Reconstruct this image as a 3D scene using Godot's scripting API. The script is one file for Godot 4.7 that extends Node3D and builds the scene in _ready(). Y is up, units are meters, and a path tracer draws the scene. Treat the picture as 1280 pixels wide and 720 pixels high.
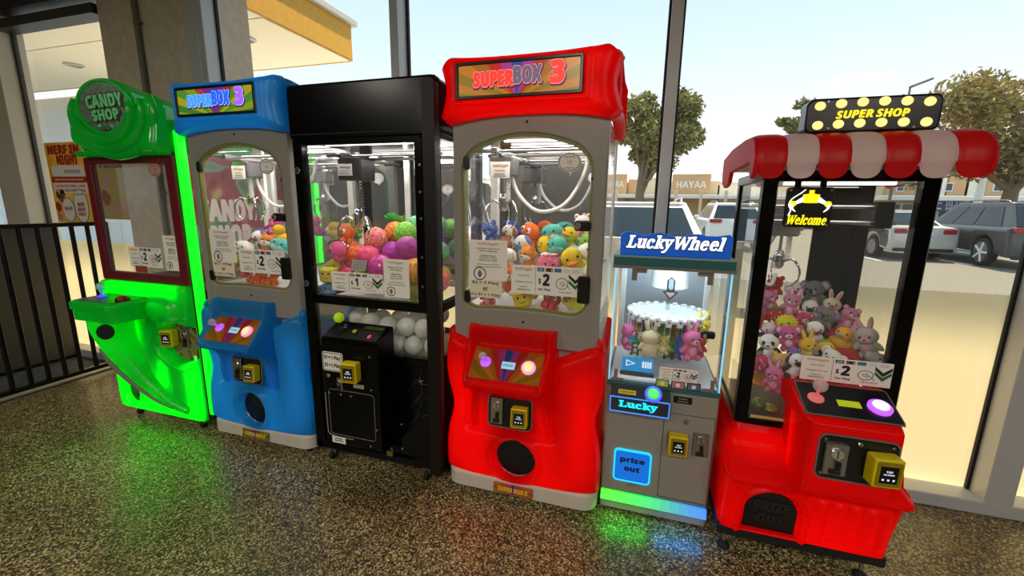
extends Node3D
# Claw machines in front of a shop window. World: x along the window wall, -z out through the window, y up, metres.
const EYE := 1.45
const FOCAL := 530.0          # pixels of a 1280 x 720 frame
var M := {}                   # materials
var cache := {}               # shared meshes
var rng := RandomNumberGenerator.new()
var names := {}

# ---------------------------------------------------------------- mesh builder
class MB:
	var v := PackedVector3Array()
	var uv := PackedVector2Array()
	var idx := PackedInt32Array()
	func quad(a: int, b: int, c: int, d: int) -> void:
		idx.append_array([a, b, c, a, c, d])
	# rows of points of equal length; cu closes each row, cv closes the rows
	func grid(rows: Array, cu := false, cv := false) -> void:
		var b := v.size()
		var nr := rows.size()
		var nc: int = rows[0].size()
		for j in nr:
			for i in nc:
				v.append(rows[j][i])
				uv.append(Vector2(float(i) / maxf(nc - 1, 1), 1.0 - float(j) / maxf(nr - 1, 1)))
		for j in (nr if cv else nr - 1):
			for i in (nc if cu else nc - 1):
				var j2 := (j + 1) % nr
				var i2 := (i + 1) % nc
				quad(b + j * nc + i, b + j * nc + i2, b + j2 * nc + i2, b + j2 * nc + i)
	func face(pts: Array) -> void:
		var b := v.size()
		for k in pts.size():
			v.append(pts[k])
			uv.append([Vector2(0, 1), Vector2(1, 1), Vector2(1, 0), Vector2(0, 0)][k % 4])
		for k in range(1, pts.size() - 1):
			idx.append_array([b, b + k, b + k + 1])
	func cap(poly: PackedVector2Array, z: float, box: Rect2, up: bool) -> void:
		var t := Geometry2D.triangulate_polygon(poly)
		var b := v.size()
		for p in poly:
			v.append(Vector3(p.x, p.y, z))
			uv.append(Vector2((p.x - box.position.x) / maxf(box.size.x, 1e-6), 1.0 - (p.y - box.position.y) / maxf(box.size.y, 1e-6)))
		for k in range(0, t.size(), 3):
			var p0 := poly[t[k]]
			var p1 := poly[t[k + 1]]
			var p2 := poly[t[k + 2]]
			var ccw := (p1 - p0).cross(p2 - p0) > 0
			if ccw == up:
				idx.append_array([b + t[k], b + t[k + 1], b + t[k + 2]])
			else:
				idx.append_array([b + t[k], b + t[k + 2], b + t[k + 1]])
	func add(o: MB, x := Transform3D()) -> void:
		var b := v.size()
		for p in o.v:
			v.append(x * p)
		uv.append_array(o.uv)
		for i in o.idx:
			idx.append(i + b)
	# counter-clockwise winding here; Godot's clockwise comes at the end. ref: a direction the surface looks towards, ZERO for closed shapes
	func done(ref := Vector3.ZERO, flat := false) -> ArrayMesh:
		var n := PackedVector3Array()
		n.resize(v.size())
		var sum := 0.0
		for k in range(0, idx.size(), 3):
			var a := v[idx[k]]
			var fn := (v[idx[k + 1]] - a).cross(v[idx[k + 2]] - a)
			if ref == Vector3.ZERO:
				sum += fn.dot(a + v[idx[k + 1]] + v[idx[k + 2]])
			else:
				sum += fn.dot(ref)
			for m in 3:
				n[idx[k + m]] += fn
		var flip := sum < 0
		for k in n.size():
			n[k] = n[k].normalized() * (-1.0 if flip else 1.0)
		if not flip:
			for k in range(0, idx.size(), 3):
				var s := idx[k + 1]
				idx[k + 1] = idx[k + 2]
				idx[k + 2] = s
		var out := ArrayMesh.new()
		var a := []
		a.resize(Mesh.ARRAY_MAX)
		a[Mesh.ARRAY_VERTEX] = v
		a[Mesh.ARRAY_NORMAL] = n
		a[Mesh.ARRAY_TEX_UV] = uv
		a[Mesh.ARRAY_INDEX] = idx
		out.add_surface_from_arrays(Mesh.PRIMITIVE_TRIANGLES, a)
		return out

func ss(a: float, b: float, x: float) -> float:
	return smoothstep(a, b, x)

func key(k: String, make: Callable) -> Mesh:
	if not cache.has(k):
		cache[k] = make.call()
	return cache[k]

# ---- boxes with chamfered edges
func mb_box(s: Vector3, c: float) -> MB:
	var m := MB.new()
	var h := s / 2
	c = minf(c, minf(h.x, minf(h.y, h.z)) * 0.9)
	for ax in 3:
		for sg in [-1.0, 1.0]:
			var u := (ax + 1) % 3
			var w := (ax + 2) % 3
			var q := []
			for e in [[-1, -1], [1, -1], [1, 1], [-1, 1]]:
				var p := Vector3()
				p[ax] = sg * h[ax]
				p[u] = e[0] * (h[u] - c)
				p[w] = e[1] * (h[w] - c)
				q.append(p)
			if sg < 0:
				q.reverse()
			m.face(q)
	if c > 0:
		for ax in 3:
			var u := (ax + 1) % 3
			var w := (ax + 2) % 3
			for su in [-1.0, 1.0]:
				for sw in [-1.0, 1.0]:
					var q := []
					for e in [[-1, 0], [1, 0], [1, 1], [-1, 1]]:
						var p := Vector3()
						p[ax] = e[0] * (h[ax] - c)
						p[u] = su * (h[u] - (c if e[1] else 0.0))
						p[w] = sw * (h[w] - (0.0 if e[1] else c))
						q.append(p)
					if (q[1] - q[0]).cross(q[2] - q[0]).dot(q[0] + q[2]) < 0:
						q.reverse()
					m.face(q)
		for sx in [-1.0, 1.0]:
			for sy in [-1.0, 1.0]:
				for sz in [-1.0, 1.0]:
					var q := [Vector3(sx * h.x, sy * (h.y - c), sz * (h.z - c)), Vector3(sx * (h.x - c), sy * h.y, sz * (h.z - c)), Vector3(sx * (h.x - c), sy * (h.y - c), sz * h.z)]
					if (q[1] - q[0]).cross(q[2] - q[0]).dot(q[0]) < 0:
						q.reverse()
					m.face(q)
	return m

func box(s: Vector3, c := 0.004) -> Mesh:
	return key("box%s%s" % [s, c], func(): return mb_box(s, c).done())

# ---- turned shapes: profile of (radius, y)
func mb_lathe(prof: Array, seg := 20) -> MB:
	var m := MB.new()
	var rows := []
	for p in prof:
		var row := PackedVector3Array()
		for i in seg:
			var a := TAU * i / seg
			row.append(Vector3(p.x * cos(a), p.y, p.x * sin(a)))
		rows.append(row)
	m.grid(rows, true)
	return m

func lathe(prof: Array, seg := 20) -> Mesh:
	return key("lathe%s%d" % [prof, seg], func(): return mb_lathe(prof, seg).done())

func cyl_prof(r: float, h: float, c := 0.003, r2 := -1.0) -> Array:
	var t := r if r2 < 0 else r2
	return [Vector2(0.0001, 0), Vector2(r - c, 0), Vector2(r - c, 0), Vector2(r, c), Vector2(r, c), Vector2(t, h - c), Vector2(t, h - c), Vector2(t - c, h), Vector2(t - c, h), Vector2(0.0001, h)]

func cyl(r: float, h: float, c := 0.003, seg := 20, r2 := -1.0) -> Mesh:
	return lathe(cyl_prof(r, h, c, r2), seg)

func ball(seg := 18, rings := 12) -> Mesh:
	return key("ball%d" % seg, func():
		var p := []
		for j in rings + 1:
			var a := -PI / 2 + PI * j / rings
			p.append(Vector2(maxf(cos(a), 0.0001), sin(a)))
		return mb_lathe(p, seg).done())

# ---- swept tubes; r is a number or an array of radii
func mb_tube(pts: Array, r, seg := 8, squash := 1.0) -> MB:
	var m := MB.new()
	var rows := []
	var side := Vector3.ZERO
	for k in pts.size():
		var t: Vector3 = (pts[mini(k + 1, pts.size() - 1)] - pts[maxi(k - 1, 0)]).normalized()
		if side == Vector3.ZERO:
			side = t.cross(Vector3.UP if absf(t.y) < 0.9 else Vector3.RIGHT).normalized()
		side = (side - t * side.dot(t)).normalized()
		var up := side.cross(t)
		var rr: float = r[k] if r is Array else r
		var row := PackedVector3Array()
		for i in seg:
			var a := TAU * i / seg
			row.append(pts[k] + (side * cos(a) + up * sin(a) * squash) * rr)
		if k == 0:
			var tip := PackedVector3Array()
			tip.resize(seg)
			tip.fill(pts[0])
			rows.append(tip)
			rows.append(row)
		rows.append(row)
		if k == pts.size() - 1:
			rows.append(row)
			var tip2 := PackedVector3Array()
			tip2.resize(seg)
			tip2.fill(pts[k])
			rows.append(tip2)
	m.grid(rows, true)
	return m

func tube(pts: Array, r, seg := 8) -> Mesh:
	return mb_tube(pts, r, seg).done()

func curve(pts: Array, n := 24) -> Array:
	var out := []
	var k := pts.size()
	for i in n + 1:
		var t := float(i) / n * (k - 1)
		var a := mini(int(t), k - 2)
		var f := t - a
		out.append(pts[a].cubic_interpolate(pts[a + 1], pts[maxi(a - 1, 0)], pts[mini(a + 2, k - 1)], f))
	return out

# ---- outlines
func rrect(w: float, h: float, r: float, seg := 5, at := Vector2.ZERO) -> PackedVector2Array:
	var o := PackedVector2Array()
	r = minf(r, minf(w, h) / 2 - 1e-4)
	for c in [[1, -1, -PI / 2], [1, 1, 0.0], [-1, 1, PI / 2], [-1, -1, PI]]:
		for i in seg + 1:
			var a: float = c[2] + PI / 2 * i / seg
			o.append(at + Vector2(c[0] * (w / 2 - r) + r * cos(a), c[1] * (h / 2 - r) + r * sin(a)))
	return o

func disc(r: float, seg := 28, at := Vector2.ZERO, ry := -1.0) -> PackedVector2Array:
	var o := PackedVector2Array()
	for i in seg:
		o.append(at + Vector2(r * cos(TAU * i / seg), (r if ry < 0 else ry) * sin(TAU * i / seg)))
	return o

func smooth_loop(pts: Array, n := 6) -> PackedVector2Array:
	var o := PackedVector2Array()
	var k := pts.size()
	for i in k:
		for j in n:
			o.append(pts[i].cubic_interpolate(pts[(i + 1) % k], pts[(i + k - 1) % k], pts[(i + 2) % k], float(j) / n))
	return o

# ---- extrusion of an outline (counter-clockwise) along z from z0 to z1 with a rounded front edge
func mb_extrude(poly: PackedVector2Array, z0: float, z1: float, bev := 0.0, steps := 3, back := true) -> MB:
	var m := MB.new()
	if Geometry2D.is_polygon_clockwise(poly):
		poly = poly.duplicate()
		poly.reverse()
	var n := poly.size()
	var nor := PackedVector2Array()
	var dup := []
	for i in n:
		var a := (poly[i] - poly[(i + n - 1) % n]).normalized()
		var b := (poly[(i + 1) % n] - poly[i]).normalized()
		var na := Vector2(a.y, -a.x)
		var nb := Vector2(b.y, -b.x)
		var bis := (na + nb).normalized()
		nor.append(bis / maxf(bis.dot(na), 0.4))
		dup.append(a.dot(b) < 0.8)
	var rings := [[0.0, z0], [0.0, z1 - bev]]
	if bev > 0:
		rings.append([0.0, z1 - bev])
		for s in steps:
			var a := PI / 2 * (s + 1) / steps
			rings.append([bev * (1 - cos(a)), z1 - bev + bev * sin(a)])
	var rows := []
	for g in rings:
		var row := PackedVector3Array()
		for i in n:
			var p: Vector2 = poly[i] - nor[i] * g[0]
			row.append(Vector3(p.x, p.y, g[1]))
			if dup[i]:
				row.append(Vector3(p.x, p.y, g[1]))
		rows.append(row)
	m.grid(rows, true)
	var bb := Rect2(poly[0], Vector2.ZERO)
	for p in poly:
		bb = bb.expand(p)
	var front := PackedVector2Array()
	for i in n:
		front.append(poly[i] - nor[i] * bev)
	m.cap(front, z1, bb, true)
	if back:
		m.cap(poly, z0, bb, false)
	return m

func extrude(poly: PackedVector2Array, z0: float, z1: float, bev := 0.0, steps := 3) -> Mesh:
	return mb_extrude(poly, z0, z1, bev, steps).done()

# ---- a ring between two loops of the same number of points
func mb_frame(outer: PackedVector2Array, inner: PackedVector2Array, z0: float, z1: float, bev := 0.0) -> MB:
	var m := MB.new()
	var r := []
	var lay := [[0.0, z0], [0.0, z1 - bev], [0.0, z1 - bev], [bev, z1], [bev, z1], [1.0 - bev, z1], [1.0 - bev, z1], [1.0, z1 - bev], [1.0, z1 - bev], [1.0, z0], [1.0, z0], [0.0, z0]]
	for l in lay:
		var row := PackedVector3Array()
		for i in outer.size():
			var d := inner[i] - outer[i]
			var len := d.length()
			var t: float = l[0]
			if t == bev and bev > 0:
				t = minf(bev / maxf(len, 1e-5), 0.4)
			elif t == 1.0 - bev and bev > 0:
				t = 1.0 - minf(bev / maxf(len, 1e-5), 0.4)
			var p := outer[i] + d * t
			row.append(Vector3(p.x, p.y, l[1]))
		r.append(row)
	m.grid(r, true)
	return m

# the point of a rectangle's edge behind each point of an inner loop, as seen from c
func rect_around(inner: PackedVector2Array, x0: float, y0: float, x1: float, y1: float) -> PackedVector2Array:
	var c := Vector2((x0 + x1) / 2, (y0 + y1) / 2)
	var o := PackedVector2Array()
	for p in inner:
		var d := p - c
		var t := minf((x1 - c.x) / maxf(absf(d.x), 1e-6), (y1 - c.y) / maxf(absf(d.y), 1e-6))
		o.append(c + d * t)
	for cr in [Vector2(x0, y0), Vector2(x1, y0), Vector2(x1, y1), Vector2(x0, y1)]:
		var best := 0
		for i in o.size():
			if o[i].distance_to(cr) < o[best].distance_to(cr):
				best = i
		o[best] = cr
	return o

# ---- moulded surface: f(u, v) -> Vector3
func patch(nu: int, nv: int, f: Callable, ref := Vector3.BACK) -> Mesh:
	var m := MB.new()
	var rows := []
	for j in nv + 1:
		var row := PackedVector3Array()
		for i in nu + 1:
			row.append(f.call(float(i) / nu, float(j) / nv))
		rows.append(row)
	m.grid(rows)
	return m.done(ref)

# ---- lettering, made bold by overlaying shifted copies
func lettering(s: String, font := "Droid Sans", bold := 0.0, slant := 0.0, depth := 0.02, weight := 700, arc := 0.0) -> Array:
	var k := "txt%s%s%s%s%s%s%s" % [s, font, bold, slant, depth, weight, arc]
	if not cache.has(k):
		var f := SystemFont.new()
		f.font_names = PackedStringArray([font])
		f.font_weight = weight
		var t := TextMesh.new()
		t.text = s
		t.font = f
		t.font_size = 32
		t.pixel_size = 1.0 / 32
		t.depth = depth
		t.curve_step = 2.0
		var m := MB.new()
		var src := t.get_mesh_arrays()
		var one := MB.new()
		one.v = src[Mesh.ARRAY_VERTEX]
		one.idx = src[Mesh.ARRAY_INDEX] if src[Mesh.ARRAY_INDEX] != null else PackedInt32Array(range(one.v.size()))
		one.uv.resize(one.v.size())
		var shear := Transform3D(Basis(Vector3(1, 0, 0), Vector3(slant, 1, 0), Vector3(0, 0, 1)), Vector3.ZERO)
		if bold > 0:
			for q in 6:
				m.add(one, shear.translated(Vector3(cos(TAU * q / 6) * bold, sin(TAU * q / 6) * bold, q * 0.02)))
		else:
			m.add(one, shear)
		if arc != 0:
			for i in m.v.size():
				m.v[i].y += arc * m.v[i].x * m.v[i].x
		var lo := m.v[0]
		var hi := m.v[0]
		for p in m.v:
			lo = lo.min(p)
			hi = hi.max(p)
		for i in m.v.size():
			m.v[i] -= (lo + hi) / 2
		var nn := PackedVector3Array()
		nn.resize(m.v.size())
		for i in range(0, m.idx.size(), 3):
			var fn := (m.v[m.idx[i + 2]] - m.v[m.idx[i]]).cross(m.v[m.idx[i + 1]] - m.v[m.idx[i]])
			for q in 3:
				nn[m.idx[i + q]] += fn
		for i in nn.size():
			nn[i] = nn[i].normalized()
		var a := []
		a.resize(Mesh.ARRAY_MAX)
		a[Mesh.ARRAY_VERTEX] = m.v
		a[Mesh.ARRAY_NORMAL] = nn
		a[Mesh.ARRAY_INDEX] = m.idx
		var am := ArrayMesh.new()
		am.add_surface_from_arrays(Mesh.PRIMITIVE_TRIANGLES, a)
		cache[k] = [am, hi - lo]
	return cache[k]

# lettering fitted into w x h (h 0 keeps the shape), lying in the xy plane of at
func words(parent: Node3D, s: String, at: Transform3D, w: float, h: float, m: Material, opt := {}) -> MeshInstance3D:
	var l := lettering(s, opt.get("font", "Droid Sans"), opt.get("bold", 0.0), opt.get("slant", 0.0), opt.get("depth", 0.04), opt.get("weight", 700), opt.get("arc", 0.0))
	var size: Vector3 = l[1]
	var sx := w / size.x
	var sy := h / size.y if h > 0 else sx
	return part(parent, opt.get("name", "lettering"), l[0], m, at * Transform3D(Basis.from_scale(Vector3(sx, sy, opt.get("thick", minf(sx, sy)))), Vector3.ZERO))

# ---------------------------------------------------------------- nodes
func numbered(called: String) -> String:
	names[called] = names.get(called, -1) + 1
	return called if names[called] == 0 else "%s_%03d" % [called, names[called]]

func part(parent: Node, called: String, mesh: Mesh, m: Material, at := Transform3D()) -> MeshInstance3D:
	var o := MeshInstance3D.new()
	o.name = called
	o.mesh = mesh
	o.material_override = m
	o.transform = at
	parent.add_child(o, true)
	return o

func pt(x: float, y: float, z: float) -> Transform3D:
	return Transform3D(Basis(), Vector3(x, y, z))

func rot(x: float, y: float, z: float, rx := 0.0, ry := 0.0, rz := 0.0) -> Transform3D:
	return Transform3D(Basis.from_euler(Vector3(deg_to_rad(rx), deg_to_rad(ry), deg_to_rad(rz))), Vector3(x, y, z))

func sc(x: float, y: float, z: float, s: Vector3, b := Basis()) -> Transform3D:
	return Transform3D(b * Basis.from_scale(s), Vector3(x, y, z))

func tag(o: Node3D, label: String, category: String, group := "", kind := "") -> Node3D:
	if label: o.set_meta("label", label)
	if category: o.set_meta("category", category)
	if group: o.set_meta("group", group)
	if kind: o.set_meta("kind", kind)
	return o

func thing(called: String, at: Vector3, label: String, category: String, group := "", turn := 0.0) -> Node3D:
	var o := Node3D.new()
	o.name = numbered(called)
	add_child(o)
	o.position = at
	o.rotation.y = turn
	tag(o, label, category, group)
	return o

func structure(called: String, label: String) -> Node3D:
	var o := Node3D.new()
	o.name = called
	add_child(o)
	tag(o, label, called.get_slice("_", 0), "", "structure")
	return o

func omni(parent: Node3D, at: Vector3, c: Color, e: float, size := 0.03, reach := 6.0) -> void:
	var l := OmniLight3D.new()
	l.name = "lamp_light"
	l.light_color = c
	l.light_energy = e
	l.light_size = size
	l.omni_range = reach
	l.omni_attenuation = 2.0
	l.shadow_enabled = true
	parent.add_child(l, true)
	l.position = at

func area(parent: Node3D, at: Transform3D, size: Vector2, c: Color, e: float, reach := 8.0) -> void:
	var l := AreaLight3D.new()
	l.name = "panel_light"
	l.light_color = c
	l.light_energy = e
	l.area_size = size
	l.area_range = reach
	l.area_normalize_energy = true
	l.shadow_enabled = true
	parent.add_child(l, true)
	l.transform = at

# ---------------------------------------------------------------- where a pixel of the photograph looks
func cam_basis() -> Basis:
	return Basis(Vector3.UP, deg_to_rad(17.0)) * Basis(Vector3.RIGHT, -atan(FOCAL / 2690.0)) * Basis(Vector3.BACK, atan(40.0 / 2690.0))

func ray(px: float, py: float) -> Vector3:
	return cam_basis() * Vector3((px - 640) / FOCAL, (360 - py) / FOCAL, -1.0)

# the point of the plane z = -n that pixel shows
func at_depth(px: float, py: float, n: float) -> Vector3:
	var d := ray(px, py)
	return Vector3(0, EYE, 0) + d * (-n / d.z)

# the point at height h that pixel shows
func at_height(px: float, py: float, h := 0.0) -> Vector3:
	var d := ray(px, py)
	return Vector3(0, EYE, 0) + d * ((h - EYE) / d.y)

# ---------------------------------------------------------------- materials and computed textures
func mat(k: String, c: Color, rough := 0.5, metal := 0.0, opt := {}) -> StandardMaterial3D:
	if M.has(k):
		return M[k]
	var m := StandardMaterial3D.new()
	m.resource_name = k
	m.albedo_color = c
	m.roughness = rough
	m.metallic = metal
	for p in opt:
		m.set(p, opt[p])
	M[k] = m
	return m

func glow(k: String, c: Color, e: float, base := Color(0.5, 0.5, 0.5), rough := 0.35) -> StandardMaterial3D:
	return mat(k, base, rough, 0.0, {"emission_enabled": true, "emission": c, "emission_energy_multiplier": e})

func noise_tex(freq: float, ramp: Array, size := 512, kind := FastNoiseLite.TYPE_SIMPLEX_SMOOTH, sd := 1, octaves := 4, normal := false) -> NoiseTexture2D:
	var n := FastNoiseLite.new()
	n.noise_type = kind
	n.frequency = freq
	n.seed = sd
	n.fractal_octaves = octaves
	var t := NoiseTexture2D.new()
	t.width = size
	t.height = size
	t.seamless = true
	t.noise = n
	t.as_normal_map = normal
	if ramp:
		var g := Gradient.new()
		var offs := PackedFloat32Array()
		var cols := PackedColorArray()
		for r in ramp:
			offs.append(r[0])
			cols.append(r[1])
		g.offsets = offs
		g.colors = cols
		t.color_ramp = g
	return t

func picture(w: int, h: int, f: Callable) -> ImageTexture:
	var im := Image.create(w, h, false, Image.FORMAT_RGB8)
	for y in h:
		for x in w:
			im.set_pixel(x, y, f.call((x + 0.5) / w, (y + 0.5) / h))
	return ImageTexture.create_from_image(im)

# ================================================================ the room
func make_materials() -> void:
	var cell := FastNoiseLite.new()
	cell.noise_type = FastNoiseLite.TYPE_CELLULAR
	cell.cellular_return_type = FastNoiseLite.RETURN_CELL_VALUE
	cell.frequency = 0.16
	cell.seed = 4
	cell.fractal_type = FastNoiseLite.FRACTAL_NONE
	var g := Gradient.new()
	g.offsets = PackedFloat32Array([0.0, 0.25, 0.45, 0.62, 0.8, 0.93, 1.0])
	g.colors = PackedColorArray([Color("2b2526"), Color("4a4136"), Color("6c6146"), Color("928552"), Color("b3a468"), Color("d6ca98"), Color("f4eed6")])
	var fl := NoiseTexture2D.new()
	fl.width = 1024
	fl.height = 1024
	fl.noise = cell
	fl.color_ramp = g
	fl.seamless = true
	fl.seamless_blend_skirt = 0.02
	var blot := noise_tex(0.006, [[0.0, Color(0.72, 0.7, 0.68)], [0.5, Color(0.95, 0.93, 0.9)], [1.0, Color(1, 1, 1)]], 512, FastNoiseLite.TYPE_SIMPLEX_SMOOTH, 9)
	mat("floor", Color(1, 1, 1), 0.37, 0.0, {"albedo_texture": fl, "uv1_triplanar": true, "uv1_world_triplanar": true, "uv1_scale": Vector3(1.0, 1.0, 1.0), "metallic_specular": 0.5,
		"detail_enabled": true, "detail_albedo": blot, "detail_blend_mode": BaseMaterial3D.BLEND_MODE_MUL, "uv2_triplanar": true, "uv2_world_triplanar": true, "uv2_scale": Vector3(0.3, 0.3, 0.3), "detail_uv_layer": BaseMaterial3D.DETAIL_UV_2,
		"roughness_texture": noise_tex(0.02, [[0.0, Color(0.75, 0.75, 0.75)], [1.0, Color(1, 1, 1)]], 512, FastNoiseLite.TYPE_SIMPLEX_SMOOTH, 3)})
	mat("entry_floor", Color("59626e"), 0.7, 0.0, {"albedo_texture": noise_tex(0.03, [[0.0, Color(0.6, 0.6, 0.62)], [1.0, Color(1, 1, 1)]]), "uv1_triplanar": true, "uv1_world_triplanar": true})
	var plaster := noise_tex(0.02, [[0.0, Color(0.9, 0.9, 0.9)], [1.0, Color(1, 1, 1)]], 512, FastNoiseLite.TYPE_SIMPLEX_SMOOTH, 5)
	mat("column", Color("dacebc"), 0.75, 0.0, {"albedo_texture": plaster, "uv1_triplanar": true, "uv1_world_triplanar": true})
	mat("wall", Color("615d56"), 0.8, 0.0, {"albedo_texture": plaster, "uv1_triplanar": true, "uv1_world_triplanar": true})
	mat("ceiling", Color("a9a59c"), 0.85, 0.0, {"albedo_texture": plaster, "uv1_triplanar": true, "uv1_world_triplanar": true})
	mat("pipe", Color("6f6a62"), 0.5)
	mat("alu", Color("c3c7cc"), 0.4, 0.15)
	mat("alu_dark", Color("2c2e31"), 0.4, 0.3)
	mat("post_cream", Color("cfc8b8"), 0.5)
	mat("glass", Color(0.92, 0.97, 0.96, 0.05), 0.02, 0.0, {"transparency": BaseMaterial3D.TRANSPARENCY_ALPHA})
	mat("film", Color(0.93, 0.87, 0.68), 0.55, 0.0, {"backlight_enabled": true, "backlight": Color(1, 0.94, 0.76)})
	mat("fence", Color("0d0e10"), 0.35, 0.2)
	mat("panel_dark", Color("3c3d3d"), 0.6)
	mat("black", Color("0b0b0c"), 0.28)
	mat("black_matt", Color("121213"), 0.6)
	mat("rubber", Color("141414"), 0.75)
	mat("chrome", Color("d8d8da"), 0.12, 1.0)
	mat("steel", Color("a7a7a8"), 0.3, 1.0)
	mat("white", Color("e8e6e1"), 0.4)
	mat("white_gloss", Color("ecebe8"), 0.2)
	mat("paper", Color("efece6"), 0.7)
	mat("ink", Color("1a1a1c"), 0.6)
	mat("ink_grey", Color("6c6a68"), 0.6)
	mat("orange_ink", Color("d07430"), 0.6)
	mat("mirror", Color("c9ccd0"), 0.03, 1.0)
	mat("acrylic", Color(0.95, 0.98, 1.0, 0.04), 0.03, 0.0, {"transparency": BaseMaterial3D.TRANSPARENCY_ALPHA})
	mat("reader", Color("d8c604"), 0.4)
	mat("reader_dark", Color("8d7a0a"), 0.45)
	glow("screen_white", Color(0.9, 0.95, 1.0), 0.9, Color(0.1, 0.1, 0.1))
	glow("led_strip", Color(1.0, 0.98, 0.94), 2.2, Color(0.9, 0.9, 0.9))

func make_room() -> void:
	var f := structure("floor", "speckled brown and olive hard floor with a dull sheen")
	part(f, "slab", box(Vector3(9.33, 0.1, 7.2), 0), M.floor, pt(0.365, -0.05, 1.15))
	part(f, "entry_strip", box(Vector3(2.8, 0.1, 7.2), 0), M.entry_floor, pt(-5.7, -0.052, 1.15))
	var c := structure("ceiling", "plain grey ceiling above the machines")
	part(c, "slab", box(Vector3(12.2, 0.12, 7.4), 0), M.ceiling, pt(-1.0, 3.11, 1.1))
	for w in [["wall_left", Vector3(0.14, 3.3, 7.3), Vector3(-7.07, 1.6, 1.1)], ["wall_right", Vector3(0.14, 3.3, 7.3), Vector3(5.07, 1.6, 1.1)], ["wall_front", Vector3(12.2, 3.3, 0.14), Vector3(-1.0, 1.6, 4.75)]]:
		part(structure(w[0], "plain painted wall of the room behind the viewer"), "surface", box(w[1], 0), M.wall, Transform3D(Basis(), w[2]))
	# window wall: bulkhead, rails and mullions
	var b := structure("wall_back", "aluminium framed window wall behind the machines")
	part(b, "bulkhead", box(Vector3(12.2, 0.9, 0.3), 0), M.wall, pt(-1.0, 3.42, -2.62))
	part(b, "head_rail", box(Vector3(7.9, 0.1, 0.14), 0.004), M.alu, pt(1.05, 2.96, -2.48))
	part(b, "head_rail", box(Vector3(2.95, 0.1, 0.14), 0.004), M.alu_dark, pt(-5.52, 2.99, -2.48))
	part(b, "transom", box(Vector3(2.95, 0.07, 0.14), 0.004), M.alu_dark, pt(-5.52, 2.845, -2.48))
	part(b, "sill_rail", box(Vector3(7.9, 0.07, 0.17), 0.006), M.alu, pt(1.05, 0.035, -2.495))
	part(b, "sill_rail", box(Vector3(2.95, 0.07, 0.17), 0.006), M.alu, pt(-5.52, 0.035, -2.495))
	for x in [-2.995, -1.49, 0.085, 1.72, 3.235, 4.75]:
		part(b, "mullion", box(Vector3(0.11 if x == 1.72 else 0.055, 2.85, 0.14), 0.003), M.alu, pt(x, 1.49, -2.48))
		for s in [-1, 1]:
			part(b, "gasket", box(Vector3(0.014, 2.85, 0.02), 0.0), M.black_matt, pt(x + s * (0.061 if x == 1.72 else 0.034), 1.49, -2.52))
	part(b, "jamb", box(Vector3(0.1, 2.95, 0.14), 0.003), M.alu, pt(-3.075, 1.5, -2.48))
	part(b, "post", box(Vector3(0.33, 2.95, 0.2), 0.004), M.post_cream, pt(-5.435, 1.5, -2.5))
	part(b, "gasket", box(Vector3(0.02, 2.9, 0.03), 0.0), M.black_matt, pt(-5.26, 1.5, -2.53))
	part(b, "gasket", box(Vector3(0.02, 2.9, 0.03), 0.0), M.black_matt, pt(-5.61, 1.5, -2.53))
	var col := structure("column_corner", "grey brown rendered column beside the window")
	part(col, "shaft", box(Vector3(0.92, 3.1, 0.5), 0.012), M.column, pt(-3.58, 1.55, -2.69))
	var pipe := thing("conduit_pipe", Vector3(-3.6, 0, -2.415), "thin grey conduit pipe running up the rendered column", "pipe")
	part(pipe, "tube", cyl(0.018, 3.04, 0.002, 12), M.pipe)
	for y in [0.4, 1.5, 2.05, 2.7]:
		part(pipe, "clip", box(Vector3(0.07, 0.022, 0.028), 0.004), M.pipe, pt(0, y, -0.008))
	# panes
	var k := 1
	for w in [[-2.96, -1.52], [-1.46, 0.055], [0.115, 1.655], [1.785, 3.2], [3.27, 4.72], [-5.25, -4.05], [-6.95, -5.62]]:
		var win := structure("window_%d" % k, "clear window pane with frosted film over its lower part")
		k += 1
		var wd: float = w[1] - w[0]
		var cx: float = (w[0] + w[1]) / 2
		part(win, "glass_pane", key("pane%s" % wd, func():
			var m := MB.new()
			m.face([Vector3(-wd / 2, 0, 0), Vector3(wd / 2, 0, 0), Vector3(wd / 2, 2.85, 0), Vector3(-wd / 2, 2.85, 0)])
			return m.done(Vector3.BACK)), M.glass, pt(cx, 0.07, -2.52))
		part(win, "frosted_film", key("film%s" % wd, func():
			var m := MB.new()
			m.face([Vector3(-wd / 2, 0, 0), Vector3(wd / 2, 0, 0), Vector3(wd / 2, 1.0, 0), Vector3(-wd / 2, 1.0, 0)])
			return m.done(Vector3.BACK)), M.film, pt(cx, 0.07, -2.526))
	# ceiling lights behind the viewer
	for p in [[-3.4, 1.6], [-0.6, 1.6], [2.4, 1.6], [-3.4, 3.6], [-0.6, 3.6], [2.4, 3.6]]:
		var l := thing("ceiling_light", Vector3(p[0], 3.05, p[1]), "recessed white ceiling light panel", "ceiling light", "ceiling light panels")
		part(l, "frame", mb_frame(rrect(0.64, 0.64, 0.01, 2), rrect(0.56, 0.56, 0.01, 2), 0.0, 0.02).done(), M.white, rot(0, 0, 0, 90))
		part(l, "light_diffuser", box(Vector3(0.56, 0.012, 0.56), 0.0), glow("ceiling_glow", Color(1.0, 0.96, 0.9), 1.6, Color(0.8, 0.8, 0.8)), pt(0, -0.004, 0))
		area(l, rot(0, -0.025, 0, -90), Vector2(0.56, 0.56), Color(1.0, 0.965, 0.91), 4.3, 12)

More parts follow.
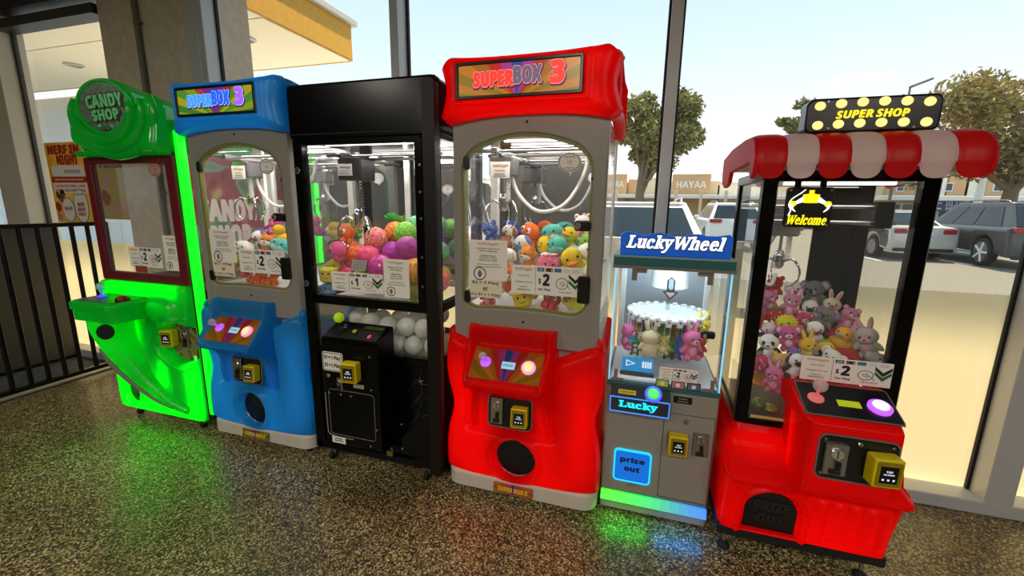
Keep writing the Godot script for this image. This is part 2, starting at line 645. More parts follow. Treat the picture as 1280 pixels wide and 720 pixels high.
func make_entry() -> void:
	# fence running out from the window wall
	var f := thing("bar_fence", Vector3(-4.3, 0, -1.7), "black metal bar fence standing on the entry strip beside the green machine", "fence")
	part(f, "top_rail", box(Vector3(0.05, 0.03, 1.45), 0.003), M.fence, pt(0, 1.245, 0))
	part(f, "bottom_rail", box(Vector3(0.04, 0.03, 1.45), 0.003), M.fence, pt(0, 0.06, 0))
	for i in 14:
		part(f, "bar", box(Vector3(0.024, 1.17, 0.024), 0.003), M.fence, pt(0, 0.65, -0.69 + i * 0.1))
	part(f, "post", box(Vector3(0.05, 1.26, 0.05), 0.003), M.fence, pt(0, 0.63, -0.7))
	part(f, "post", box(Vector3(0.05, 1.26, 0.05), 0.003), M.fence, pt(0, 0.63, 0.7))
	var kerb := structure("trim_1", "white strip along the floor edge under the fence")
	part(kerb, "strip", box(Vector3(0.05, 0.012, 4.0), 0.002), M.white, pt(-4.36, 0.006, -0.4))
	var p := thing("partition_panel", Vector3(-5.0, 0, -1.7), "dark grey low partition panel behind the black bar fence", "partition")
	part(p, "board", box(Vector3(0.05, 1.2, 1.42), 0.004), M.panel_dark, pt(0, 0.62, 0))
	part(p, "foot_rail", box(Vector3(0.08, 0.03, 1.42), 0.003), M.fence, pt(0, 0.015, 0))
	make_posters()

func make_posters() -> void:
	var yel := mat("poster_yellow", Color("fff4d8"), 0.6, 0.0, {"albedo_texture": noise_tex(0.012, [[0.0, Color("e0b040")], [0.5, Color("f2d462")], [1.0, Color("fbe896")]], 256), "uv1_triplanar": true, "backlight_enabled": true, "backlight": Color(0.7, 0.7, 0.6)})
	var red := mat("poster_red", Color("b32318"), 0.6)
	var brown := mat("poster_brown", Color("8a4a1c"), 0.6)
	var pin := mat("poster_pink", Color("c98f92"), 0.6)
	var p := thing("event_poster", Vector3(-4.64, 1.57, -2.405), "yellow event poster with red headline and two white price ovals", "poster")
	part(p, "sheet", box(Vector3(0.47, 0.66, 0.004), 0), yel)
	var d := 0.0035
	words(p, "NERF IN", pt(0.0, 0.272, d), 0.4, 0.075, red, {"bold": 0.05, "thick": 0.01})
	words(p, "NIGHT", pt(0.03, 0.19, d), 0.27, 0.08, red, {"bold": 0.05, "thick": 0.01})
	part(p, "white_box", extrude(rrect(0.4, 0.085, 0.012), 0, 0.001), M.paper, pt(0.01, 0.1, 0.002))
	part(p, "blurred_print", extrude(rrect(0.2, 0.03, 0.005), 0, 0.001), mat("pale_print", Color("b9b4ac"), 0.7), pt(0.07, 0.095, 0.0032))
	part(p, "red_band", extrude(rrect(0.44, 0.045, 0.003), 0, 0.001), red, pt(0.01, 0.03, 0.002))
	words(p, "FAMILY NERF IN NIGHT EVENTS", pt(0.01, 0.03, d), 0.36, 0.014, M.paper, {"thick": 0.005})
	part(p, "white_box", extrude(rrect(0.42, 0.085, 0.012), 0, 0.001), M.paper, pt(0.01, -0.04, 0.002))
	words(p, "SESSION TIME 4:30PM - 7:00PM", pt(0.01, -0.022, d), 0.38, 0.02, red, {"thick": 0.005})
	words(p, "SESSION TIME 5:00PM - 8:00PM", pt(0.01, -0.058, d), 0.38, 0.02, red, {"thick": 0.005})
	for e in [[-0.06, -0.22, 0.075, 0.095, "$24.99", 0.1], [0.11, -0.185, 0.082, 0.135, "NERF", 0.09]]:
		part(p, "oval_rim", extrude(disc(e[2] + 0.007, 32, Vector2.ZERO, e[3] + 0.007), 0, 0.001), M.ink_grey, pt(e[0], e[1], 0.002))
		part(p, "oval", extrude(disc(e[2], 32, Vector2.ZERO, e[3]), 0, 0.001), M.paper, pt(e[0], e[1], 0.0032))
		words(p, e[4], pt(e[0], e[1] + 0.012, 0.0048), e[5], 0.034, red, {"bold": 0.03, "thick": 0.005})
	words(p, "NIGHT", pt(0.11, -0.215, 0.0048), 0.1, 0.034, red, {"bold": 0.03, "thick": 0.005})
	words(p, "PARTY", pt(0.11, -0.255, 0.0048), 0.09, 0.03, red, {"bold": 0.03, "thick": 0.005})
	words(p, "HAVE YOUR", pt(0.11, -0.09, 0.0048), 0.09, 0.014, M.ink, {"thick": 0.005})
	for q in [[-0.17, -0.1, 0.03, brown], [-0.11, -0.09, 0.035, brown], [-0.19, -0.2, 0.04, red], [-0.14, -0.13, 0.03, M.ink_grey], [-0.19, -0.28, 0.035, pin]]:
		part(p, "figure_blot", extrude(smooth_loop([Vector2(1, 0) * q[2], Vector2(0.4, 0.9) * q[2], Vector2(-0.5, 1.1) * q[2], Vector2(-0.8, -0.2) * q[2], Vector2(0.1, -1.0) * q[2]], 4), 0, 0.001), q[3], pt(q[0], q[1], 0.002))
	var s := thing("party_poster", Vector3(-4.16, 1.53, -2.45), "faded yellow poster with pink figures behind the dark red framed window", "poster")
	part(s, "sheet", box(Vector3(0.42, 0.5, 0.004), 0), mat("faded_yellow", Color("b5a055"), 0.7))
	words(s, "Parties", pt(0.02, 0.2, d), 0.34, 0.075, mat("faded_purple", Color("6d4a55"), 0.7), {"bold": 0.05, "thick": 0.005})
	for q in [[-0.1, 0.06, 0.05], [-0.13, -0.08, 0.06], [-0.02, -0.17, 0.045], [0.1, -0.16, 0.05]]:
		part(s, "figure_blot", extrude(smooth_loop([Vector2(1, 0) * q[2], Vector2(0.4, 0.9) * q[2], Vector2(-0.5, 1.1) * q[2], Vector2(-0.8, -0.2) * q[2], Vector2(0.1, -1.0) * q[2]], 4), 0, 0.001), pin if q[0] > -0.12 else brown, pt(q[0], q[1], 0.002))

# ================================================================ outside
func make_outside() -> void:
	var asph := noise_tex(0.12, [[0.0, Color("4f4a41")], [0.45, Color("6b655a")], [0.7, Color("7d7668")], [1.0, Color("978f7e")]], 512, FastNoiseLite.TYPE_SIMPLEX, 8, 3)
	mat("asphalt", Color(1, 1, 1), 0.85, 0.0, {"albedo_texture": asph, "uv1_triplanar": true, "uv1_world_triplanar": true, "uv1_scale": Vector3(0.35, 0.35, 0.35)})
	var g := structure("ground_outside", "sunlit grey asphalt of the car park outside")
	part(g, "surface", box(Vector3(160, 0.2, 90), 0), M.asphalt, pt(10, -0.13, -47.56))
	part(g, "bounce_apron", box(Vector3(34, 0.02, 12.0), 0.005), mat("pale_bounce", Color("eeeae0"), 0.85, 0.0, {"albedo_texture": M.wall.albedo_texture, "uv1_triplanar": true, "uv1_world_triplanar": true}), pt(-20.5, -0.03, -8.7))  # pale slab added to bounce sunlight up onto the canopy soffit
	for x in [6.75, 8.84, 11.2, 13.6]:
		part(g, "bay_line", box(Vector3(0.1, 0.012, 4.8), 0), M.white, pt(x, -0.025, -17.5))
	# unseen overhang, its depth set to shade the upper glass
	var o := structure("roof_overhang", "flat roof edge above the window wall")
	part(o, "slab", box(Vector3(10.0, 0.22, 1.8), 0.01), M.ceiling, pt(0.7, 4.3, -3.4))
	part(o, "parapet", box(Vector3(12.3, 0.5, 0.3), 0.01), M.wall, pt(-1.0, 4.1, -2.65))
	make_canopy()
	make_buildings()
	make_trees()
	make_cars()

func make_canopy() -> void:
	var cream := mat("soffit", Color("f0e9d2"), 0.75)
	var c := thing("entrance_canopy", Vector3(-10.2, 3.56, -4.4), "deep entrance canopy with yellow fascia and cream soffit", "canopy")
	part(c, "core", box(Vector3(11.4, 0.5, 3.2), 0), M.wall, pt(0, 0.29, 0))
	for i in 8:
		for j in 2:
			part(c, "soffit_panel", box(Vector3(1.42, 0.02, 1.58), 0.004), cream, pt(-4.97 + i * 1.43, 0.02, -0.8 + j * 1.6))
	part(c, "side_fascia", box(Vector3(0.04, 0.5, 3.24), 0.004), mat("fascia_yellow", Color("d9a21f"), 0.55, 0.0, {"albedo_texture": noise_tex(0.05, [[0.0, Color(0.9, 0.88, 0.85)], [1.0, Color(1, 1, 1)]], 256), "uv1_triplanar": true}), pt(5.73, 0.26, 0))
	part(c, "front_fascia", box(Vector3(11.4, 0.5, 0.04), 0.004), M.fascia_yellow, pt(0, 0.26, -1.62))
	part(c, "side_capping", box(Vector3(0.12, 0.09, 3.4), 0.008), mat("capping", Color("b9b9b6"), 0.5), pt(5.75, 0.55, 0))
	part(c, "front_capping", box(Vector3(11.5, 0.09, 0.12), 0.008), M.capping, pt(0, 0.55, -1.64))
	for p in [[4.95, -0.45], [4.95, 0.35], [1.2, -0.6], [-1.3, -0.6]]:
		var d := part(c, "downlight_ring", lathe([Vector2(0.13, 0), Vector2(0.13, -0.02), Vector2(0.13, -0.02), Vector2(0.1, -0.03), Vector2(0.1, -0.03), Vector2(0.085, 0.0)], 24), M.capping, pt(p[0], 0.01, p[1]))
		part(d, "light_lens", cyl(0.085, 0.012, 0.002, 20), mat("lens", Color("9c9584"), 0.3), pt(0, -0.008, 0))
	var w := thing("boundary_wall", Vector3(-12.6, 0, -6.3), "pale blue rendered wall standing under the canopy edge", "wall")
	for i in 4:
		part(w, "wall_panel", box(Vector3(1.99, 3.5, 0.16), 0.006), mat("pale_blue", Color("dbe6ee"), 0.8), pt(-3.0 + 2.0 * i, 1.75, 0))

func building(called: String, n: float, x0: float, x1: float, h: float, m: Material, label: String) -> Node3D:
	var b := thing(called, Vector3((x0 + x1) / 2, -0.03, -n), label, "building")
	part(b, "wall", box(Vector3(x1 - x0, h, 8.0), 0.02), m, pt(0, h / 2, -4.0))
	return b

func make_buildings() -> void:
	var tan := mat("tan_wall", Color("e2cba8"), 0.85)
	var brown := mat("brown_panel", Color("cfa577"), 0.85)
	var pale := mat("pale_wall", Color("efe3cd"), 0.85)
	var dark := mat("shop_glass", Color("3a4148"), 0.15)
	var frame := mat("shop_frame", Color("e9e6df"), 0.6)
	var n := 40.0
	var a := at_depth(430, 256, n).x
	var b := at_depth(1070, 256, n).x
	var top := at_depth(850, 227, n).y
	var s := building("retail_building", n, a, b, top, pale, "low tan retail building with brown sign block and white shop canopy")
	var mid := (a + b) / 2
	for e in [[500, 560, 226, tan], [600, 680, 224, brown], [960, 1010, 225, tan], [742, 772, 225, tan], [786, 800, 224, brown], [809, 826, 222, tan], [884, 897, 226, tan], [897, 930, 231, pale]]:
		var q0 := at_depth(e[0], e[2], n)
		var q1 := at_depth(e[1], 256, n)
		part(s, "wall_panel", box(Vector3(q1.x - q0.x, q0.y, 0.3), 0.02), e[3], pt((q0.x + q1.x) / 2 - mid, q0.y / 2, 0.12))
	for e in [[841, 884, "HAYAA"], [752, 782, "HAYAA"]]:
		var q0 := at_depth(e[0], 218, n)
		var q1 := at_depth(e[1], 256, n)
		var blk := part(s, "sign_block", box(Vector3(q1.x - q0.x, q0.y, 0.8), 0.03), brown, pt((q0.x + q1.x) / 2 - mid, q0.y / 2, 0.4))
		words(blk, e[2], pt(0, q0.y / 2 - 0.85, 0.42), (q1.x - q0.x) * 0.78, 0.55, frame, {"thick": 0.3})
	var y1 := at_depth(850, 246, n).y
	part(s, "shop_canopy", box(Vector3(b - a, 0.3, 2.4), 0.03), frame, pt(0, y1, 1.2))
	for px in [748, 772, 842, 871, 900, 926, 950]:
		var q := at_depth(px, 256, n)
		part(s, "canopy_post", box(Vector3(0.22, y1 + 0.5, 0.25), 0.02), tan, pt(q.x - mid, (y1 + 0.5) / 2, 2.3))
	for i in 26:
		var x: float = a + 0.6 + (b - a - 1.2) * (i + 0.5) / 26
		var w := part(s, "shop_window", box(Vector3((b - a) / 28, y1 - 0.5, 0.1), 0.01), frame, pt(x - mid, (y1 - 0.3) / 2, 0.35))
		part(w, "pane", box(Vector3((b - a) / 28 - 0.25, y1 - 0.75, 0.04), 0), dark, pt(0, 0, 0.06))
	# two storey building behind the cars
	n = 42.0
	a = at_depth(1085, 250, n).x
	b = at_depth(1340, 250, n).x
	top = at_depth(1200, 196, n).y
	var t := building("two_storey_building", n, a, b, top, tan, "two storey tan building with blue shop sign and white canopy")
	mid = (a + b) / 2
	for e in [[1112, 1140, brown], [1150, 1178, pale], [1190, 1206, brown], [1212, 1228, pale], [1236, 1250, brown], [1262, 1300, pale]]:
		var q0 := at_depth(e[0], 200, n)
		var q1 := at_depth(e[1], 247, n)
		part(t, "wall_panel", box(Vector3(q1.x - q0.x, q0.y - q1.y, 0.2), 0.02), e[2], pt((q0.x + q1.x) / 2 - mid, (q0.y + q1.y) / 2, 0.08))
	for e in [[1180, 1188], [1240, 1248], [1249, 1257], [1120, 1128]]:
		var q0 := at_depth(e[0], 228, n)
		var q1 := at_depth(e[1], 239, n)
		var w := part(t, "window", box(Vector3(q1.x - q0.x, q0.y - q1.y, 0.16), 0.01), frame, pt((q0.x + q1.x) / 2 - mid, (q0.y + q1.y) / 2, 0.16))
		part(w, "pane", box(Vector3(q1.x - q0.x - 0.14, q0.y - q1.y - 0.14, 0.04), 0), dark, pt(0, 0, 0.08))
	y1 = at_depth(1200, 248.5, n).y
	part(t, "shop_canopy", box(Vector3(b - a, 0.35, 2.6), 0.03), frame, pt(0, y1, 1.3))
	for i in 14:
		var x: float = a + 0.6 + (b - a - 1.2) * (i + 0.5) / 14
		var w := part(t, "shop_window", box(Vector3((b - a) / 15, y1 - 0.4, 0.1), 0.01), frame, pt(x - mid, (y1 - 0.2) / 2, 0.15))
		part(w, "pane", box(Vector3((b - a) / 15 - 0.2, y1 - 0.65, 0.04), 0), dark, pt(0, 0, 0.06))
	var s0 := at_depth(1171, 250, 40.5)
	var s1 := at_depth(1210, 264, 40.5)
	var blue := part(t, "sign_board", box(Vector3(s1.x - s0.x, s0.y - s1.y, 0.12), 0.01), mat("sign_blue", Color("1c4f93"), 0.5), pt((s0.x + s1.x) / 2 - mid, (s0.y + s1.y) / 2, 1.5))
	words(blue, "ISLAMIC", pt(0.25, 0.14, 0.07), (s1.x - s0.x) * 0.7, 0.34, frame, {"font": "Droid Serif", "thick": 0.1})
	words(blue, "SUPER STORE", pt(0.25, -0.2, 0.07), (s1.x - s0.x) * 0.66, 0.2, frame, {"thick": 0.1})
	words(blue, "C", pt(-(s1.x - s0.x) * 0.42, 0, 0.07), 0.4, 0.5, frame, {"thick": 0.1})
	# a light mast and a white post
	var q := at_depth(1138, 108, 30)
	var l := thing("light_mast", Vector3(q.x, -0.03, -30), "tall grey car park light mast rising behind the light bulb sign", "light mast")
	part(l, "pole", cyl(0.09, q.y, 0.01, 12, 0.05), mat("mast", Color("6f7478"), 0.5))
	part(l, "lamp_head", box(Vector3(0.95, 0.12, 0.4), 0.03), M.mast, rot(0.45, q.y + 0.18, 0, 0, 0, 22))
	q = at_depth(1231, 213, 28)
	var wp := thing("white_post", Vector3(q.x, -0.03, -28), "plain white post standing behind the dark car", "post")
	part(wp, "pole", cyl(0.16, q.y, 0.02, 12), frame)
	part(wp, "cap", cyl(0.2, 0.08, 0.02, 12), frame, pt(0, q.y, 0))

func make_trees() -> void:
	var bark := mat("bark", Color("7d6a55"), 0.9)
	var leaf := mat("leaf", Color(1, 1, 1), 0.7, 0.0, {"vertex_color_use_as_albedo": true, "backlight_enabled": true, "backlight": Color(0.5, 0.5, 0.3)})
	# px, py of the crown's middle, half width and height in pixels, trunk foot pixel, distance, colour, label
	for t in [[822, 157, 52, 44, 800, 24.0, Color(0.36, 0.32, 0.1), Color(0.15, 0.17, 0.07), "broad gum tree with forked trunk in front of the low retail building", 14000],
			[1250, 165, 72, 62, 1262, 22.0, Color(0.42, 0.31, 0.1), Color(0.25, 0.22, 0.09), "golden brown tree in front of the two storey building", 14000],
			[1003, 152, 20, 22, 1003, 34.0, Color(0.3, 0.28, 0.1), Color(0.2, 0.22, 0.09), "small distant tree behind the striped awning", 3000]]:
		var n: float = t[5]
		var c := at_depth(t[0], t[1], n)
		var foot := at_depth(t[4], 255, n)
		var rx: float = t[2] * n / 500.0
		var ry: float = t[3] * n / 500.0
		var o := thing("gum_tree", Vector3(foot.x, -0.03, -n), t[8], "tree")
		var mid := Vector3(c.x - foot.x, c.y, 0)
		var trunk := MB.new()
		trunk.add(mb_tube(curve([Vector3(0, 0, 0), Vector3(-0.05, foot.y + 0.4, 0), Vector3(0.1, c.y - ry * 0.6, 0.1), mid + Vector3(0.1, ry * 0.3, 0)], 14), [0.3, 0.28, 0.26, 0.25, 0.24, 0.22, 0.2, 0.18, 0.16, 0.14, 0.12, 0.1, 0.08, 0.06, 0.05]))
		rng.seed = int(t[0])
		for k in 7:
			var d := Vector3(rng.randf_range(-0.8, 0.8) * rx, rng.randf_range(-0.4, 0.6) * ry, rng.randf_range(-0.6, 0.6) * rx)
			trunk.add(mb_tube(curve([Vector3(-0.03, foot.y + 0.3 + 0.2 * k, 0), mid * 0.4 + d * 0.3 + Vector3(0, foot.y * 0.6, 0), mid + d], 10), [0.14, 0.13, 0.12, 0.11, 0.1, 0.09, 0.08, 0.07, 0.06, 0.05, 0.04], 6))
		part(o, "trunk", trunk.done(), bark)
		var lumps := []
		for k in 26:
			var a := rng.randf() * TAU
			var r := sqrt(rng.randf()) * 0.85
			lumps.append([mid + Vector3(cos(a) * r * rx, sin(a) * r * ry, rng.randf_range(-0.6, 0.6) * rx), rng.randf_range(0.2, 0.36) * rx])
		var mm := MultiMesh.new()
		mm.transform_format = MultiMesh.TRANSFORM_3D
		mm.use_colors = true
		var lm := MB.new()
		lm.face([Vector3(0, -0.5, 0), Vector3(0.2, 0, 0.05), Vector3(0, 0.5, 0), Vector3(-0.2, 0, 0.05)])
		mm.mesh = lm.done(Vector3.BACK)
		var count: int = t[9]
		mm.instance_count = count
		for k in count:
			var lp: Array = lumps[k % lumps.size()]
			var d: Vector3 = Vector3(rng.randfn(), rng.randfn() * 0.8, rng.randfn()).normalized() * pow(rng.randf(), 0.5) * lp[1]
			var s := rng.randf_range(0.22, 0.38) * n / 24.0
			mm.set_instance_transform(k, Transform3D(Basis.from_euler(Vector3(rng.randf() * TAU, rng.randf() * TAU, rng.randf() * TAU)).scaled(Vector3(s, s, s)), lp[0] + d))
			mm.set_instance_color(k, t[6].lerp(t[7], rng.randf()))
		var cr := MultiMeshInstance3D.new()
		cr.name = "crown"
		cr.multimesh = mm
		cr.material_override = leaf
		cr.set_meta("kind", "stuff")
		o.add_child(cr)
	# low shrubs along the far kerb
	for s in [[1150, 276, 0.9, "yellow green shrub between the silver and the dark car"], [1180, 272, 0.7, "small pale shrub behind the dark car"], [925, 262, 0.8, "small shrub by the low retail building"]]:
		var c := at_depth(s[0], s[1], 27)
		var o := thing("shrub", Vector3(c.x, -0.03, -27), s[3], "shrub")
		var mm := MultiMesh.new()
		mm.transform_format = MultiMesh.TRANSFORM_3D
		mm.use_colors = true
		var lm := MB.new()
		lm.face([Vector3(0, -0.5, 0), Vector3(0.25, 0, 0.05), Vector3(0, 0.5, 0), Vector3(-0.25, 0, 0.05)])
		mm.mesh = lm.done(Vector3.BACK)
		mm.instance_count = 900
		for k in 900:
			var d := Vector3(rng.randfn(), absf(rng.randfn()), rng.randfn()).normalized() * pow(rng.randf(), 0.4)
			mm.set_instance_transform(k, Transform3D(Basis.from_euler(Vector3(rng.randf() * TAU, rng.randf() * TAU, 0)).scaled(Vector3.ONE * 0.22), Vector3(d.x * 1.5, d.y * s[2] + 0.1, d.z)))
			mm.set_instance_color(k, Color(0.36, 0.38, 0.12).lerp(Color(0.2, 0.26, 0.1), rng.randf()))
		var cr := MultiMeshInstance3D.new()
		cr.name = "foliage"
		cr.multimesh = mm
		cr.material_override = leaf
		cr.set_meta("kind", "stuff")
		o.add_child(cr)
		part(o, "stem", cyl(0.06, s[2] * 0.6, 0.005, 8), bark)

# a car heading along -z of its own axes; p: length, width, height, bonnet and boot heights, cabin from and to along its length, colours
func car(at: Vector3, turn: float, label: String, p: Dictionary) -> void:
	var o := thing("parked_car", Vector3(at.x, -0.03, at.z), label, "car", "", turn)
	var L: float = p.l
	var W: float = p.w
	var H: float = p.h
	var paint: Material = p.paint
	var dark := mat("car_glass", Color("1d242b"), 0.06)
	var trim := mat("car_trim", Color("17181a"), 0.6)
	# side outline: x along the length (front negative), with wheel arches
	var wr: float = p.get("wheel", 0.33)
	var fx := -L / 2 + 0.95
	var bx := L / 2 - 0.95
	var o2 := PackedVector2Array()
	var gy := 0.22
	o2.append(Vector2(-L / 2 + 0.1, gy))
	for c in [fx, bx]:
		for i in 9:
			var a := PI - PI * i / 8
			o2.append(Vector2(c + (wr + 0.06) * cos(a), maxf(gy, wr + (wr + 0.06) * sin(a))))
	for q in p.top:
		o2.append(q)
	var body := mb_extrude(o2, -W / 2, W / 2, 0.09, 3, true)
	# both flanks round: mirror the front bevel by extruding two halves
	var half := mb_extrude(o2, 0.0, W / 2, 0.1, 3, false)
	var m := MB.new()
	var side := Basis(Vector3(0, 0, 1), Vector3(0, 1, 0), Vector3(-1, 0, 0))   # outline x -> z, extrusion z -> -x
	m.add(half, Transform3D(side, Vector3.ZERO))
	var flipped := MB.new()
	flipped.add(half, Transform3D(Basis(Vector3(0, 0, 1), Vector3(0, 1, 0), Vector3(1, 0, 0)), Vector3.ZERO))
	for k in range(0, flipped.idx.size(), 3):
		var s := flipped.idx[k + 1]
		flipped.idx[k + 1] = flipped.idx[k + 2]
		flipped.idx[k + 2] = s
	m.add(flipped)
	part(o, "body", m.done(), paint)
	# cabin: waist to roof, with separate panes
	var cb: Array = p.cabin     # waist front, roof front, roof back, waist back (z), waist height
	var wy: float = cb[4]
	var low := [Vector3(-W / 2 + 0.07, wy, cb[0]), Vector3(W / 2 - 0.07, wy, cb[0]), Vector3(W / 2 - 0.07, wy, cb[3]), Vector3(-W / 2 + 0.07, wy, cb[3])]
	var ins: float = p.get("lean", 0.2)
	var up := [Vector3(-W / 2 + 0.07 + ins, H, cb[1]), Vector3(W / 2 - 0.07 - ins, H, cb[1]), Vector3(W / 2 - 0.07 - ins, H, cb[2]), Vector3(-W / 2 + 0.07 + ins, H, cb[2])]
	var cab := MB.new()
	for k in 4:
		cab.face([low[k], low[(k + 1) % 4], up[(k + 1) % 4], up[k]])
	cab.face([up[0], up[1], up[2], up[3]])
	cab.face([low[3], low[2], low[1], low[0]])
	part(o, "cabin", cab.done(), paint)
	var roof := mb_extrude(rrect(up[1].x - up[0].x + 0.02, cb[2] - cb[1] + 0.02, 0.12, 4), 0, 0.05, 0.05, 3)
	part(o, "roof", roof.done(), paint, Transform3D(Basis(Vector3(1, 0, 0), Vector3(0, 0, -1), Vector3(0, 1, 0)), Vector3(0, H - 0.005, (cb[1] + cb[2]) / 2)))
	var panes := [["windscreen", 0, 0.06, 0.94, 0.08, 0.93], ["rear_window", 2, 0.06, 0.94, 0.1, 0.92]]
	for k in [1, 3]:
		for e in p.get("split", [[0.05, 0.48], [0.52, 0.94]]):
			panes.append(["side_window", k, e[0], e[1], 0.1, 0.9])
	for e in panes:
		var k: int = e[1]
		var a: Vector3 = low[k]
		var b: Vector3 = low[(k + 1) % 4]
		var c: Vector3 = up[(k + 1) % 4]
		var d: Vector3 = up[k]
		var nn := (b - a).cross(d - a).normalized()
		if nn.dot((a + b + c + d) / 4 - Vector3(0, (wy + H) / 2, (cb[0] + cb[3]) / 2)) < 0:
			nn = -nn
		var f := func(u: float, v: float) -> Vector3: return a.lerp(b, u).lerp(d.lerp(c, u), v) + nn * 0.012
		var pm := MB.new()
		pm.face([f.call(e[2], e[4]), f.call(e[3], e[4]), f.call(e[3], e[5]), f.call(e[2], e[5])])
		part(o, e[0], pm.done(nn), dark)
	for sx in [-1, 1]:
		for z in [fx, bx]:
			var w := part(o, "wheel", lathe([Vector2(wr - 0.1, -0.1), Vector2(wr - 0.03, -0.11), Vector2(wr, -0.07), Vector2(wr, 0.07), Vector2(wr - 0.03, 0.11), Vector2(wr - 0.1, 0.1)], 24), M.rubber, rot(sx * (W / 2 - 0.11), wr, z, 0, 0, -90 * sx))
			part(w, "rim", cyl(wr - 0.09, 0.03, 0.008, 20), M.steel, pt(0, 0.07, 0))
			for q in 5:
				part(w, "spoke", box(Vector3(0.06, 0.02, wr - 0.12), 0.006), M.white if paint == M.get("car_dark") else M.steel, Transform3D(Basis(Vector3.UP, TAU * q / 5) , Basis(Vector3.UP, TAU * q / 5) * Vector3(0, 0.105, (wr - 0.12) / 2 + 0.02)))
		part(o, "tail_light", extrude(rrect(p.get("lamp", [0.34, 0.16])[0], p.get("lamp", [0.34, 0.16])[1], 0.05), 0, 0.05, 0.01), mat("tail_red", Color("a5262a"), 0.2), pt(sx * (W / 2 - 0.26), p.lamp_y, L / 2 - 0.035 - p.get("rake", 0.0)))
		part(o, "head_light", extrude(rrect(0.36, 0.16, 0.06), -0.05, 0.0, 0.01), mat("head_clear", Color("c9d2d6"), 0.1), pt(sx * (W / 2 - 0.3), 0.68, -L / 2 + 0.02))
		part(o, "mirror", box(Vector3(0.2, 0.13, 0.1), 0.03), paint, pt(sx * (W / 2 + 0.02), wy + 0.05, cb[0] + 0.25))
	part(o, "bumper_strip", box(Vector3(W * 0.86, 0.1, 0.06), 0.02), trim, pt(0, 0.32, L / 2 - 0.02))
	part(o, "number_plate", box(Vector3(0.38, 0.12, 0.02), 0.004), M.paper, pt(0, p.lamp_y - 0.06, L / 2 + 0.008 - p.get("rake", 0.0)))
	if p.get("rails", false):
		for sx in [-1, 1]:
			part(o, "roof_rail", mb_tube(curve([Vector3(0, 0, cb[1] + 0.2), Vector3(0, 0.08, cb[1] + 0.45), Vector3(0, 0.08, cb[2] - 0.4), Vector3(0, 0, cb[2] - 0.15)], 10), 0.02, 6).done(), M.steel, pt(sx * (W / 2 - 0.36), H + 0.03, 0))

func make_cars() -> void:
	var silver := mat("car_silver", Color("c9c7c0"), 0.25, 0.3, {"clearcoat_enabled": true, "clearcoat": 0.8})
	var dark := mat("car_dark", Color("252b2e"), 0.2, 0.3, {"clearcoat_enabled": true, "clearcoat": 1.0})
	var white := mat("car_white", Color("e9e9e6"), 0.25, 0.0, {"clearcoat_enabled": true, "clearcoat": 0.8})
	var sedan := {"l": 4.75, "w": 1.74, "h": 1.44, "paint": silver, "lamp_y": 0.86, "rake": 0.06, "lean": 0.24,
		"top": [Vector2(2.32, 0.25), Vector2(2.37, 0.55), Vector2(2.3, 0.98), Vector2(1.7, 1.03), Vector2(-1.0, 0.98), Vector2(-2.1, 0.78), Vector2(-2.34, 0.62), Vector2(-2.36, 0.3)],
		"cabin": [-1.05, -0.25, 1.0, 1.85, 0.95]}
	var suv := {"l": 4.85, "w": 1.9, "h": 1.68, "paint": dark, "lamp_y": 1.02, "wheel": 0.38, "lamp": [0.4, 0.13], "rails": true,
		"top": [Vector2(2.4, 0.3), Vector2(2.42, 0.6), Vector2(2.36, 1.08), Vector2(-1.1, 1.06), Vector2(-2.2, 0.95), Vector2(-2.4, 0.75), Vector2(-2.42, 0.3)],
		"cabin": [-1.3, -0.45, 1.75, 2.32, 1.04], "split": [[0.1, 0.38], [0.41, 0.66], [0.69, 0.93]], "lean": 0.22}
	var c := at_height(1156, 318)
	car(Vector3(7.85, 0, -18.0), deg_to_rad(3), "silver sedan parked tail out in the car park", sedan)
	car(Vector3(9.95, 0, -16.5), deg_to_rad(-2), "dark green black suv with red tail lamps parked beside the silver sedan", suv)
	var s2 := suv.duplicate(true)
	s2.paint = white
	s2.h = 1.5
	s2.cabin = [-1.3, -0.45, 1.5, 2.3, 0.98]
	car(Vector3(-0.1, 0, -8.0), 0.0, "white suv parked tail to the window behind the fortune wheel machine", s2)
	var s3 := suv.duplicate(true)
	s3.paint = white
	s3.h = 1.6
	car(Vector3(3.1, 0, -19.0), 0.0, "white hatchback with red tail lamp parked beyond the near white suv", s3)
	var van := suv.duplicate(true)
	van.paint = white
	van.h = 1.95
	van.rails = false
	car(Vector3(-3.6, 0, -7.6), 0.05, "tall white van seen through the black machine", van)

# ================================================================ pieces that the machines share
func caster(o: Node3D, x: float, z: float, r := 0.025, y0 := 0.0) -> void:
	var c := part(o, "caster", box(Vector3(0.05, 0.012, 0.05), 0.003), M.steel, pt(x, y0 + 2 * r + 0.012, z))
	part(c, "fork", box(Vector3(0.03, r * 1.2, 0.028), 0.004), M.steel, pt(0, -r * 0.6, 0))
	part(c, "wheel", lathe([Vector2(r * 0.4, -0.011), Vector2(r * 0.85, -0.011), Vector2(r, -0.006), Vector2(r, 0.006), Vector2(r * 0.85, 0.011), Vector2(r * 0.4, 0.011)], 18), M.rubber, rot(0, -r - 0.012, 0.008, 0, 0, 90))

func lines(o: Node3D, x: float, y: float, z: float, w: float, n: int, step: float, m: Material, h := 0.0025) -> void:
	for i in n:
		part(o, "print_line", box(Vector3(w * (0.75 + 0.25 * ((i * 7) % 5) / 4.0), h, 0.0006), 0), m, pt(x, y - i * step, z))

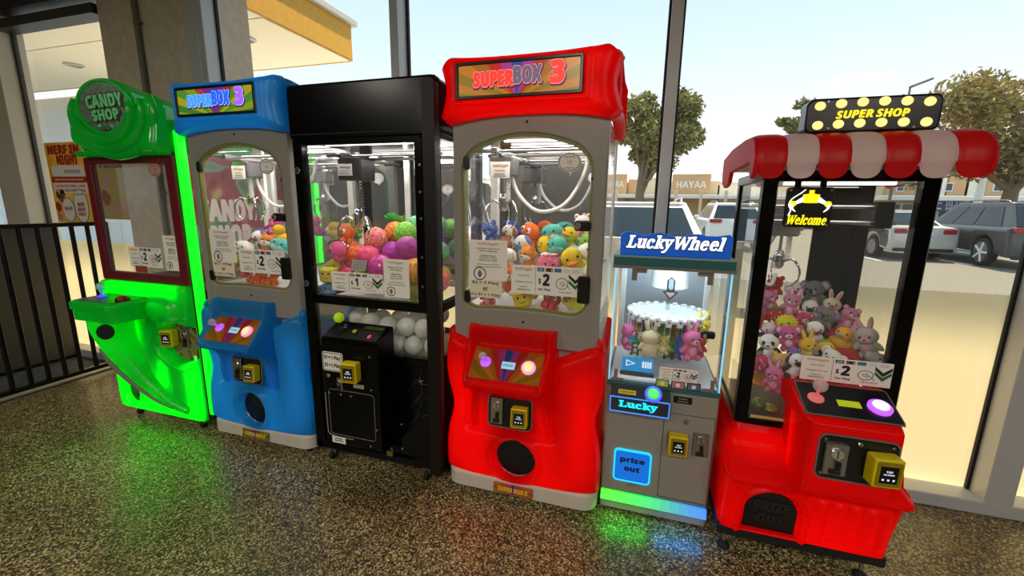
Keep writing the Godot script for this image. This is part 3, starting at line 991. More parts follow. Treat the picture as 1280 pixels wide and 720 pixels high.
func card_reader(o: Node3D, at: Transform3D, w := 0.1) -> void:
	var r := part(o, "card_reader", mb_extrude(rrect(w, w * 1.2, w * 0.08), 0, w * 0.55, w * 0.06).done(), M.reader, at)
	part(r, "bezel", mb_frame(rrect(w * 0.84, w * 1.0, w * 0.06), rrect(w * 0.62, w * 0.74, w * 0.04), 0, w * 0.05, 0.001).done(), M.reader_dark, pt(0, 0, w * 0.545))
	part(r, "screen", box(Vector3(w * 0.6, w * 0.72, 0.004), 0.001), M.black, pt(0, -w * 0.03, w * 0.55))
	var z := w * 0.55 + 0.0026
	words(r, "TAP", pt(0, w * 0.12, z), w * 0.22, w * 0.08, M.screen_white, {"thick": 0.01})
	words(r, "OR SWIPE", pt(0, -w * 0.0, z), w * 0.36, w * 0.06, M.screen_white, {"thick": 0.01})
	for i in 3:
		part(r, "key_mark", box(Vector3(w * 0.07, w * 0.07, 0.001), 0), M.screen_white, pt((i - 1) * w * 0.18, -w * 0.22, z))
	part(r, "back_block", box(Vector3(w * 1.05, w * 1.0, 0.03), 0.006), M.black, pt(0, 0.004, -0.012))

func coin_mech(o: Node3D, at: Transform3D, w := 0.06, h := 0.1) -> void:
	var c := part(o, "coin_mechanism", box(Vector3(w, h, 0.014), 0.003), M.steel, at)
	part(c, "slot_boss", cyl(w * 0.3, 0.008, 0.002, 18), M.chrome, rot(0, h * 0.22, 0.006, 90))
	part(c, "slot", box(Vector3(0.003, w * 0.4, 0.004), 0), M.ink, pt(0, h * 0.22, 0.0135))
	part(c, "return_lever", box(Vector3(w * 0.22, h * 0.26, 0.02), 0.004), M.black, pt(w * 0.08, -h * 0.12, 0.012))
	part(c, "return_cup", box(Vector3(w * 0.5, h * 0.16, 0.012), 0.003), M.black_matt, pt(0, -h * 0.36, 0.008))

func lock(o: Node3D, at: Transform3D, r := 0.012) -> void:
	var l := part(o, "lock", cyl(r, 0.008, 0.002, 16), M.chrome, at * rot(0, 0, 0, 90))
	part(l, "keyhole", box(Vector3(r * 0.25, 0.002, r * 0.9), 0), M.ink, pt(0, 0.0085, 0))

# acrylic board with the price; its print lies just proud of it
func price_sign(o: Node3D, at: Transform3D, w: float, h: float, price: String) -> void:
	var s := part(o, "price_sign", box(Vector3(w, h, 0.004), 0.001), M.paper, at)
	var z := 0.0026
	var k := w / 0.33
	part(s, "divider", box(Vector3(0.0015, h * 0.9, 0.0006), 0), M.ink_grey, pt(-w * 0.15, 0, z))
	words(s, "KidGiggle", pt(-w * 0.32, h * 0.37, z), w * 0.24, h * 0.12, M.orange_ink, {"thick": 0.003})
	words(s, "Shop Online", pt(-w * 0.32, h * 0.15, z), w * 0.16, h * 0.06, M.ink, {"thick": 0.003})
	words(s, "kidgiggle.com.au", pt(-w * 0.32, -h * 0.08, z), w * 0.24, h * 0.06, M.ink, {"thick": 0.003})
	words(s, "Support", pt(-w * 0.32, -h * 0.25, z), w * 0.12, h * 0.06, M.ink, {"thick": 0.003})
	words(s, "0480 024 072", pt(-w * 0.32, -h * 0.35, z), w * 0.18, h * 0.06, M.ink, {"thick": 0.003})
	words(s, "$", pt(-w * 0.09, -h * 0.02, z), w * 0.035, h * 0.22, M.ink, {"bold": 0.02, "thick": 0.003})
	words(s, price, pt(-w * 0.0 + 0.0, h * 0.04, z), w * (0.1 if price != "1" else 0.06), h * 0.42, M.ink, {"bold": 0.03, "thick": 0.003})
	words(s, "Per Play", pt(-w * 0.02, -h * 0.31, z), w * 0.17, h * 0.11, M.ink, {"bold": 0.02, "thick": 0.003})
	var cards := [Color("28405f"), Color("302320"), Color("3c6ca5"), Color("dcdad6"), Color("d5d3cf")]
	for i in 5:
		part(s, "card_mark", box(Vector3(w * 0.095, h * 0.13, 0.0006), 0), mat("card%d" % i, cards[i], 0.6), pt(-w * 0.08 + i * w * 0.12, h * 0.39, z))
	for d in [[-0.012, "c43a28"], [0.012, "d98a2c"]]:
		part(s, "card_mark", extrude(disc(h * 0.045, 12), 0, 0.0005), mat("dot" + d[1], Color(d[1]), 0.6), pt(w * 0.04 + d[0] * k, h * 0.39, z + 0.0005))
	words(s, "VISA", pt(-w * 0.08, h * 0.39, z + 0.0005), w * 0.065, h * 0.06, M.paper, {"slant": 0.2, "thick": 0.003})
	# tap symbol: an oval with waves and a hand
	part(s, "tap_mark", mb_frame(disc(w * 0.085, 28, Vector2.ZERO, h * 0.2), disc(w * 0.078, 28, Vector2.ZERO, h * 0.18), 0, 0.0006).done(), M.ink, pt(w * 0.22, -h * 0.06, z))
	for i in 3:
		part(s, "tap_wave", mb_tube(curve([Vector3(0, -1, 0), Vector3(0.45, 0, 0), Vector3(0, 1, 0)], 8).map(func(p): return p * h * (0.05 + 0.03 * i)), 0.0009, 4).done(), M.ink, pt(w * (0.19 + 0.02 * i), -h * 0.06, z))
	part(s, "tap_hand", mb_tube(curve([Vector3(-0.1, -0.3, 0), Vector3(0.4, -0.05, 0), Vector3(0.9, -0.6, 0), Vector3(1.3, -1.0, 0)], 8).map(func(p): return p * h * 0.2), 0.0009, 4).done(), M.ink, pt(w * 0.24, -h * 0.06, z))
	var green := mat("sign_green", Color("2f6b2f"), 0.6)
	for i in 2:
		part(s, "arrow_mark", extrude(PackedVector2Array([Vector2(-0.03, 0.03) * k, Vector2(0, 0.005) * k, Vector2(0.03, 0.03) * k, Vector2(0.03, 0.016) * k, Vector2(0, -0.012) * k, Vector2(-0.03, 0.016) * k]), 0, 0.0006), [M.ink, green][i], pt(w * 0.4, h * (0.05 - 0.19 * i), z))
	words(s, "Tap Here Below", pt(w * 0.27, -h * 0.36, z), w * 0.18, h * 0.06, M.ink, {"thick": 0.003})

# upright notice of printed lines with a round hand mark
func notice(o: Node3D, at: Transform3D, w: float, h: float) -> void:
	var s := part(o, "notice", box(Vector3(w, h, 0.004), 0.001), M.paper, at)
	var z := 0.0026
	words(s, "KidGiggle", pt(0, h * 0.41, z), w * 0.56, h * 0.07, M.orange_ink, {"thick": 0.003})
	words(s, "Redeem Toy Prizes", pt(0, h * 0.29, z), w * 0.6, h * 0.05, M.ink, {"thick": 0.003})
	words(s, "FREE Shipping", pt(0, h * 0.23, z), w * 0.46, h * 0.05, M.ink, {"thick": 0.003})
	words(s, "Claim Your", pt(0, h * 0.12, z), w * 0.4, h * 0.05, M.ink, {"thick": 0.003})
	words(s, "Treasure Toys", pt(0, h * 0.06, z), w * 0.46, h * 0.05, M.ink, {"thick": 0.003})
	words(s, "Mystery Toys", pt(0, 0.0, z), w * 0.46, h * 0.05, M.ink, {"thick": 0.003})
	lines(s, 0, -h * 0.1, z, w * 0.8, 2, h * 0.06, M.ink_grey)
	part(s, "ring_mark", mb_frame(disc(w * 0.17, 24), disc(w * 0.145, 24), 0, 0.0006).done(), M.ink, pt(-w * 0.22, -h * 0.34, z))
	part(s, "hand_mark", extrude(smooth_loop([Vector2(-0.02, -0.09) * w, Vector2(0.03, -0.08) * w, Vector2(0.06, 0.0) * w, Vector2(0.0, 0.1) * w, Vector2(-0.05, 0.0) * w], 3), 0, 0.0006), M.ink_grey, pt(-w * 0.22, -h * 0.34, z))

func small_note(o: Node3D, at: Transform3D, w: float, h: float, rows: Array) -> void:
	var s := part(o, "price_note", box(Vector3(w, h, 0.003), 0.001), mat("note_cream", Color("e5ddc4"), 0.7), at)
	for i in rows.size():
		words(s, rows[i], pt(0, h * (0.5 - (i + 0.5) / rows.size()), 0.002), w * minf(0.9, 0.075 * rows[i].length()), h * 0.62 / rows.size(), M.ink, {"bold": 0.01, "thick": 0.003})

func bubble(o: Node3D, at: Transform3D, r: float, m: Material = M.paper) -> void:
	var pts := disc(r, 28, Vector2.ZERO, r * 0.8)
	pts.insert(22, Vector2(r * 0.1, -r * 1.15))
	var s := part(o, "bubble_sticker", extrude(pts, 0, 0.001), m, at)
	part(s, "rim", mb_frame(disc(r * 0.93, 28, Vector2.ZERO, r * 0.73), disc(r * 0.86, 28, Vector2.ZERO, r * 0.66), 0, 0.001).done(), M.ink_grey, pt(0, 0, 0.001))
	words(s, "Tap Hand", pt(0, r * 0.42, 0.0015), r * 0.9, r * 0.16, M.ink, {"thick": 0.003})
	words(s, "to Pay Go", pt(0, -r * 0.48, 0.0015), r * 0.8, r * 0.16, M.ink, {"thick": 0.003})
	for i in 3:
		part(s, "tap_wave", mb_tube(curve([Vector3(0, -1, 0), Vector3(0.45, 0, 0), Vector3(0, 1, 0)], 8).map(func(p): return p * r * (0.1 + 0.06 * i)), 0.0008, 4).done(), M.ink, pt(r * (-0.15 + 0.12 * i), 0, 0.001))

# gantry claw hanging at p: motor box, rod, hub, three curved prongs, coiled lead
func claw(o: Node3D, p: Vector3, s := 1.0, case_m: Material = M.steel, drop := 0.16) -> void:
	var c := part(o, "claw_carriage", box(Vector3(0.13, 0.1, 0.11) * s, 0.008), case_m, pt(p.x, p.y, p.z))
	part(c, "rod", cyl(0.008 * s, drop, 0.001, 10), M.chrome, pt(0, -0.05 * s - drop, 0))
	part(c, "claw_hub", lathe([Vector2(0.0001, 0.045), Vector2(0.016, 0.045), Vector2(0.02, 0.03), Vector2(0.02, 0.03), Vector2(0.026, 0.02), Vector2(0.026, -0.03), Vector2(0.018, -0.045), Vector2(0.0001, -0.05)].map(func(q): return q * s), 16), M.chrome, pt(0, -0.05 * s - drop, 0))
	for k in 3:
		var a := TAU * k / 3 + 0.5
		var d := Vector3(cos(a), 0, sin(a))
		var pts := [Vector3(0, -0.01, 0) + d * 0.02, Vector3(0, 0.005, 0) + d * 0.06, Vector3(0, -0.045, 0) + d * 0.095, Vector3(0, -0.1, 0) + d * 0.09, Vector3(0, -0.135, 0) + d * 0.055]
		part(c, "prong", tube(curve(pts.map(func(q): return q * s), 14), [0.007, 0.007, 0.007, 0.007, 0.0065, 0.0065, 0.006, 0.006, 0.006, 0.0055, 0.0055, 0.005, 0.005, 0.0045, 0.004].map(func(q): return q * s), 7), M.chrome, pt(0, -0.05 * s - drop, 0))
	var coil := []
	for i in 90:
		var t := i / 89.0
		coil.append(Vector3(0.03 + 0.012 * cos(i * 0.9), -0.05 - t * (drop / s), 0.012 * sin(i * 0.9) + 0.02) * s)
	part(c, "coiled_lead", tube(coil, 0.0028 * s, 5), M.black if case_m == M.black else M.white)

func joystick(o: Node3D, at: Transform3D, knob: Material, shaft: Material = M.chrome, r := 0.017) -> void:
	var j := part(o, "joystick", lathe([Vector2(0.0001, 0), Vector2(0.026, 0), Vector2(0.026, 0.004), Vector2(0.012, 0.009), Vector2(0.0055, 0.014), Vector2(0.0055, 0.045), Vector2(0.0001, 0.045)], 16), shaft, at)
	part(j, "joystick_knob", ball(), knob, sc(0, 0.045 + r * 0.7, 0, Vector3.ONE * r))

func push_button(o: Node3D, at: Transform3D, r: float, dome: Material, ring: Material) -> void:
	var b := part(o, "button_light_ring", lathe([Vector2(r * 1.0, 0), Vector2(r * 1.02, r * 0.25), Vector2(r * 0.85, r * 0.42), Vector2(r * 0.7, r * 0.45), Vector2(r * 0.68, r * 0.3)], 24), ring, at)
	part(b, "button_light_cap", lathe([Vector2(r * 0.68, r * 0.3), Vector2(r * 0.66, r * 0.5), Vector2(r * 0.5, r * 0.62), Vector2(r * 0.25, r * 0.68), Vector2(0.0001, r * 0.7)], 24), dome)

func hasp(o: Node3D, at: Transform3D, w := 0.06, h := 0.035) -> void:
	var l := part(o, "door_latch", extrude(rrect(w, h, h * 0.3), 0, 0.02, 0.006), M.black, at)
	part(l, "latch_barrel", cyl(h * 0.33, 0.012, 0.003, 14), M.chrome, rot(-w * 0.25, 0, 0.018, 90))

func glass_face(o: Node3D, called: String, a: Vector3, b: Vector3, c: Vector3, d: Vector3, m: Material) -> void:
	var q := MB.new()
	q.face([a, b, c, d])
	part(o, called, q.done((b - a).cross(d - a)), m)

# ================================================================ the two curved cabinets with a wavy marquee
func rays(hues: Array, cx: float, cy: float, count: int, lying := false) -> ImageTexture:
	return picture(96 if lying else 256, 256 if lying else 96, func(p: float, q: float) -> Color:
		var u := 1.0 - q if lying else p
		var v := p if lying else q
		var a := atan2(cy - v, (u - cx) * 2.6)
		var k := clampi(int(floor((a / PI) * count)), 0, hues.size() - 1)
		return hues[k])

# rounded opening whose top and bottom bow upwards
func arch_loop(a: float, b: float, cx: float, cy: float, top: float, bottom: float) -> PackedVector2Array:
	var base := rrect(a * 2, b * 2, 0.075, 6)
	var o := PackedVector2Array()
	for i in base.size():
		var p := base[i]
		var q := base[(i + 1) % base.size()]
		var n := 12 if p.distance_to(q) > 0.1 else 1
		for k in n:
			var r := p.lerp(q, float(k) / n)
			r.y += (top if r.y > 0 else bottom) * (1.0 - pow(r.x / a, 2)) * ss(0.0, 0.2, absf(r.y))
			o.append(r + Vector2(cx, cy))
	return o

func superbox(at: Vector3, label: String, tint: String, shell: Material, cabinet: Material, picture_m: Material, word_m: Array, opt: Dictionary) -> Node3D:
	var o := thing("claw_machine", at, label, "claw machine")
	var D := 0.54
	# plinth on castors
	part(o, "plinth", mb_extrude(rrect(0.76, D + 0.06, 0.07, 5), 0.0, 0.085, 0.02).done(), mat("plinth_white", Color("c8c2b6"), 0.4), Transform3D(Basis(Vector3(1, 0, 0), Vector3(0, 0, -1), Vector3(0, 1, 0)), Vector3(0, 0.04, -D / 2 + 0.03)))
	for x in [-0.32, 0.32]:
		for z in [-0.46, 0.0]:
			caster(o, x, z, 0.018)
	var pl := part(o, "plinth_badge", box(Vector3(0.2, 0.05, 0.012), 0.004), mat("badge_" + tint, Color(1.0, 0.8, 0.8), 0.35, 0.0, {"albedo_texture": opt.rays}), rot(-0.02, 0.075, 0.066, -8))
	words(pl, "SUPER BOX 3", pt(0, 0, 0.0065), 0.15, 0.022, mat("badge_word", Color("d9c23c"), 0.4), {"bold": 0.03, "thick": 0.01})
	# lower carcass
	part(o, "carcass", box(Vector3(0.69, 0.86, D - 0.02), 0.01), cabinet, pt(0, 0.51, -D / 2 - 0.012))
	# moulded glowing front
	var hole := Vector2(-0.013, 0.24)
	part(o, "glowing_front_shell", patch(90, 80, func(u: float, v: float) -> Vector3:
		var s := 2.0 * u - 1.0
		var xa := s * 0.37
		var yt := 0.735 + 0.105 * ss(0.2, 1.0, absf(s)) - 0.03 * ss(0.9, 1.0, absf(s))
		if xa > -0.26 and xa < 0.16:
			yt = maxf(yt, 0.78)
		var y := lerpf(0.118, yt, v) - 0.012 * (1.0 - s * s) * (1.0 - v)
		var w := 0.388 - 0.034 * exp(-pow((y - 0.47) / 0.11, 2)) - 0.012 * ss(0.66, 0.85, y)
		var x := s * w
		var e := pow(maxf(1.0 - pow(absf(s), 9.0), 0.0), 0.45) * pow(maxf(1.0 - pow(absf(2.0 * v - 1.0), 22.0), 0.0), 0.45)
		var z := 0.078 * e - 0.018 * exp(-pow((y - 0.5) / 0.16, 2)) * e
		# channel under the console
		var inx := ss(-0.29, -0.235, x) * (1.0 - ss(0.15, 0.2, x))
		z -= 0.042 * inx * ss(0.345, 0.385, y) * (1.0 - ss(0.75, 0.8, y)) * e
		var d := Vector2(x, y).distance_to(hole)
		z += 0.016 * exp(-pow((d - 0.118) / 0.016, 2)) * e
		z -= 0.055 * (1.0 - ss(0.096, 0.108, d)) * e
		return Vector3(x, y, z)), shell)
	for sx in [-1.0, 1.0]:
		var side := smooth_loop([Vector2(0.02, 0.13), Vector2(0.0, 0.3), Vector2(-0.02, 0.47), Vector2(0.01, 0.7), Vector2(0.03, 0.84), Vector2(-0.04, 0.86), Vector2(-0.2, 0.76), Vector2(-0.4, 0.8), Vector2(-0.52, 0.84), Vector2(-0.54, 0.7), Vector2(-0.52, 0.45), Vector2(-0.54, 0.2), Vector2(-0.52, 0.125), Vector2(-0.25, 0.12)], 5)
		part(o, "glowing_side_shell", mb_extrude(side, 0, 0.03, 0.02, 3).done(), shell, Transform3D(Basis(Vector3(0, 0, 1), Vector3(0, 1, 0), Vector3(sx, 0, 0)), Vector3(sx * 0.342, 0, 0)))
	# prize hole
	part(o, "prize_flap", mb_extrude(disc(0.1, 32), 0, 0.006, 0.002).done(), mat("flap_smoke", Color("0c1018"), 0.08), pt(hole.x, hole.y, 0.03))
	part(o, "flap_ring", mb_frame(disc(0.108, 36), disc(0.098, 36), 0, 0.008, 0.002).done(), M.steel, pt(hole.x, hole.y, 0.034))
	# console: a hood with two cheeks round a sloping pad
	var xs0 := -0.262
	var xs1 := 0.168
	var mid := [Vector2(0.01, 0.885), Vector2(0.055, 0.885), Vector2(0.05, 0.86), Vector2(0.035, 0.81), Vector2(0.05, 0.785), Vector2(0.1, 0.74), Vector2(0.16, 0.672), Vector2(0.172, 0.655), Vector2(0.165, 0.635), Vector2(0.09, 0.6), Vector2(0.05, 0.55), Vector2(0.04, 0.45), Vector2(0.03, 0.37)]
	var cheek := [Vector2(0.01, 0.89), Vector2(0.06, 0.89), Vector2(0.075, 0.88), Vector2(0.085, 0.83), Vector2(0.1, 0.79), Vector2(0.14, 0.73), Vector2(0.18, 0.68), Vector2(0.187, 0.655), Vector2(0.175, 0.63), Vector2(0.1, 0.585), Vector2(0.07, 0.53), Vector2(0.062, 0.45), Vector2(0.045, 0.37)]
	part(o, "glowing_console_shell", patch(44, 48, func(u: float, v: float) -> Vector3:
		var t := v * 12.0
		var a := mini(int(t), 11)
		var f := t - a
		var pm: Vector2 = mid[a].cubic_interpolate(mid[a + 1], mid[maxi(a - 1, 0)], mid[mini(a + 2, 12)], f)
		var pc: Vector2 = cheek[a].cubic_interpolate(cheek[a + 1], cheek[maxi(a - 1, 0)], cheek[mini(a + 2, 12)], f)
		var ed := minf(u, 1.0 - u)
		var q := pc.lerp(pm, ss(0.07, 0.13, ed))
		var k := ss(-0.001, 0.035, ed)
		var wide := 1.0 - 0.1 * ss(0.3, 0.7, v) + 0.1 * ss(0.7, 1.0, v)
		return Vector3(lerpf(xs0, xs1, 0.5 + (u - 0.5) * wide), q.y, lerpf(-0.02, q.x, k))), shell)
	# control pad
	var pa := Vector3(0, 0.7865, 0.047)
	var tilt := rad_to_deg(atan2(0.11, 0.113))
	var pad := part(o, "control_pad", box(Vector3(0.33, 0.004, 0.155), 0.001), mat("pad_" + tint, Color(0.9, 0.85, 0.85), 0.2, 0.0, {"albedo_texture": opt.lying}), rot(-0.047, 0.734, 0.111, tilt))
	for sx in [-0.152, 0.152]:
		for sz in [-0.066, 0.066]:
			part(pad, "screw", cyl(0.005, 0.003, 0.001, 10), M.steel, pt(sx, 0.002, sz))
	joystick(pad, pt(-0.1, 0.002, -0.005), mat("clear_knob", Color(0.92, 0.85, 0.95, 0.35), 0.05, 0.0, {"transparency": BaseMaterial3D.TRANSPARENCY_ALPHA}), glow("violet_led", Color(0.75, 0.25, 1.0), 0.9), 0.02)
	var lcd := part(pad, "display_screen", box(Vector3(0.062, 0.004, 0.034), 0.001), glow("lcd", Color(0.6, 0.85, 0.95), 0.75, Color(0.4, 0.5, 0.5)), pt(0.01, 0.003, 0.0))
	words(lcd, "0 PLAY", rot(0, 0.0025, 0, -90), 0.045, 0.012, M.ink, {"thick": 0.002})
	push_button(pad, pt(0.105, 0.003, 0.0), 0.032, glow("button_warm", Color(1.0, 0.86, 0.5), 1.1), glow("button_pink", Color(1.0, 0.6, 0.8), 1.0))
	# coin panel
	var cp := part(o, "coin_panel", extrude(rrect(0.215, 0.16, 0.025), 0, 0.008, 0.003), M.black, rot(-0.045, 0.478, 0.045, -3))
	part(cp, "panel_rim", mb_frame(rrect(0.221, 0.166, 0.027), rrect(0.211, 0.156, 0.022), 0, 0.01, 0.001).done(), M.ink_grey, pt(0, 0, 0.002))
	coin_mech(o, rot(-0.108, 0.48, 0.06, -3), 0.062, 0.13)
	card_reader(o, rot(0.008, 0.47, 0.055, -6, 4), 0.078)
	# upper cabinet: arched door frame, posts, roof
	var ar := arch_loop(0.296, 0.355, -0.008, 1.31, 0.085, 0.015)
	part(o, "door_frame", mb_frame(rect_around(ar, -0.345, 0.8, 0.345, 1.84), ar, -0.03, 0.012, 0.006).done(), cabinet)
	var gasket := PackedVector2Array()
	for p in ar:
		gasket.append(Vector2(-0.008, 1.31) + (p - Vector2(-0.008, 1.31)) * 0.97)
	part(o, "door_gasket", mb_frame(ar, gasket, -0.02, 0.004, 0.0).done(), mat("gasket_olive", Color("7a7a3a"), 0.4))
	glass_face(o, "front_glass", Vector3(-0.29, 0.95, -0.008), Vector3(0.28, 0.95, -0.008), Vector3(0.28, 1.75, -0.008), Vector3(-0.29, 1.75, -0.008), M.acrylic)
	for sx in [-1.0, 1.0]:
		part(o, "back_post", box(Vector3(0.045, 0.92, 0.045), 0.004), M.white, pt(sx * 0.322, 1.37, -D + 0.03))
		glass_face(o, "side_glass", Vector3(sx * 0.338, 0.94, -0.03), Vector3(sx * 0.338, 0.94, -D + 0.05), Vector3(sx * 0.338, 1.8, -D + 0.05), Vector3(sx * 0.338, 1.8, -0.03), M.acrylic)
		part(o, "side_rail", box(Vector3(0.02, 0.03, D - 0.05), 0.003), cabinet, pt(sx * 0.33, 0.955, -D / 2))
	part(o, "back_mirror", box(Vector3(0.6, 0.86, 0.006), 0), M.mirror, pt(0, 1.37, -D + 0.03))
	part(o, "roof_panel", box(Vector3(0.67, 0.02, D - 0.03), 0.002), mat("roof_" + tint, Color(0.9, 0.9, 0.9), 0.4, 0.0, {"albedo_texture": opt.lying}), pt(0, 1.8, -D / 2))
	part(o, "toy_tray", box(Vector3(0.64, 0.02, D - 0.06), 0.003), M.white, pt(0, 0.95, -D / 2))
	for z in [-0.09, -0.44]:
		var st := part(o, "light_strip", box(Vector3(0.5, 0.012, 0.02), 0.002), M.led_strip, pt(0, 1.785, z))
		area(o, rot(0, 1.77, z, -90), Vector2(0.5, 0.03), Color(1, 0.97, 0.93), 0.22, 4)
	# prize chute walls
	glass_face(o, "chute_wall", Vector3(-0.12, 0.96, -0.02), Vector3(-0.12, 0.96, -0.24), Vector3(-0.12, 1.14, -0.24), Vector3(-0.12, 1.14, -0.02), M.acrylic)
	glass_face(o, "chute_wall", Vector3(-0.32, 0.96, -0.24), Vector3(-0.12, 0.96, -0.24), Vector3(-0.12, 1.14, -0.24), Vector3(-0.32, 1.14, -0.24), M.acrylic)
	# gantry
	for z in [-0.16, -0.36]:
		part(o, "gantry_rail", rail_mesh(0.62), M.steel, rot(0, 1.7, z, 0, 0, 90))
	part(o, "gantry_beam", box(Vector3(0.03, 0.025, 0.42), 0.003), M.steel, pt(-0.17, 1.69, -0.26))
	claw(o, Vector3(-0.17, 1.63, -0.2), 0.95, M.steel, 0.12)
	var tagp := part(o, "claw_tag", box(Vector3(0.1, 0.075, 0.003), 0.001), M.paper, pt(-0.17, 1.61, -0.135))
	words(tagp, "KidGiggle", pt(0.005, 0.018, 0.002), 0.075, 0.016, M.orange_ink, {"thick": 0.002})
	words(tagp, "Shop Online", pt(0, -0.004, 0.002), 0.05, 0.009, M.ink, {"thick": 0.002})
	lines(tagp, 0, -0.018, 0.002, 0.07, 2, 0.01, M.ink_grey, 0.004)
	part(o, "looped_cable", tube(curve([Vector3(-0.14, 1.6, -0.22), Vector3(-0.1, 1.5, -0.22), Vector3(0.0, 1.42, -0.22), Vector3(0.12, 1.45, -0.25), Vector3(0.2, 1.58, -0.3), Vector3(0.22, 1.7, -0.33)], 24), 0.009, 8), M.white)
	# door fittings and print
	hasp(o, pt(0.255, 1.365, 0.01), 0.07, 0.045)
	part(o, "door_hinge", extrude(rrect(0.028, 0.06, 0.012), 0, 0.018, 0.004), M.black, pt(-0.275, 1.63, 0.008))
	part(o, "door_hinge", extrude(rrect(0.028, 0.06, 0.012), 0, 0.018, 0.004), M.black, pt(-0.275, 1.02, 0.008))
	part(o, "lock_box", box(Vector3(0.052, 0.12, 0.03), 0.006), M.black, pt(0.272, 1.09, 0.02))
	price_sign(o, pt(0.104, 1.117, 0.014), 0.325, 0.13, "2")
	notice(o, pt(-0.172, 1.195, 0.014), 0.185, 0.185)
	small_note(o, pt(-0.185, 1.06, 0.013), 0.16, 0.085, ["$2 = 1 Play", "or", "2 x $1 = 1 Play"])
	bubble(o, pt(0.185, 1.628, 0.002), 0.05)
	for p in [Vector2(0.0, 0.918), Vector2(0.0, 1.795), Vector2(0.285, 1.56)]:
		part(o, "screw", cyl(0.006, 0.004, 0.001, 10), M.ink, rot(p.x, p.y, 0.012, 90))
	# marquee
	part(o, "glowing_marquee_shell", patch(80, 50, func(u: float, v: float) -> Vector3:
		var s := 2.0 * u - 1.0
		var t := 2.0 * v - 1.0
		var x := s * (0.4 - 0.034 * (1.0 - pow(absf(t - 0.05), 1.6)) - 0.022 * ss(0.8, 1.0, absf(t)))
		var yt := 2.048 + 0.026 * pow(absf(s), 3.0) - 0.035 * ss(0.86, 1.0, absf(s))
		var yb := 1.822 - 0.045 * pow(absf(s), 2.5) + 0.025 * ss(0.9, 1.0, absf(s))
		var y := lerpf(yb, yt, v)
		var e := pow(maxf(1.0 - pow(absf(s), 12.0), 0.0), 0.5) * pow(maxf(1.0 - pow(absf(t), 10.0), 0.0), 0.5)
		var z := 0.085 * e
		var dx := absf(x + 0.027) - 0.272
		var dy := absf(y - 1.95) - 0.076
		var d := maxf(dx, dy)
		z += 0.012 * exp(-pow((d - 0.012) / 0.012, 2)) * e - 0.012 * (1.0 - ss(-0.01, 0.004, d)) * e
		return Vector3(x, y, z)), shell)
	for sx in [-1.0, 1.0]:
		var side := smooth_loop([Vector2(0.015, 2.035), Vector2(0.01, 1.93), Vector2(0.015, 1.82), Vector2(-0.02, 1.79), Vector2(-0.27, 1.83), Vector2(-0.5, 1.78), Vector2(-0.54, 1.81), Vector2(-0.51, 1.93), Vector2(-0.54, 2.02), Vector2(-0.5, 2.045), Vector2(-0.25, 2.02), Vector2(-0.03, 2.05)], 5)
		part(o, "glowing_marquee_side", mb_extrude(side, 0, 0.05, 0.03, 3).done(), shell, Transform3D(Basis(Vector3(0, 0, 1), Vector3(0, 1, 0), Vector3(sx, 0, 0)), Vector3(sx * 0.33, 0, 0)))
	part(o, "marquee_top", box(Vector3(0.68, 0.03, D), 0.008), shell, pt(0, 2.02, -D / 2))
	part(o, "marquee_bezel", mb_frame(rrect(0.535, 0.145, 0.008, 2), rrect(0.508, 0.118, 0.004, 2), 0, 0.014, 0.003).done(), M.black, pt(-0.027, 1.95, 0.076))
	var scr := part(o, "marquee_screen", box(Vector3(0.512, 0.122, 0.006), 0), picture_m, pt(-0.027, 1.95, 0.08))
	var zz := 0.0035
	for e in [["SUPER", -0.1, 0.002, 0.175, 0.058, word_m[0], -0.0], ["BOX", 0.045, 0.01, 0.12, 0.066, word_m[1], 0.0], ["3", 0.165, 0.012, 0.06, 0.085, word_m[2], 0.0]]:
		words(scr, e[0], pt(e[1] + 0.002, e[2] - 0.004, zz), e[3] + 0.012, e[4] + 0.012, word_m[3], {"bold": 0.1, "thick": 0.01})
		words(scr, e[0], pt(e[1], e[2], zz + 0.0018), e[3] + 0.005, e[4] + 0.006, word_m[4], {"bold": 0.085, "thick": 0.01})
		words(scr, e[0], pt(e[1], e[2], zz + 0.0036), e[3], e[4], e[5], {"bold": 0.055, "thick": 0.01})
	return o

func rail_mesh(len: float) -> Mesh:
	return key("rail%s" % len, func(): return mb_lathe([Vector2(0.0001, -len / 2), Vector2(0.008, -len / 2), Vector2(0.008, len / 2), Vector2(0.0001, len / 2)], 12).done())

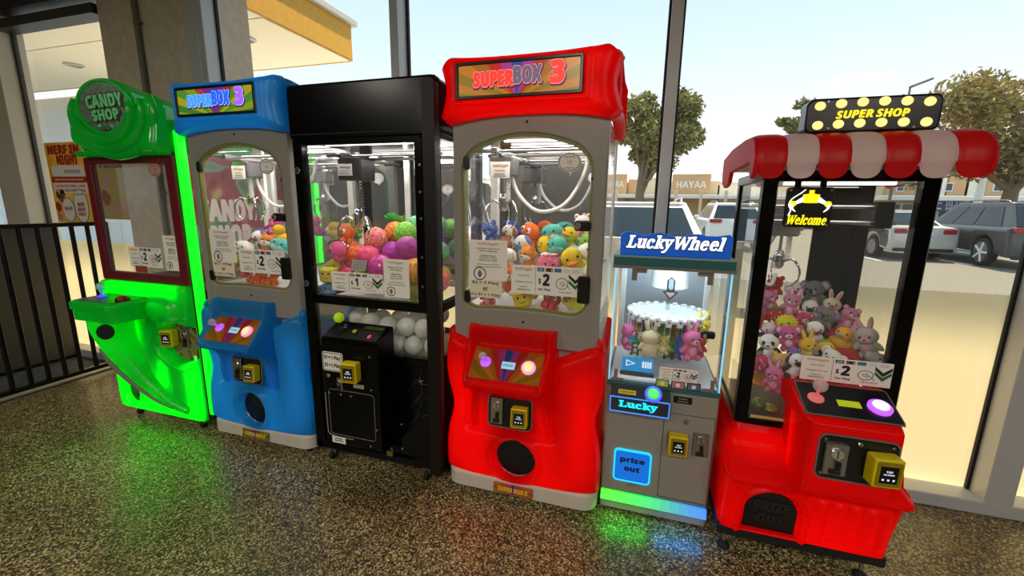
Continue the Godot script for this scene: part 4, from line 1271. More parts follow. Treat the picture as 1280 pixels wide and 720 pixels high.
func make_superboxes() -> void:
	var hr := [Color("7a6a12"), Color("b5751a"), Color("8f6f14"), Color("c2761c"), Color("a86418"), Color("b02a22"), Color("a03a8a"), Color("274a9a"), Color("a83a86"), Color("c0281e"), Color("a86418"), Color("c2761c"), Color("8f6f14"), Color("b5751a"), Color("7a6a12")]
	var rr := rays(hr, 0.5, 1.15, 15)
	var hb := [Color("3f7a2c"), Color("8a9a1e"), Color("4f8a2c"), Color("a8a01c"), Color("5d8a1e"), Color("9a2a3a"), Color("7a2a8a"), Color("2a4a9a"), Color("7a2a8a"), Color("a83a3a"), Color("7d9a1e"), Color("4f8a2c"), Color("a8a01c"), Color("3f7a2c"), Color("8a9a1e")]
	var rb := rays(hb, 0.5, 1.15, 15)
	var red := mat("lit_red_plastic", Color("c80f10"), 0.3, 0.0, {"emission_enabled": true, "emission": Color(1.0, 0.02, 0.02), "emission_energy_multiplier": 0.12, "metallic_specular": 0.35, "backlight_enabled": true, "backlight": Color(1.0, 0.08, 0.06)})
	var blue := mat("lit_blue_plastic", Color("2a88ac"), 0.32, 0.0, {"emission_enabled": true, "emission": Color(0.02, 0.42, 0.85), "emission_energy_multiplier": 0.05, "backlight_enabled": true, "backlight": Color(0.25, 0.75, 1.0)})
	var grey := mat("cabinet_grey", Color("8c8a82"), 0.35)
	var pr := mat("marquee_red_print", Color(0.2, 0.2, 0.2), 0.25, 0.0, {"albedo_texture": rr, "emission_enabled": true, "emission": Color.BLACK, "emission_texture": rr, "emission_energy_multiplier": 0.9})
	var pb := mat("marquee_green_print", Color(0.2, 0.2, 0.2), 0.25, 0.0, {"albedo_texture": rb, "emission_enabled": true, "emission": Color.BLACK, "emission_texture": rb, "emission_energy_multiplier": 0.9})
	var o := superbox(Vector3(-0.503, 0, -1.84), "red glowing claw machine with wavy red marquee and round prize hole", "red", red, grey, pr,
		[glow("w_red", Color("ff3a24"), 0.9, Color("d02818")), glow("w_grey", Color("6a6a80"), 0.7, Color("505058")), glow("w_red3", Color("ff3020"), 0.9, Color("d02818")), glow("w_dark", Color("5a1440"), 0.5, Color("3a1030")), glow("w_pink", Color("ff8a9a"), 0.8, Color("e08090"))], {"rays": rr, "lying": rays(hr, 0.5, 1.3, 15, true)})
	inner_strips(o, Color(1.0, 0.05, 0.04), 0.02)
	var b := superbox(Vector3(-2.115, 0, -1.84), "blue claw machine with wavy blue marquee and round prize hole", "blue", blue, grey, pb,
		[glow("w_blue", Color("4aa0ff"), 0.9, Color("2a70d0")), glow("w_blue2", Color("2a60ff"), 0.9, Color("2a50d0")), glow("w_violet", Color("b060ff"), 0.9, Color("8040d0")), glow("w_navy", Color("1a2a6a"), 0.5, Color("101a40")), glow("w_pale", Color("a0d0ff"), 0.8, Color("90b0e0"))], {"rays": rb, "lying": rays(hr, 0.5, 1.3, 15, true)})
	inner_strips(b, Color(0.12, 0.68, 0.9), 0.01)

# lamp strips between the carcass and the moulded front, and one above in the marquee
func inner_strips(o: Node3D, c: Color, e: float) -> void:
	var m := glow("strip_%s" % c.to_html(), c, 1.0, Color(0.5, 0.5, 0.5))
	for s in [[-0.3, 0.45, 0.02, 0.55], [0.29, 0.45, 0.02, 0.55], [-0.013, 0.16, 0.5, 0.02], [-0.2, 0.36, 0.02, 0.3], [0.12, 0.36, 0.02, 0.3], [-0.04, 0.66, 0.36, 0.02]]:
		part(o, "led_strip", box(Vector3(s[2], s[3], 0.004), 0), m, pt(s[0], s[1], -0.016))
		area(o, rot(s[0], s[1], -0.012, 0, 180), Vector2(s[2], s[3]), c, e * maxf(s[2], s[3]) / 0.5, 2)
	for y in [1.85, 2.0]:
		part(o, "led_strip", box(Vector3(0.64, 0.02, 0.004), 0), m, pt(0, y, 0.002))
		area(o, rot(0, y, 0.006, 0, 180), Vector2(0.64, 0.02), c, e * 1.3, 2)

# ================================================================ the green glowing cabinet
func make_candy() -> void:
	var green := mat("lit_green_plastic", Color("0aa53a"), 0.28, 0.0, {"emission_enabled": true, "emission": Color(0.0, 1.0, 0.16), "emission_energy_multiplier": 0.09, "backlight_enabled": true, "backlight": Color(0.1, 1.0, 0.25)})
	var green_dim := mat("lit_green_top", Color("0f9d48"), 0.18, 0.0, {"emission_enabled": true, "emission": Color(0.0, 1.0, 0.22), "emission_energy_multiplier": 0.06, "clearcoat_enabled": true, "clearcoat": 0.8, "clearcoat_roughness": 0.08, "backlight_enabled": true, "backlight": Color(0.1, 1.0, 0.3)})
	var maroon := mat("maroon", Color("6a1420"), 0.35)
	var o := thing("claw_machine", Vector3(-2.928, 0, -1.81), "glowing green claw machine with round swirl topper and dark red framed window", "claw machine")
	var D := 0.55
	for x in [-0.29, 0.29]:
		for z in [-0.45, -0.03]:
			caster(o, x, z, 0.022)
	part(o, "carcass", box(Vector3(0.72, 0.86, D), 0.01), maroon, pt(0, 0.51, -D / 2 - 0.005))
	# moulded lower front: panel, lobe and recess for the reader
	var rc := Vector2(0.24, 0.585)
	part(o, "glowing_front_shell", patch(90, 90, func(u: float, v: float) -> Vector3:
		var s := 2.0 * u - 1.0
		var x := s * 0.374
		var y := lerpf(0.07, 0.945, v)
		var e := pow(maxf(1.0 - pow(absf(s), 26.0), 0.0), 0.5) * pow(maxf(1.0 - pow(absf(2.0 * v - 1.0), 30.0), 0.0), 0.5)
		var z := 0.05 * e
		# raised lobe over the recess
		var d := Vector2((x - 0.17) / 0.16, (y - 0.79) / 0.085).length()
		z += 0.035 * (1.0 - ss(0.6, 1.05, d)) * e
		# recess for the reader, open to the edge
		var q := Vector2((x - rc.x - 0.04) / 0.17, (y - rc.y) / 0.135).length()
		z -= 0.06 * (1.0 - ss(0.85, 1.02, q)) * e
		z += 0.03 * exp(-pow((q - 1.12) / 0.1, 2)) * e
		# channels of the swoosh
		var c := x + 0.25 - 0.75 * (0.55 - y)
		z += 0.02 * exp(-pow((c - 0.16) / 0.035, 2)) * e * ss(0.1, 0.2, y)
		# slot below
		var h := Vector2((x + 0.21) / 0.075, (y - 0.215) / 0.1).length()
		z -= 0.045 * (1.0 - ss(0.85, 1.0, h)) * e
		z += 0.012 * exp(-pow((h - 1.12) / 0.12, 2)) * e
		return Vector3(x, y, z)), green)
	# horn from the console down to the far corner
	var spine := curve([Vector3(-0.14, 0.8, 0.12), Vector3(-0.15, 0.66, 0.12), Vector3(-0.1, 0.5, 0.1), Vector3(0.0, 0.34, 0.07), Vector3(0.15, 0.21, 0.05), Vector3(0.29, 0.15, 0.045)], 30)
	var rad := []
	for i in 31:
		rad.append(lerpf(0.15, 0.032, pow(i / 30.0, 0.75)))
	part(o, "glowing_horn", mb_tube(spine, rad, 22, 0.75).done(), green)
	var stripe := []
	for i in 19:
		var p: Vector3 = spine[8 + i]
		var rr: float = rad[8 + i]
		stripe.append(p + Vector3(-0.3, -0.5, 0.81) * rr * 0.96)
	var sr := []
	for i in 19:
		sr.append(0.004 + 0.022 * sin(PI * pow((i + 0.5) / 19.0, 0.6)))
	part(o, "grey_stripe", mb_tube(stripe, sr, 8, 0.5).done(), mat("olive_grey", Color("6b7060"), 0.4))
	# console
	var con := rrect(0.37, 0.25, 0.05, 5)
	var flat := Transform3D(Basis(Vector3(1, 0, 0), Vector3(0, 0, -1), Vector3(0, 1, 0)), Vector3(-0.1, 0.775, 0.13))
	part(o, "glowing_console", mb_extrude(con, -0.03, 0.085, 0.014).done(), green, flat)
	part(o, "glowing_console_rim", mb_extrude(rrect(0.392, 0.272, 0.055, 5), 0.035, 0.08, 0.012).done(), green, flat)
	var pad := part(o, "control_pad", extrude(rrect(0.33, 0.21, 0.04), 0, 0.004, 0.001), mat("pad_print", Color("3b3a26"), 0.25, 0.0, {"albedo_texture": noise_tex(0.03, [[0.0, Color("20301c")], [0.5, Color("6b5a30")], [0.75, Color("8a3a2a")], [1.0, Color("b0a070")]], 128), "uv1_triplanar": true, "uv1_scale": Vector3(6, 6, 6)}), flat * pt(0, 0, 0.083))
	joystick(o, pt(-0.2, 0.862, 0.13), mat("clear_blue_knob", Color(0.75, 0.85, 1.0, 0.4), 0.05, 0.0, {"transparency": BaseMaterial3D.TRANSPARENCY_ALPHA}), glow("blue_led", Color(0.15, 0.25, 1.0), 0.8), 0.024)
	push_button(o, pt(-0.0, 0.862, 0.14), 0.036, mat("red_cap", Color("a01512"), 0.2), mat("red_ring", Color("6a0e0c"), 0.3))
	part(o, "speaker", mb_extrude(disc(0.04, 24, Vector2.ZERO, 0.048), 0, 0.01, 0.003).done(), M.black_matt, rot(-0.068, 0.677, 0.214, 8, 54))
	part(o, "prize_slot", mb_extrude(disc(0.066, 28, Vector2.ZERO, 0.09), 0, 0.006, 0.002).done(), M.black, pt(-0.21, 0.215, 0.018))
	var w1 := words(o, "YOU WIN", rot(-0.2, 0.2, 0.026), 0.08, 0.03, M.ink_grey, {"thick": 0.01, "name": "slot_lettering"})
	# reader in its recess, on a printed plate
	part(o, "recess_plate", extrude(disc(0.13, 30, Vector2.ZERO, 0.125), 0, 0.003), mat("candy_print", Color(0.9, 0.9, 0.9), 0.5, 0.0, {"albedo_texture": noise_tex(0.02, [[0.0, Color("2c5a2a")], [0.4, Color("b08a5a")], [0.6, Color("5a8a4a")], [0.8, Color("c07a6a")], [1.0, Color("d8d0b0")]], 256, FastNoiseLite.TYPE_CELLULAR, 6, 1), "uv1_triplanar": true, "uv1_scale": Vector3(4, 4, 4)}), pt(0.235, 0.585, -0.006))
	card_reader(o, rot(0.17, 0.61, 0.01, 0, 10), 0.085)
	coin_mech(o, pt(0.27, 0.61, 0.004), 0.06, 0.12)
	# window with dark red frame
	var inner := rrect(0.63, 0.655, 0.006, 2, Vector2(-0.005, 1.325))
	part(o, "door_frame", mb_frame(rrect(0.75, 0.75, 0.006, 2, Vector2(0, 1.318)), inner, -0.02, 0.012, 0.004).done(), maroon)
	glass_face(o, "front_glass", Vector3(-0.32, 1.0, 0), Vector3(0.31, 1.0, 0), Vector3(0.31, 1.65, 0), Vector3(-0.32, 1.65, 0), M.acrylic)
	for sx in [-1.0, 1.0]:
		part(o, "back_post", box(Vector3(0.04, 0.74, 0.04), 0.003), maroon, pt(sx * 0.34, 1.32, -D + 0.02))
		glass_face(o, "side_glass", Vector3(sx * 0.36, 0.95, -0.02), Vector3(sx * 0.36, 0.95, -D), Vector3(sx * 0.36, 1.69, -D), Vector3(sx * 0.36, 1.69, -0.02), M.acrylic)
	glass_face(o, "back_glass", Vector3(-0.36, 0.95, -D + 0.02), Vector3(0.36, 0.95, -D + 0.02), Vector3(0.36, 1.69, -D + 0.02), Vector3(-0.36, 1.69, -D + 0.02), M.acrylic)
	part(o, "roof_panel", box(Vector3(0.74, 0.03, D), 0.004), maroon, pt(0, 1.7, -D / 2))
	part(o, "red_tail_lamp", box(Vector3(0.06, 0.02, 0.02), 0.004), mat("red_trim", Color("b02020"), 0.3), pt(0.26, 1.255, -0.2))
	price_sign(o, pt(0.03, 1.1, 0.004), 0.28, 0.12, "2")
	notice(o, pt(0.262, 1.135, 0.004), 0.13, 0.21)
	part(o, "red_label", box(Vector3(0.1, 0.04, 0.002), 0), mat("label_red", Color("9a3a30"), 0.6), pt(-0.02, 1.025, 0.006))
	bubble(o, pt(0.215, 1.615, 0.003), 0.05, mat("bubble_pink", Color("b98a80"), 0.6))
	# light strip down the side, and the printed side panel
	part(o, "side_light_strip", box(Vector3(0.035, 1.72, 0.05), 0.006), glow("green_strip", Color(0.02, 1.0, 0.1), 0.95, Color("20c040")), pt(0.392, 0.97, -0.03))
	area(o, rot(0.415, 0.97, -0.03, 0, -90), Vector2(0.05, 1.6), Color(0.05, 1.0, 0.15), 0.05, 4)
	area(o, rot(-0.05, 0.4, 0.2, -25, 180), Vector2(0.4, 0.5), Color(0.05, 1.0, 0.15), 0.06, 5)
	var gl := glow("strip_green", Color(0.1, 1.0, 0.2), 1.0)
	for s in [[-0.3, 0.5, 0.02, 0.7], [0.33, 0.3, 0.02, 0.4], [0.0, 0.12, 0.6, 0.02], [0.0, 0.9, 0.6, 0.02], [-0.1, 0.5, 0.02, 0.6], [0.1, 0.3, 0.02, 0.3]]:
		part(o, "led_strip", box(Vector3(s[2], s[3], 0.004), 0), gl, pt(s[0], s[1], 0.0))
		area(o, rot(s[0], s[1], 0.004, 0, 180), Vector2(s[2], s[3]), Color(0.1, 1.0, 0.2), 0.055 * maxf(s[2], s[3]) / 0.5, 2)
	part(o, "led_bulb", ball(), gl, sc(-0.14, 0.7, 0.12, Vector3.ONE * 0.02))
	omni(o, Vector3(-0.14, 0.7, 0.12), Color(0.1, 1.0, 0.2), 0.03, 0.02, 2)
	part(o, "led_bulb", ball(), gl, sc(-0.04, 0.46, 0.08, Vector3.ONE * 0.02))
	omni(o, Vector3(-0.04, 0.46, 0.08), Color(0.1, 1.0, 0.2), 0.01, 0.02, 2)
	for p in [Vector3(-0.22, 1.78, 0.06), Vector3(-0.04, 1.74, 0.075), Vector3(0.22, 1.8, 0.07), Vector3(-0.04, 1.93, 0.1)]:
		part(o, "led_bulb", ball(), gl, sc(p.x, p.y, p.z, Vector3.ONE * 0.012))
		omni(o, p, Color(0.1, 1.0, 0.25), 0.002, 0.012, 2)
	var art := part(o, "side_print", box(Vector3(0.004, 0.8, D - 0.02), 0), mat("side_art", Color(1, 1, 1), 0.6, 0.0, {"albedo_texture": noise_tex(0.012, [[0.0, Color("3f5a4a")], [0.35, Color("6a8a70")], [0.5, Color("7a2a3a")], [0.75, Color("8a3040")], [1.0, Color("a8a060")]], 256, FastNoiseLite.TYPE_SIMPLEX_SMOOTH, 12, 2), "uv1_triplanar": true, "uv1_scale": Vector3(1.2, 1.2, 1.2)}), pt(0.372, 1.3, -D / 2 - 0.02))
	words(art, "CANDY", rot(0.003, 0.09, -0.0, 0, 90), 0.4, 0.15, mat("art_white", Color("cfc4bf"), 0.6), {"bold": 0.06, "thick": 0.003, "arc": 0.02})
	words(art, "SHOP", rot(0.003, -0.08, -0.0, 0, 90), 0.3, 0.15, M.art_white, {"bold": 0.06, "thick": 0.003})
	# topper: ridged swirl round a drum with the emblem
	var dc := Vector2(0.06, 1.925)
	part(o, "glowing_topper_swirl", patch(110, 60, func(u: float, v: float) -> Vector3:
		var s := 2.0 * u - 1.0
		var x := lerpf(-0.315, 0.385, u)
		var top := 1.88 + 0.075 * exp(-pow((x + 0.24) / 0.09, 2)) + 0.125 * exp(-pow((x - 0.32) / 0.09, 2)) - 0.07 * ss(0.88, 1.0, absf(s)) * (1.0 if s < 0 else 0.3)
		var bot := 1.7 + 0.1 * pow(maxf(-s, 0.0), 4.0)
		var y := lerpf(bot, top, v)
		var r := Vector2((x - dc.x) * 0.82, y - dc.y).length()
		var e := pow(maxf(1.0 - pow(absf(s), 10.0), 0.0), 0.5) * pow(maxf(1.0 - pow(absf(2.0 * v - 1.0), 8.0), 0.0), 0.5)
		var z := 0.02 + (0.09 + 0.05 * ss(0.16, 0.36, r)) * e
		z -= 0.03 * e
		return Vector3(x, y, z)), green_dim)
	for k in 3:
		var arc := []
		var ar := []
		for i in 41:
			var g := deg_to_rad(lerpf(168.0 - 6.0 * k, 372.0 + 4.0 * k, i / 40.0))
			var rr := 0.178 + 0.037 * k
			arc.append(Vector3(dc.x + cos(g) * rr * (1.42 if cos(g) < 0 else 1.2), dc.y + sin(g) * rr * 0.88 - 0.004 * k, 0.125 - 0.03 * k))
			ar.append(0.008 + 0.022 * pow(sin(PI * clampf(i / 40.0, 0.02, 0.98)), 0.45))
		part(o, "topper_ridge", mb_tube(arc, ar, 12).done(), green_dim)
	part(o, "topper_base", box(Vector3(0.7, 0.03, 0.12), 0.008), green_dim, pt(0.01, 1.708, 0.01))
	part(o, "topper_body", mb_extrude(rrect(0.72, 0.2, 0.08, 5, Vector2(0, 1.8)), -D + 0.02, 0.03, 0.02).done(), green_dim)
	part(o, "glowing_topper_drum", mb_extrude(disc(0.152, 44), -0.34, 0.15, 0.02, 4).done(), green_dim, rot(dc.x, dc.y, 0, -3, 20))
	var em := part(o, "emblem", extrude(disc(0.128, 40), 0, 0.006, 0.002), mat("emblem_tinted_print", Color(1, 1, 1), 0.35, 0.0, {"albedo_texture": noise_tex(0.03, [[0.0, Color("0c2a16")], [0.4, Color("14502a")], [0.6, Color("1a7a3c")], [0.8, Color("3a3a1a")], [1.0, Color("4a8a44")]], 256, FastNoiseLite.TYPE_SIMPLEX_SMOOTH, 21, 3), "uv1_triplanar": true, "uv1_scale": Vector3(2.5, 2.5, 2.5)}), rot(dc.x, dc.y, 0, -3, 20) * pt(0, 0, 0.149))  # hues darkened and greened to stand for the green backlight
	part(em, "emblem_rim", mb_frame(disc(0.142, 44), disc(0.128, 44), 0, 0.014, 0.004).done(), green_dim)
	var l1 := mat("emblem_word", Color("4ec878"), 0.35)
	var l2 := mat("emblem_shadow", Color("3a2a1c"), 0.5)
	for e in [["CANDY", 0.03, 0.19, 0.068], ["SHOP", -0.042, 0.14, 0.058]]:
		words(em, e[0], rot(0.01, e[1], 0.007, 0, 0, 8), e[2] + 0.022, e[3] + 0.022, l2, {"bold": 0.1, "thick": 0.03})
		words(em, e[0], rot(0.01, e[1], 0.012, 0, 0, 8), e[2], e[3], l1, {"bold": 0.05, "thick": 0.06})
	for i in 8:
		var p := Vector2(-0.03 + 0.022 * i, -0.1 - 0.012 * ((i * 5) % 3))
		part(em, "sweet", ball(), [l1, l2, M.sign_green][i % 3], sc(p.x, p.y + 0.0, 0.008, Vector3(0.012, 0.01, 0.006)))

# ================================================================ the black cabinet
func make_black() -> void:
	var blk := mat("cabinet_black", Color("040405"), 0.2, 0.0, {"metallic_specular": 0.3})
	var mesh_m := mat("perforated_red", Color("2a1014"), 0.45, 0.2, {"albedo_texture": picture(32, 32, func(u: float, v: float) -> Color:
		return Color("0a0708") if Vector2(u - 0.5, v - 0.5).length() < 0.32 else Color("4a2026")), "uv1_triplanar": true, "uv1_scale": Vector3(90, 90, 90)})
	var o := thing("claw_machine", Vector3(-1.31, 0, -1.79), "tall black claw machine with boxy console holding a yellow green ball joystick", "claw machine")
	var D := 0.58
	for x in [-0.3, 0.3]:
		for z in [-0.5, -0.03]:
			caster(o, x, z, 0.03)
	# frame
	for sx in [-1.0, 1.0]:
		part(o, "front_post", box(Vector3(0.06, 1.93, 0.05), 0.008), blk, pt(sx * 0.37, 1.035, -0.025))
		part(o, "back_post", box(Vector3(0.06, 1.93, 0.05), 0.008), blk, pt(sx * 0.37, 1.035, -D + 0.025))
		part(o, "side_base", box(Vector3(0.03, 0.6, D - 0.1), 0.004), blk, pt(sx * 0.38, 0.39, -D / 2))
		part(o, "side_rail", box(Vector3(0.03, 0.05, D - 0.1), 0.004), blk, pt(sx * 0.38, 0.945, -D / 2))
		glass_face(o, "side_glass", Vector3(sx * 0.385, 0.69, -0.05), Vector3(sx * 0.385, 0.69, -D + 0.05), Vector3(sx * 0.385, 1.75, -D + 0.05), Vector3(sx * 0.385, 1.75, -0.05), M.acrylic)
	part(o, "mesh_corner", mb_extrude(PackedVector2Array([Vector2(-0.03, -0.05), Vector2(0.03, -0.05), Vector2(0.03, 0.0), Vector2(0.012, 0.03), Vector2(-0.03, 0.03)]), 0.0, 1.9, 0.0).done(), mesh_m, Transform3D(Basis(Vector3(1, 0, 0), Vector3(0, 0, -1), Vector3(0, 1, 0)), Vector3(0.372, 0.07, -0.028)))
	part(o, "header", mb_extrude(rrect(0.8, 0.255, 0.02, 3, Vector2(0, 1.872)), -D, 0.012, 0.012).done(), blk)
	part(o, "header_seam", box(Vector3(0.76, 0.004, 0.004), 0), M.ink, pt(0, 1.77, 0.012))
	part(o, "door_head", box(Vector3(0.68, 0.03, 0.03), 0.004), blk, pt(-0.01, 1.735, 0.002))
	part(o, "middle_rail", box(Vector3(0.7, 0.045, 0.05), 0.005), blk, pt(0, 0.945, -0.02))
	part(o, "door_stile", box(Vector3(0.045, 0.8, 0.03), 0.004), blk, pt(0.318, 1.34, 0.004))
	part(o, "door_stile", box(Vector3(0.04, 0.8, 0.03), 0.004), blk, pt(-0.345, 1.34, 0.004))
	part(o, "low_rail", box(Vector3(0.7, 0.04, 0.05), 0.005), blk, pt(0, 0.665, -0.02))
	part(o, "front_panel", box(Vector3(0.7, 0.58, 0.03), 0.004), blk, pt(0, 0.365, -0.03))
	part(o, "base_plate", box(Vector3(0.8, 0.05, D), 0.008), blk, pt(0, 0.095, -D / 2))
	part(o, "back_panel", box(Vector3(0.68, 0.6, 0.02), 0.003), blk, pt(0, 0.38, -D + 0.02))
	# bright panel stripes behind the lower front and a torn wrapper look
	part(o, "divider_shelf", box(Vector3(0.7, 0.015, D - 0.08), 0.002), blk, pt(0, 0.655, -D / 2))
	part(o, "toy_tray", box(Vector3(0.42, 0.012, D - 0.1), 0.002), M.white, pt(-0.12, 0.93, -D / 2))
	glass_face(o, "upper_glass", Vector3(-0.33, 0.965, -0.006), Vector3(0.3, 0.965, -0.006), Vector3(0.3, 1.73, -0.006), Vector3(-0.33, 1.73, -0.006), M.acrylic)
	glass_face(o, "lower_glass", Vector3(-0.335, 0.685, -0.02), Vector3(0.335, 0.685, -0.02), Vector3(0.335, 0.925, -0.02), Vector3(-0.335, 0.925, -0.02), M.acrylic)
	# back: a mirror beside clear glass and a dark post
	part(o, "back_mirror", box(Vector3(0.24, 0.78, 0.006), 0), M.mirror, pt(0.2, 1.34, -D + 0.03))
	part(o, "mirror_trim", box(Vector3(0.012, 0.78, 0.012), 0.002), mat("wood_trim", Color("9a7a5a"), 0.5), pt(0.072, 1.34, -D + 0.035))
	part(o, "inner_post", box(Vector3(0.06, 0.8, 0.04), 0.004), blk, pt(0.035, 1.34, -D + 0.04))
	part(o, "mirror_rail", box(Vector3(0.26, 0.03, 0.02), 0.003), M.white, pt(0.2, 1.69, -D + 0.045))
	part(o, "back_mirror", box(Vector3(0.26, 0.78, 0.006), 0), M.mirror, pt(-0.21, 1.34, -D + 0.03))
	part(o, "mirror_post", box(Vector3(0.03, 0.78, 0.02), 0.003), M.white, pt(-0.075, 1.34, -D + 0.04))
	bubble(o, pt(0.19, 1.53, -D + 0.036), 0.036)  # stands for a bubble reflected in the mirror, built as a flat disc
	for z in [-0.1, -0.5]:
		part(o, "light_strip", box(Vector3(0.55, 0.012, 0.02), 0.002), M.led_strip, pt(0, 1.735, z))
		area(o, rot(0, 1.72, z, -90), Vector2(0.55, 0.03), Color(1, 0.97, 0.95), 0.22, 4)
	for z in [-0.18, -0.38]:
		part(o, "gantry_rail", rail_mesh(0.68), M.steel, rot(0, 1.69, z, 0, 0, 90))
	part(o, "gantry_beam", box(Vector3(0.03, 0.02, 0.4), 0.003), M.black, pt(-0.19, 1.68, -0.28))
	claw(o, Vector3(-0.19, 1.62, -0.22), 1.15, M.black, 0.2)
	var tagp := part(o, "claw_tag", box(Vector3(0.09, 0.06, 0.003), 0.001), mat("tag_grey", Color("8d8a86"), 0.6), pt(-0.21, 1.615, -0.15))
	words(tagp, "KidGiggle", pt(0.005, 0.012, 0.002), 0.065, 0.012, M.ink, {"thick": 0.002})
	lines(tagp, 0, -0.005, 0.002, 0.06, 2, 0.012, M.ink_grey, 0.004)
	# notices on the glass
	price_sign(o, pt(-0.058, 1.05, 0.002), 0.305, 0.098, "1")
	notice(o, pt(0.172, 1.085, 0.002), 0.142, 0.19)
	var n := part(o, "small_plate", box(Vector3(0.09, 0.055, 0.003), 0.001), M.tag_grey, rot(-0.08, 1.13, -0.05, -20))
	lines(n, 0, 0.015, 0.002, 0.07, 3, 0.014, M.ink_grey, 0.004)
	for y in [1.6, 1.03]:
		lock(o, pt(-0.352, y, 0.02), 0.016)
	for y in [1.62, 1.5, 1.38, 1.2, 1.06]:
		part(o, "screw", cyl(0.006, 0.004, 0.001, 10), M.steel, rot(0.325, y, 0.019, 90))
	# console
	var cx := -0.025
	var prof := PackedVector2Array([Vector2(0.0, 0.2), Vector2(0.12, 0.21), Vector2(0.14, 0.24), Vector2(0.14, 0.765), Vector2(0.13, 0.79), Vector2(0.012, 0.838), Vector2(0.0, 0.838)])
	part(o, "console_body", mb_extrude(prof, -0.165, 0.165, 0.01).done(), blk, Transform3D(Basis(Vector3(0, 0, 1), Vector3(0, 1, 0), Vector3(-1, 0, 0)), Vector3(cx, 0, 0)))
	var slope := rad_to_deg(atan2(0.048, 0.118))
	var pad := part(o, "control_pad", box(Vector3(0.3, 0.004, 0.118), 0.001), M.black, rot(cx, 0.8165, 0.072, slope))
	joystick(pad, pt(-0.09, 0.002, -0.015), glow("lime_knob", Color(0.55, 0.75, 0.02), 0.35, Color("a8c810")), M.black, 0.026)
	push_button(pad, pt(-0.0, 0.002, 0.01), 0.018, mat("yellow_cap", Color("c8b010"), 0.3), M.black)
	words(pad, "0", rot(0.095, 0.003, 0.03, -90), 0.014, 0.024, glow("red_digit", Color(1, 0.05, 0.05), 1.4), {"thick": 0.01, "name": "led_digit"})
	words(pad, "STAR SONG", rot(0.085, 0.003, -0.035, -90), 0.11, 0.022, mat("green_print", Color("6a8a2a"), 0.4), {"slant": 0.3, "thick": 0.01})
	lines(pad, -0.06, -0.0, 0.0, 0.001, 1, 0.01, M.ink_grey)
	var sp := part(o, "rate_plate", extrude(rrect(0.12, 0.1, 0.012), 0, 0.004, 0.001), M.paper, pt(cx - 0.095, 0.67, 0.14))
	part(sp, "plate_border", mb_frame(rrect(0.112, 0.092, 0.01), rrect(0.106, 0.086, 0.008), 0, 0.001).done(), M.ink, pt(0, 0, 0.0042))
	words(sp, "$1 = 1 Play", pt(0, 0.02, 0.0045), 0.095, 0.028, M.ink, {"bold": 0.03, "thick": 0.003})
	words(sp, "$2 = 2 Play", pt(0, -0.02, 0.0045), 0.095, 0.028, M.ink, {"bold": 0.03, "thick": 0.003})
	card_reader(o, rot(cx + 0.03, 0.645, 0.152, 0, 6), 0.082)
	coin_mech(o, pt(cx - 0.06, 0.555, 0.141), 0.03, 0.07)
	lock(o, pt(cx - 0.125, 0.595, 0.14), 0.011)
	part(o, "label_tab", box(Vector3(0.06, 0.02, 0.003), 0), mat("tab", Color("a8a49a"), 0.6), pt(cx + 0.05, 0.56, 0.142))
	part(o, "service_door", mb_frame(rrect(0.27, 0.25, 0.02), rrect(0.264, 0.244, 0.016), 0, 0.006, 0.001).done(), M.ink_grey, pt(cx - 0.0, 0.4, 0.138))
	part(o, "door_outline", mb_tube(curve([Vector3(-0.155, 0.5, 0), Vector3(-0.155, 0.32, 0), Vector3(-0.148, 0.275, 0), Vector3(-0.1, 0.262, 0), Vector3(0.0, 0.262, 0)], 20), 0.003, 6).done(), mat("pale_line", Color("8f9290"), 0.5), pt(cx, 0, 0.139))
	var lab := part(o, "white_label", box(Vector3(0.08, 0.035, 0.003), 0), M.paper, pt(cx - 0.09, 0.245, 0.141))
	lines(lab, 0, 0.008, 0.002, 0.06, 2, 0.012, M.ink, 0.005)
	for p in [Vector2(-0.13, 0.5), Vector2(-0.06, 0.5), Vector2(-0.0, 0.5), Vector2(0.12, 0.72), Vector2(0.12, 0.55), Vector2(0.1, 0.245), Vector2(0.14, 0.34)]:
		part(o, "rivet", ball(10, 6), M.steel, sc(cx + p.x, p.y, 0.14, Vector3.ONE * 0.006))
	var pk := part(o, "padlock", box(Vector3(0.035, 0.032, 0.014), 0.003), mat("brass", Color("a08a4a"), 0.35, 0.8), pt(0.11, 0.148, 0.03))
	part(pk, "shackle", tube(curve([Vector3(-0.012, 0.012, 0), Vector3(-0.012, 0.03, 0), Vector3(0, 0.042, 0), Vector3(0.012, 0.03, 0), Vector3(0.012, 0.012, 0)], 14), 0.003, 6), M.chrome)
	for p in [Vector2(0.16, 0.16), Vector2(0.16, 0.3), Vector2(-0.3, 0.3)]:
		part(o, "rivet", ball(10, 6), M.steel, sc(p.x, p.y, -0.012, Vector3.ONE * 0.007))
	# green printed swirl on the lower panel
	for i in 9:
		var a := 0.4 + i * 0.16
		part(o, "printed_streak", mb_tube([Vector3(0, 0, 0), Vector3(0.05 + 0.02 * (i % 3), 0.05 + 0.012 * ((i * 3) % 4), 0), Vector3(0.08, 0.1, 0)], [0.001, 0.004, 0.001], 5, 0.2).done(), mat("dull_green", Color("4a6a50"), 0.4) if i % 2 else mat("dull_grey", Color("6a7276"), 0.4), rot(0.2 + 0.035 * (i % 3), 0.3 + 0.03 * i, -0.013, 0, 0, 20.0 * sin(i * 2.1)))
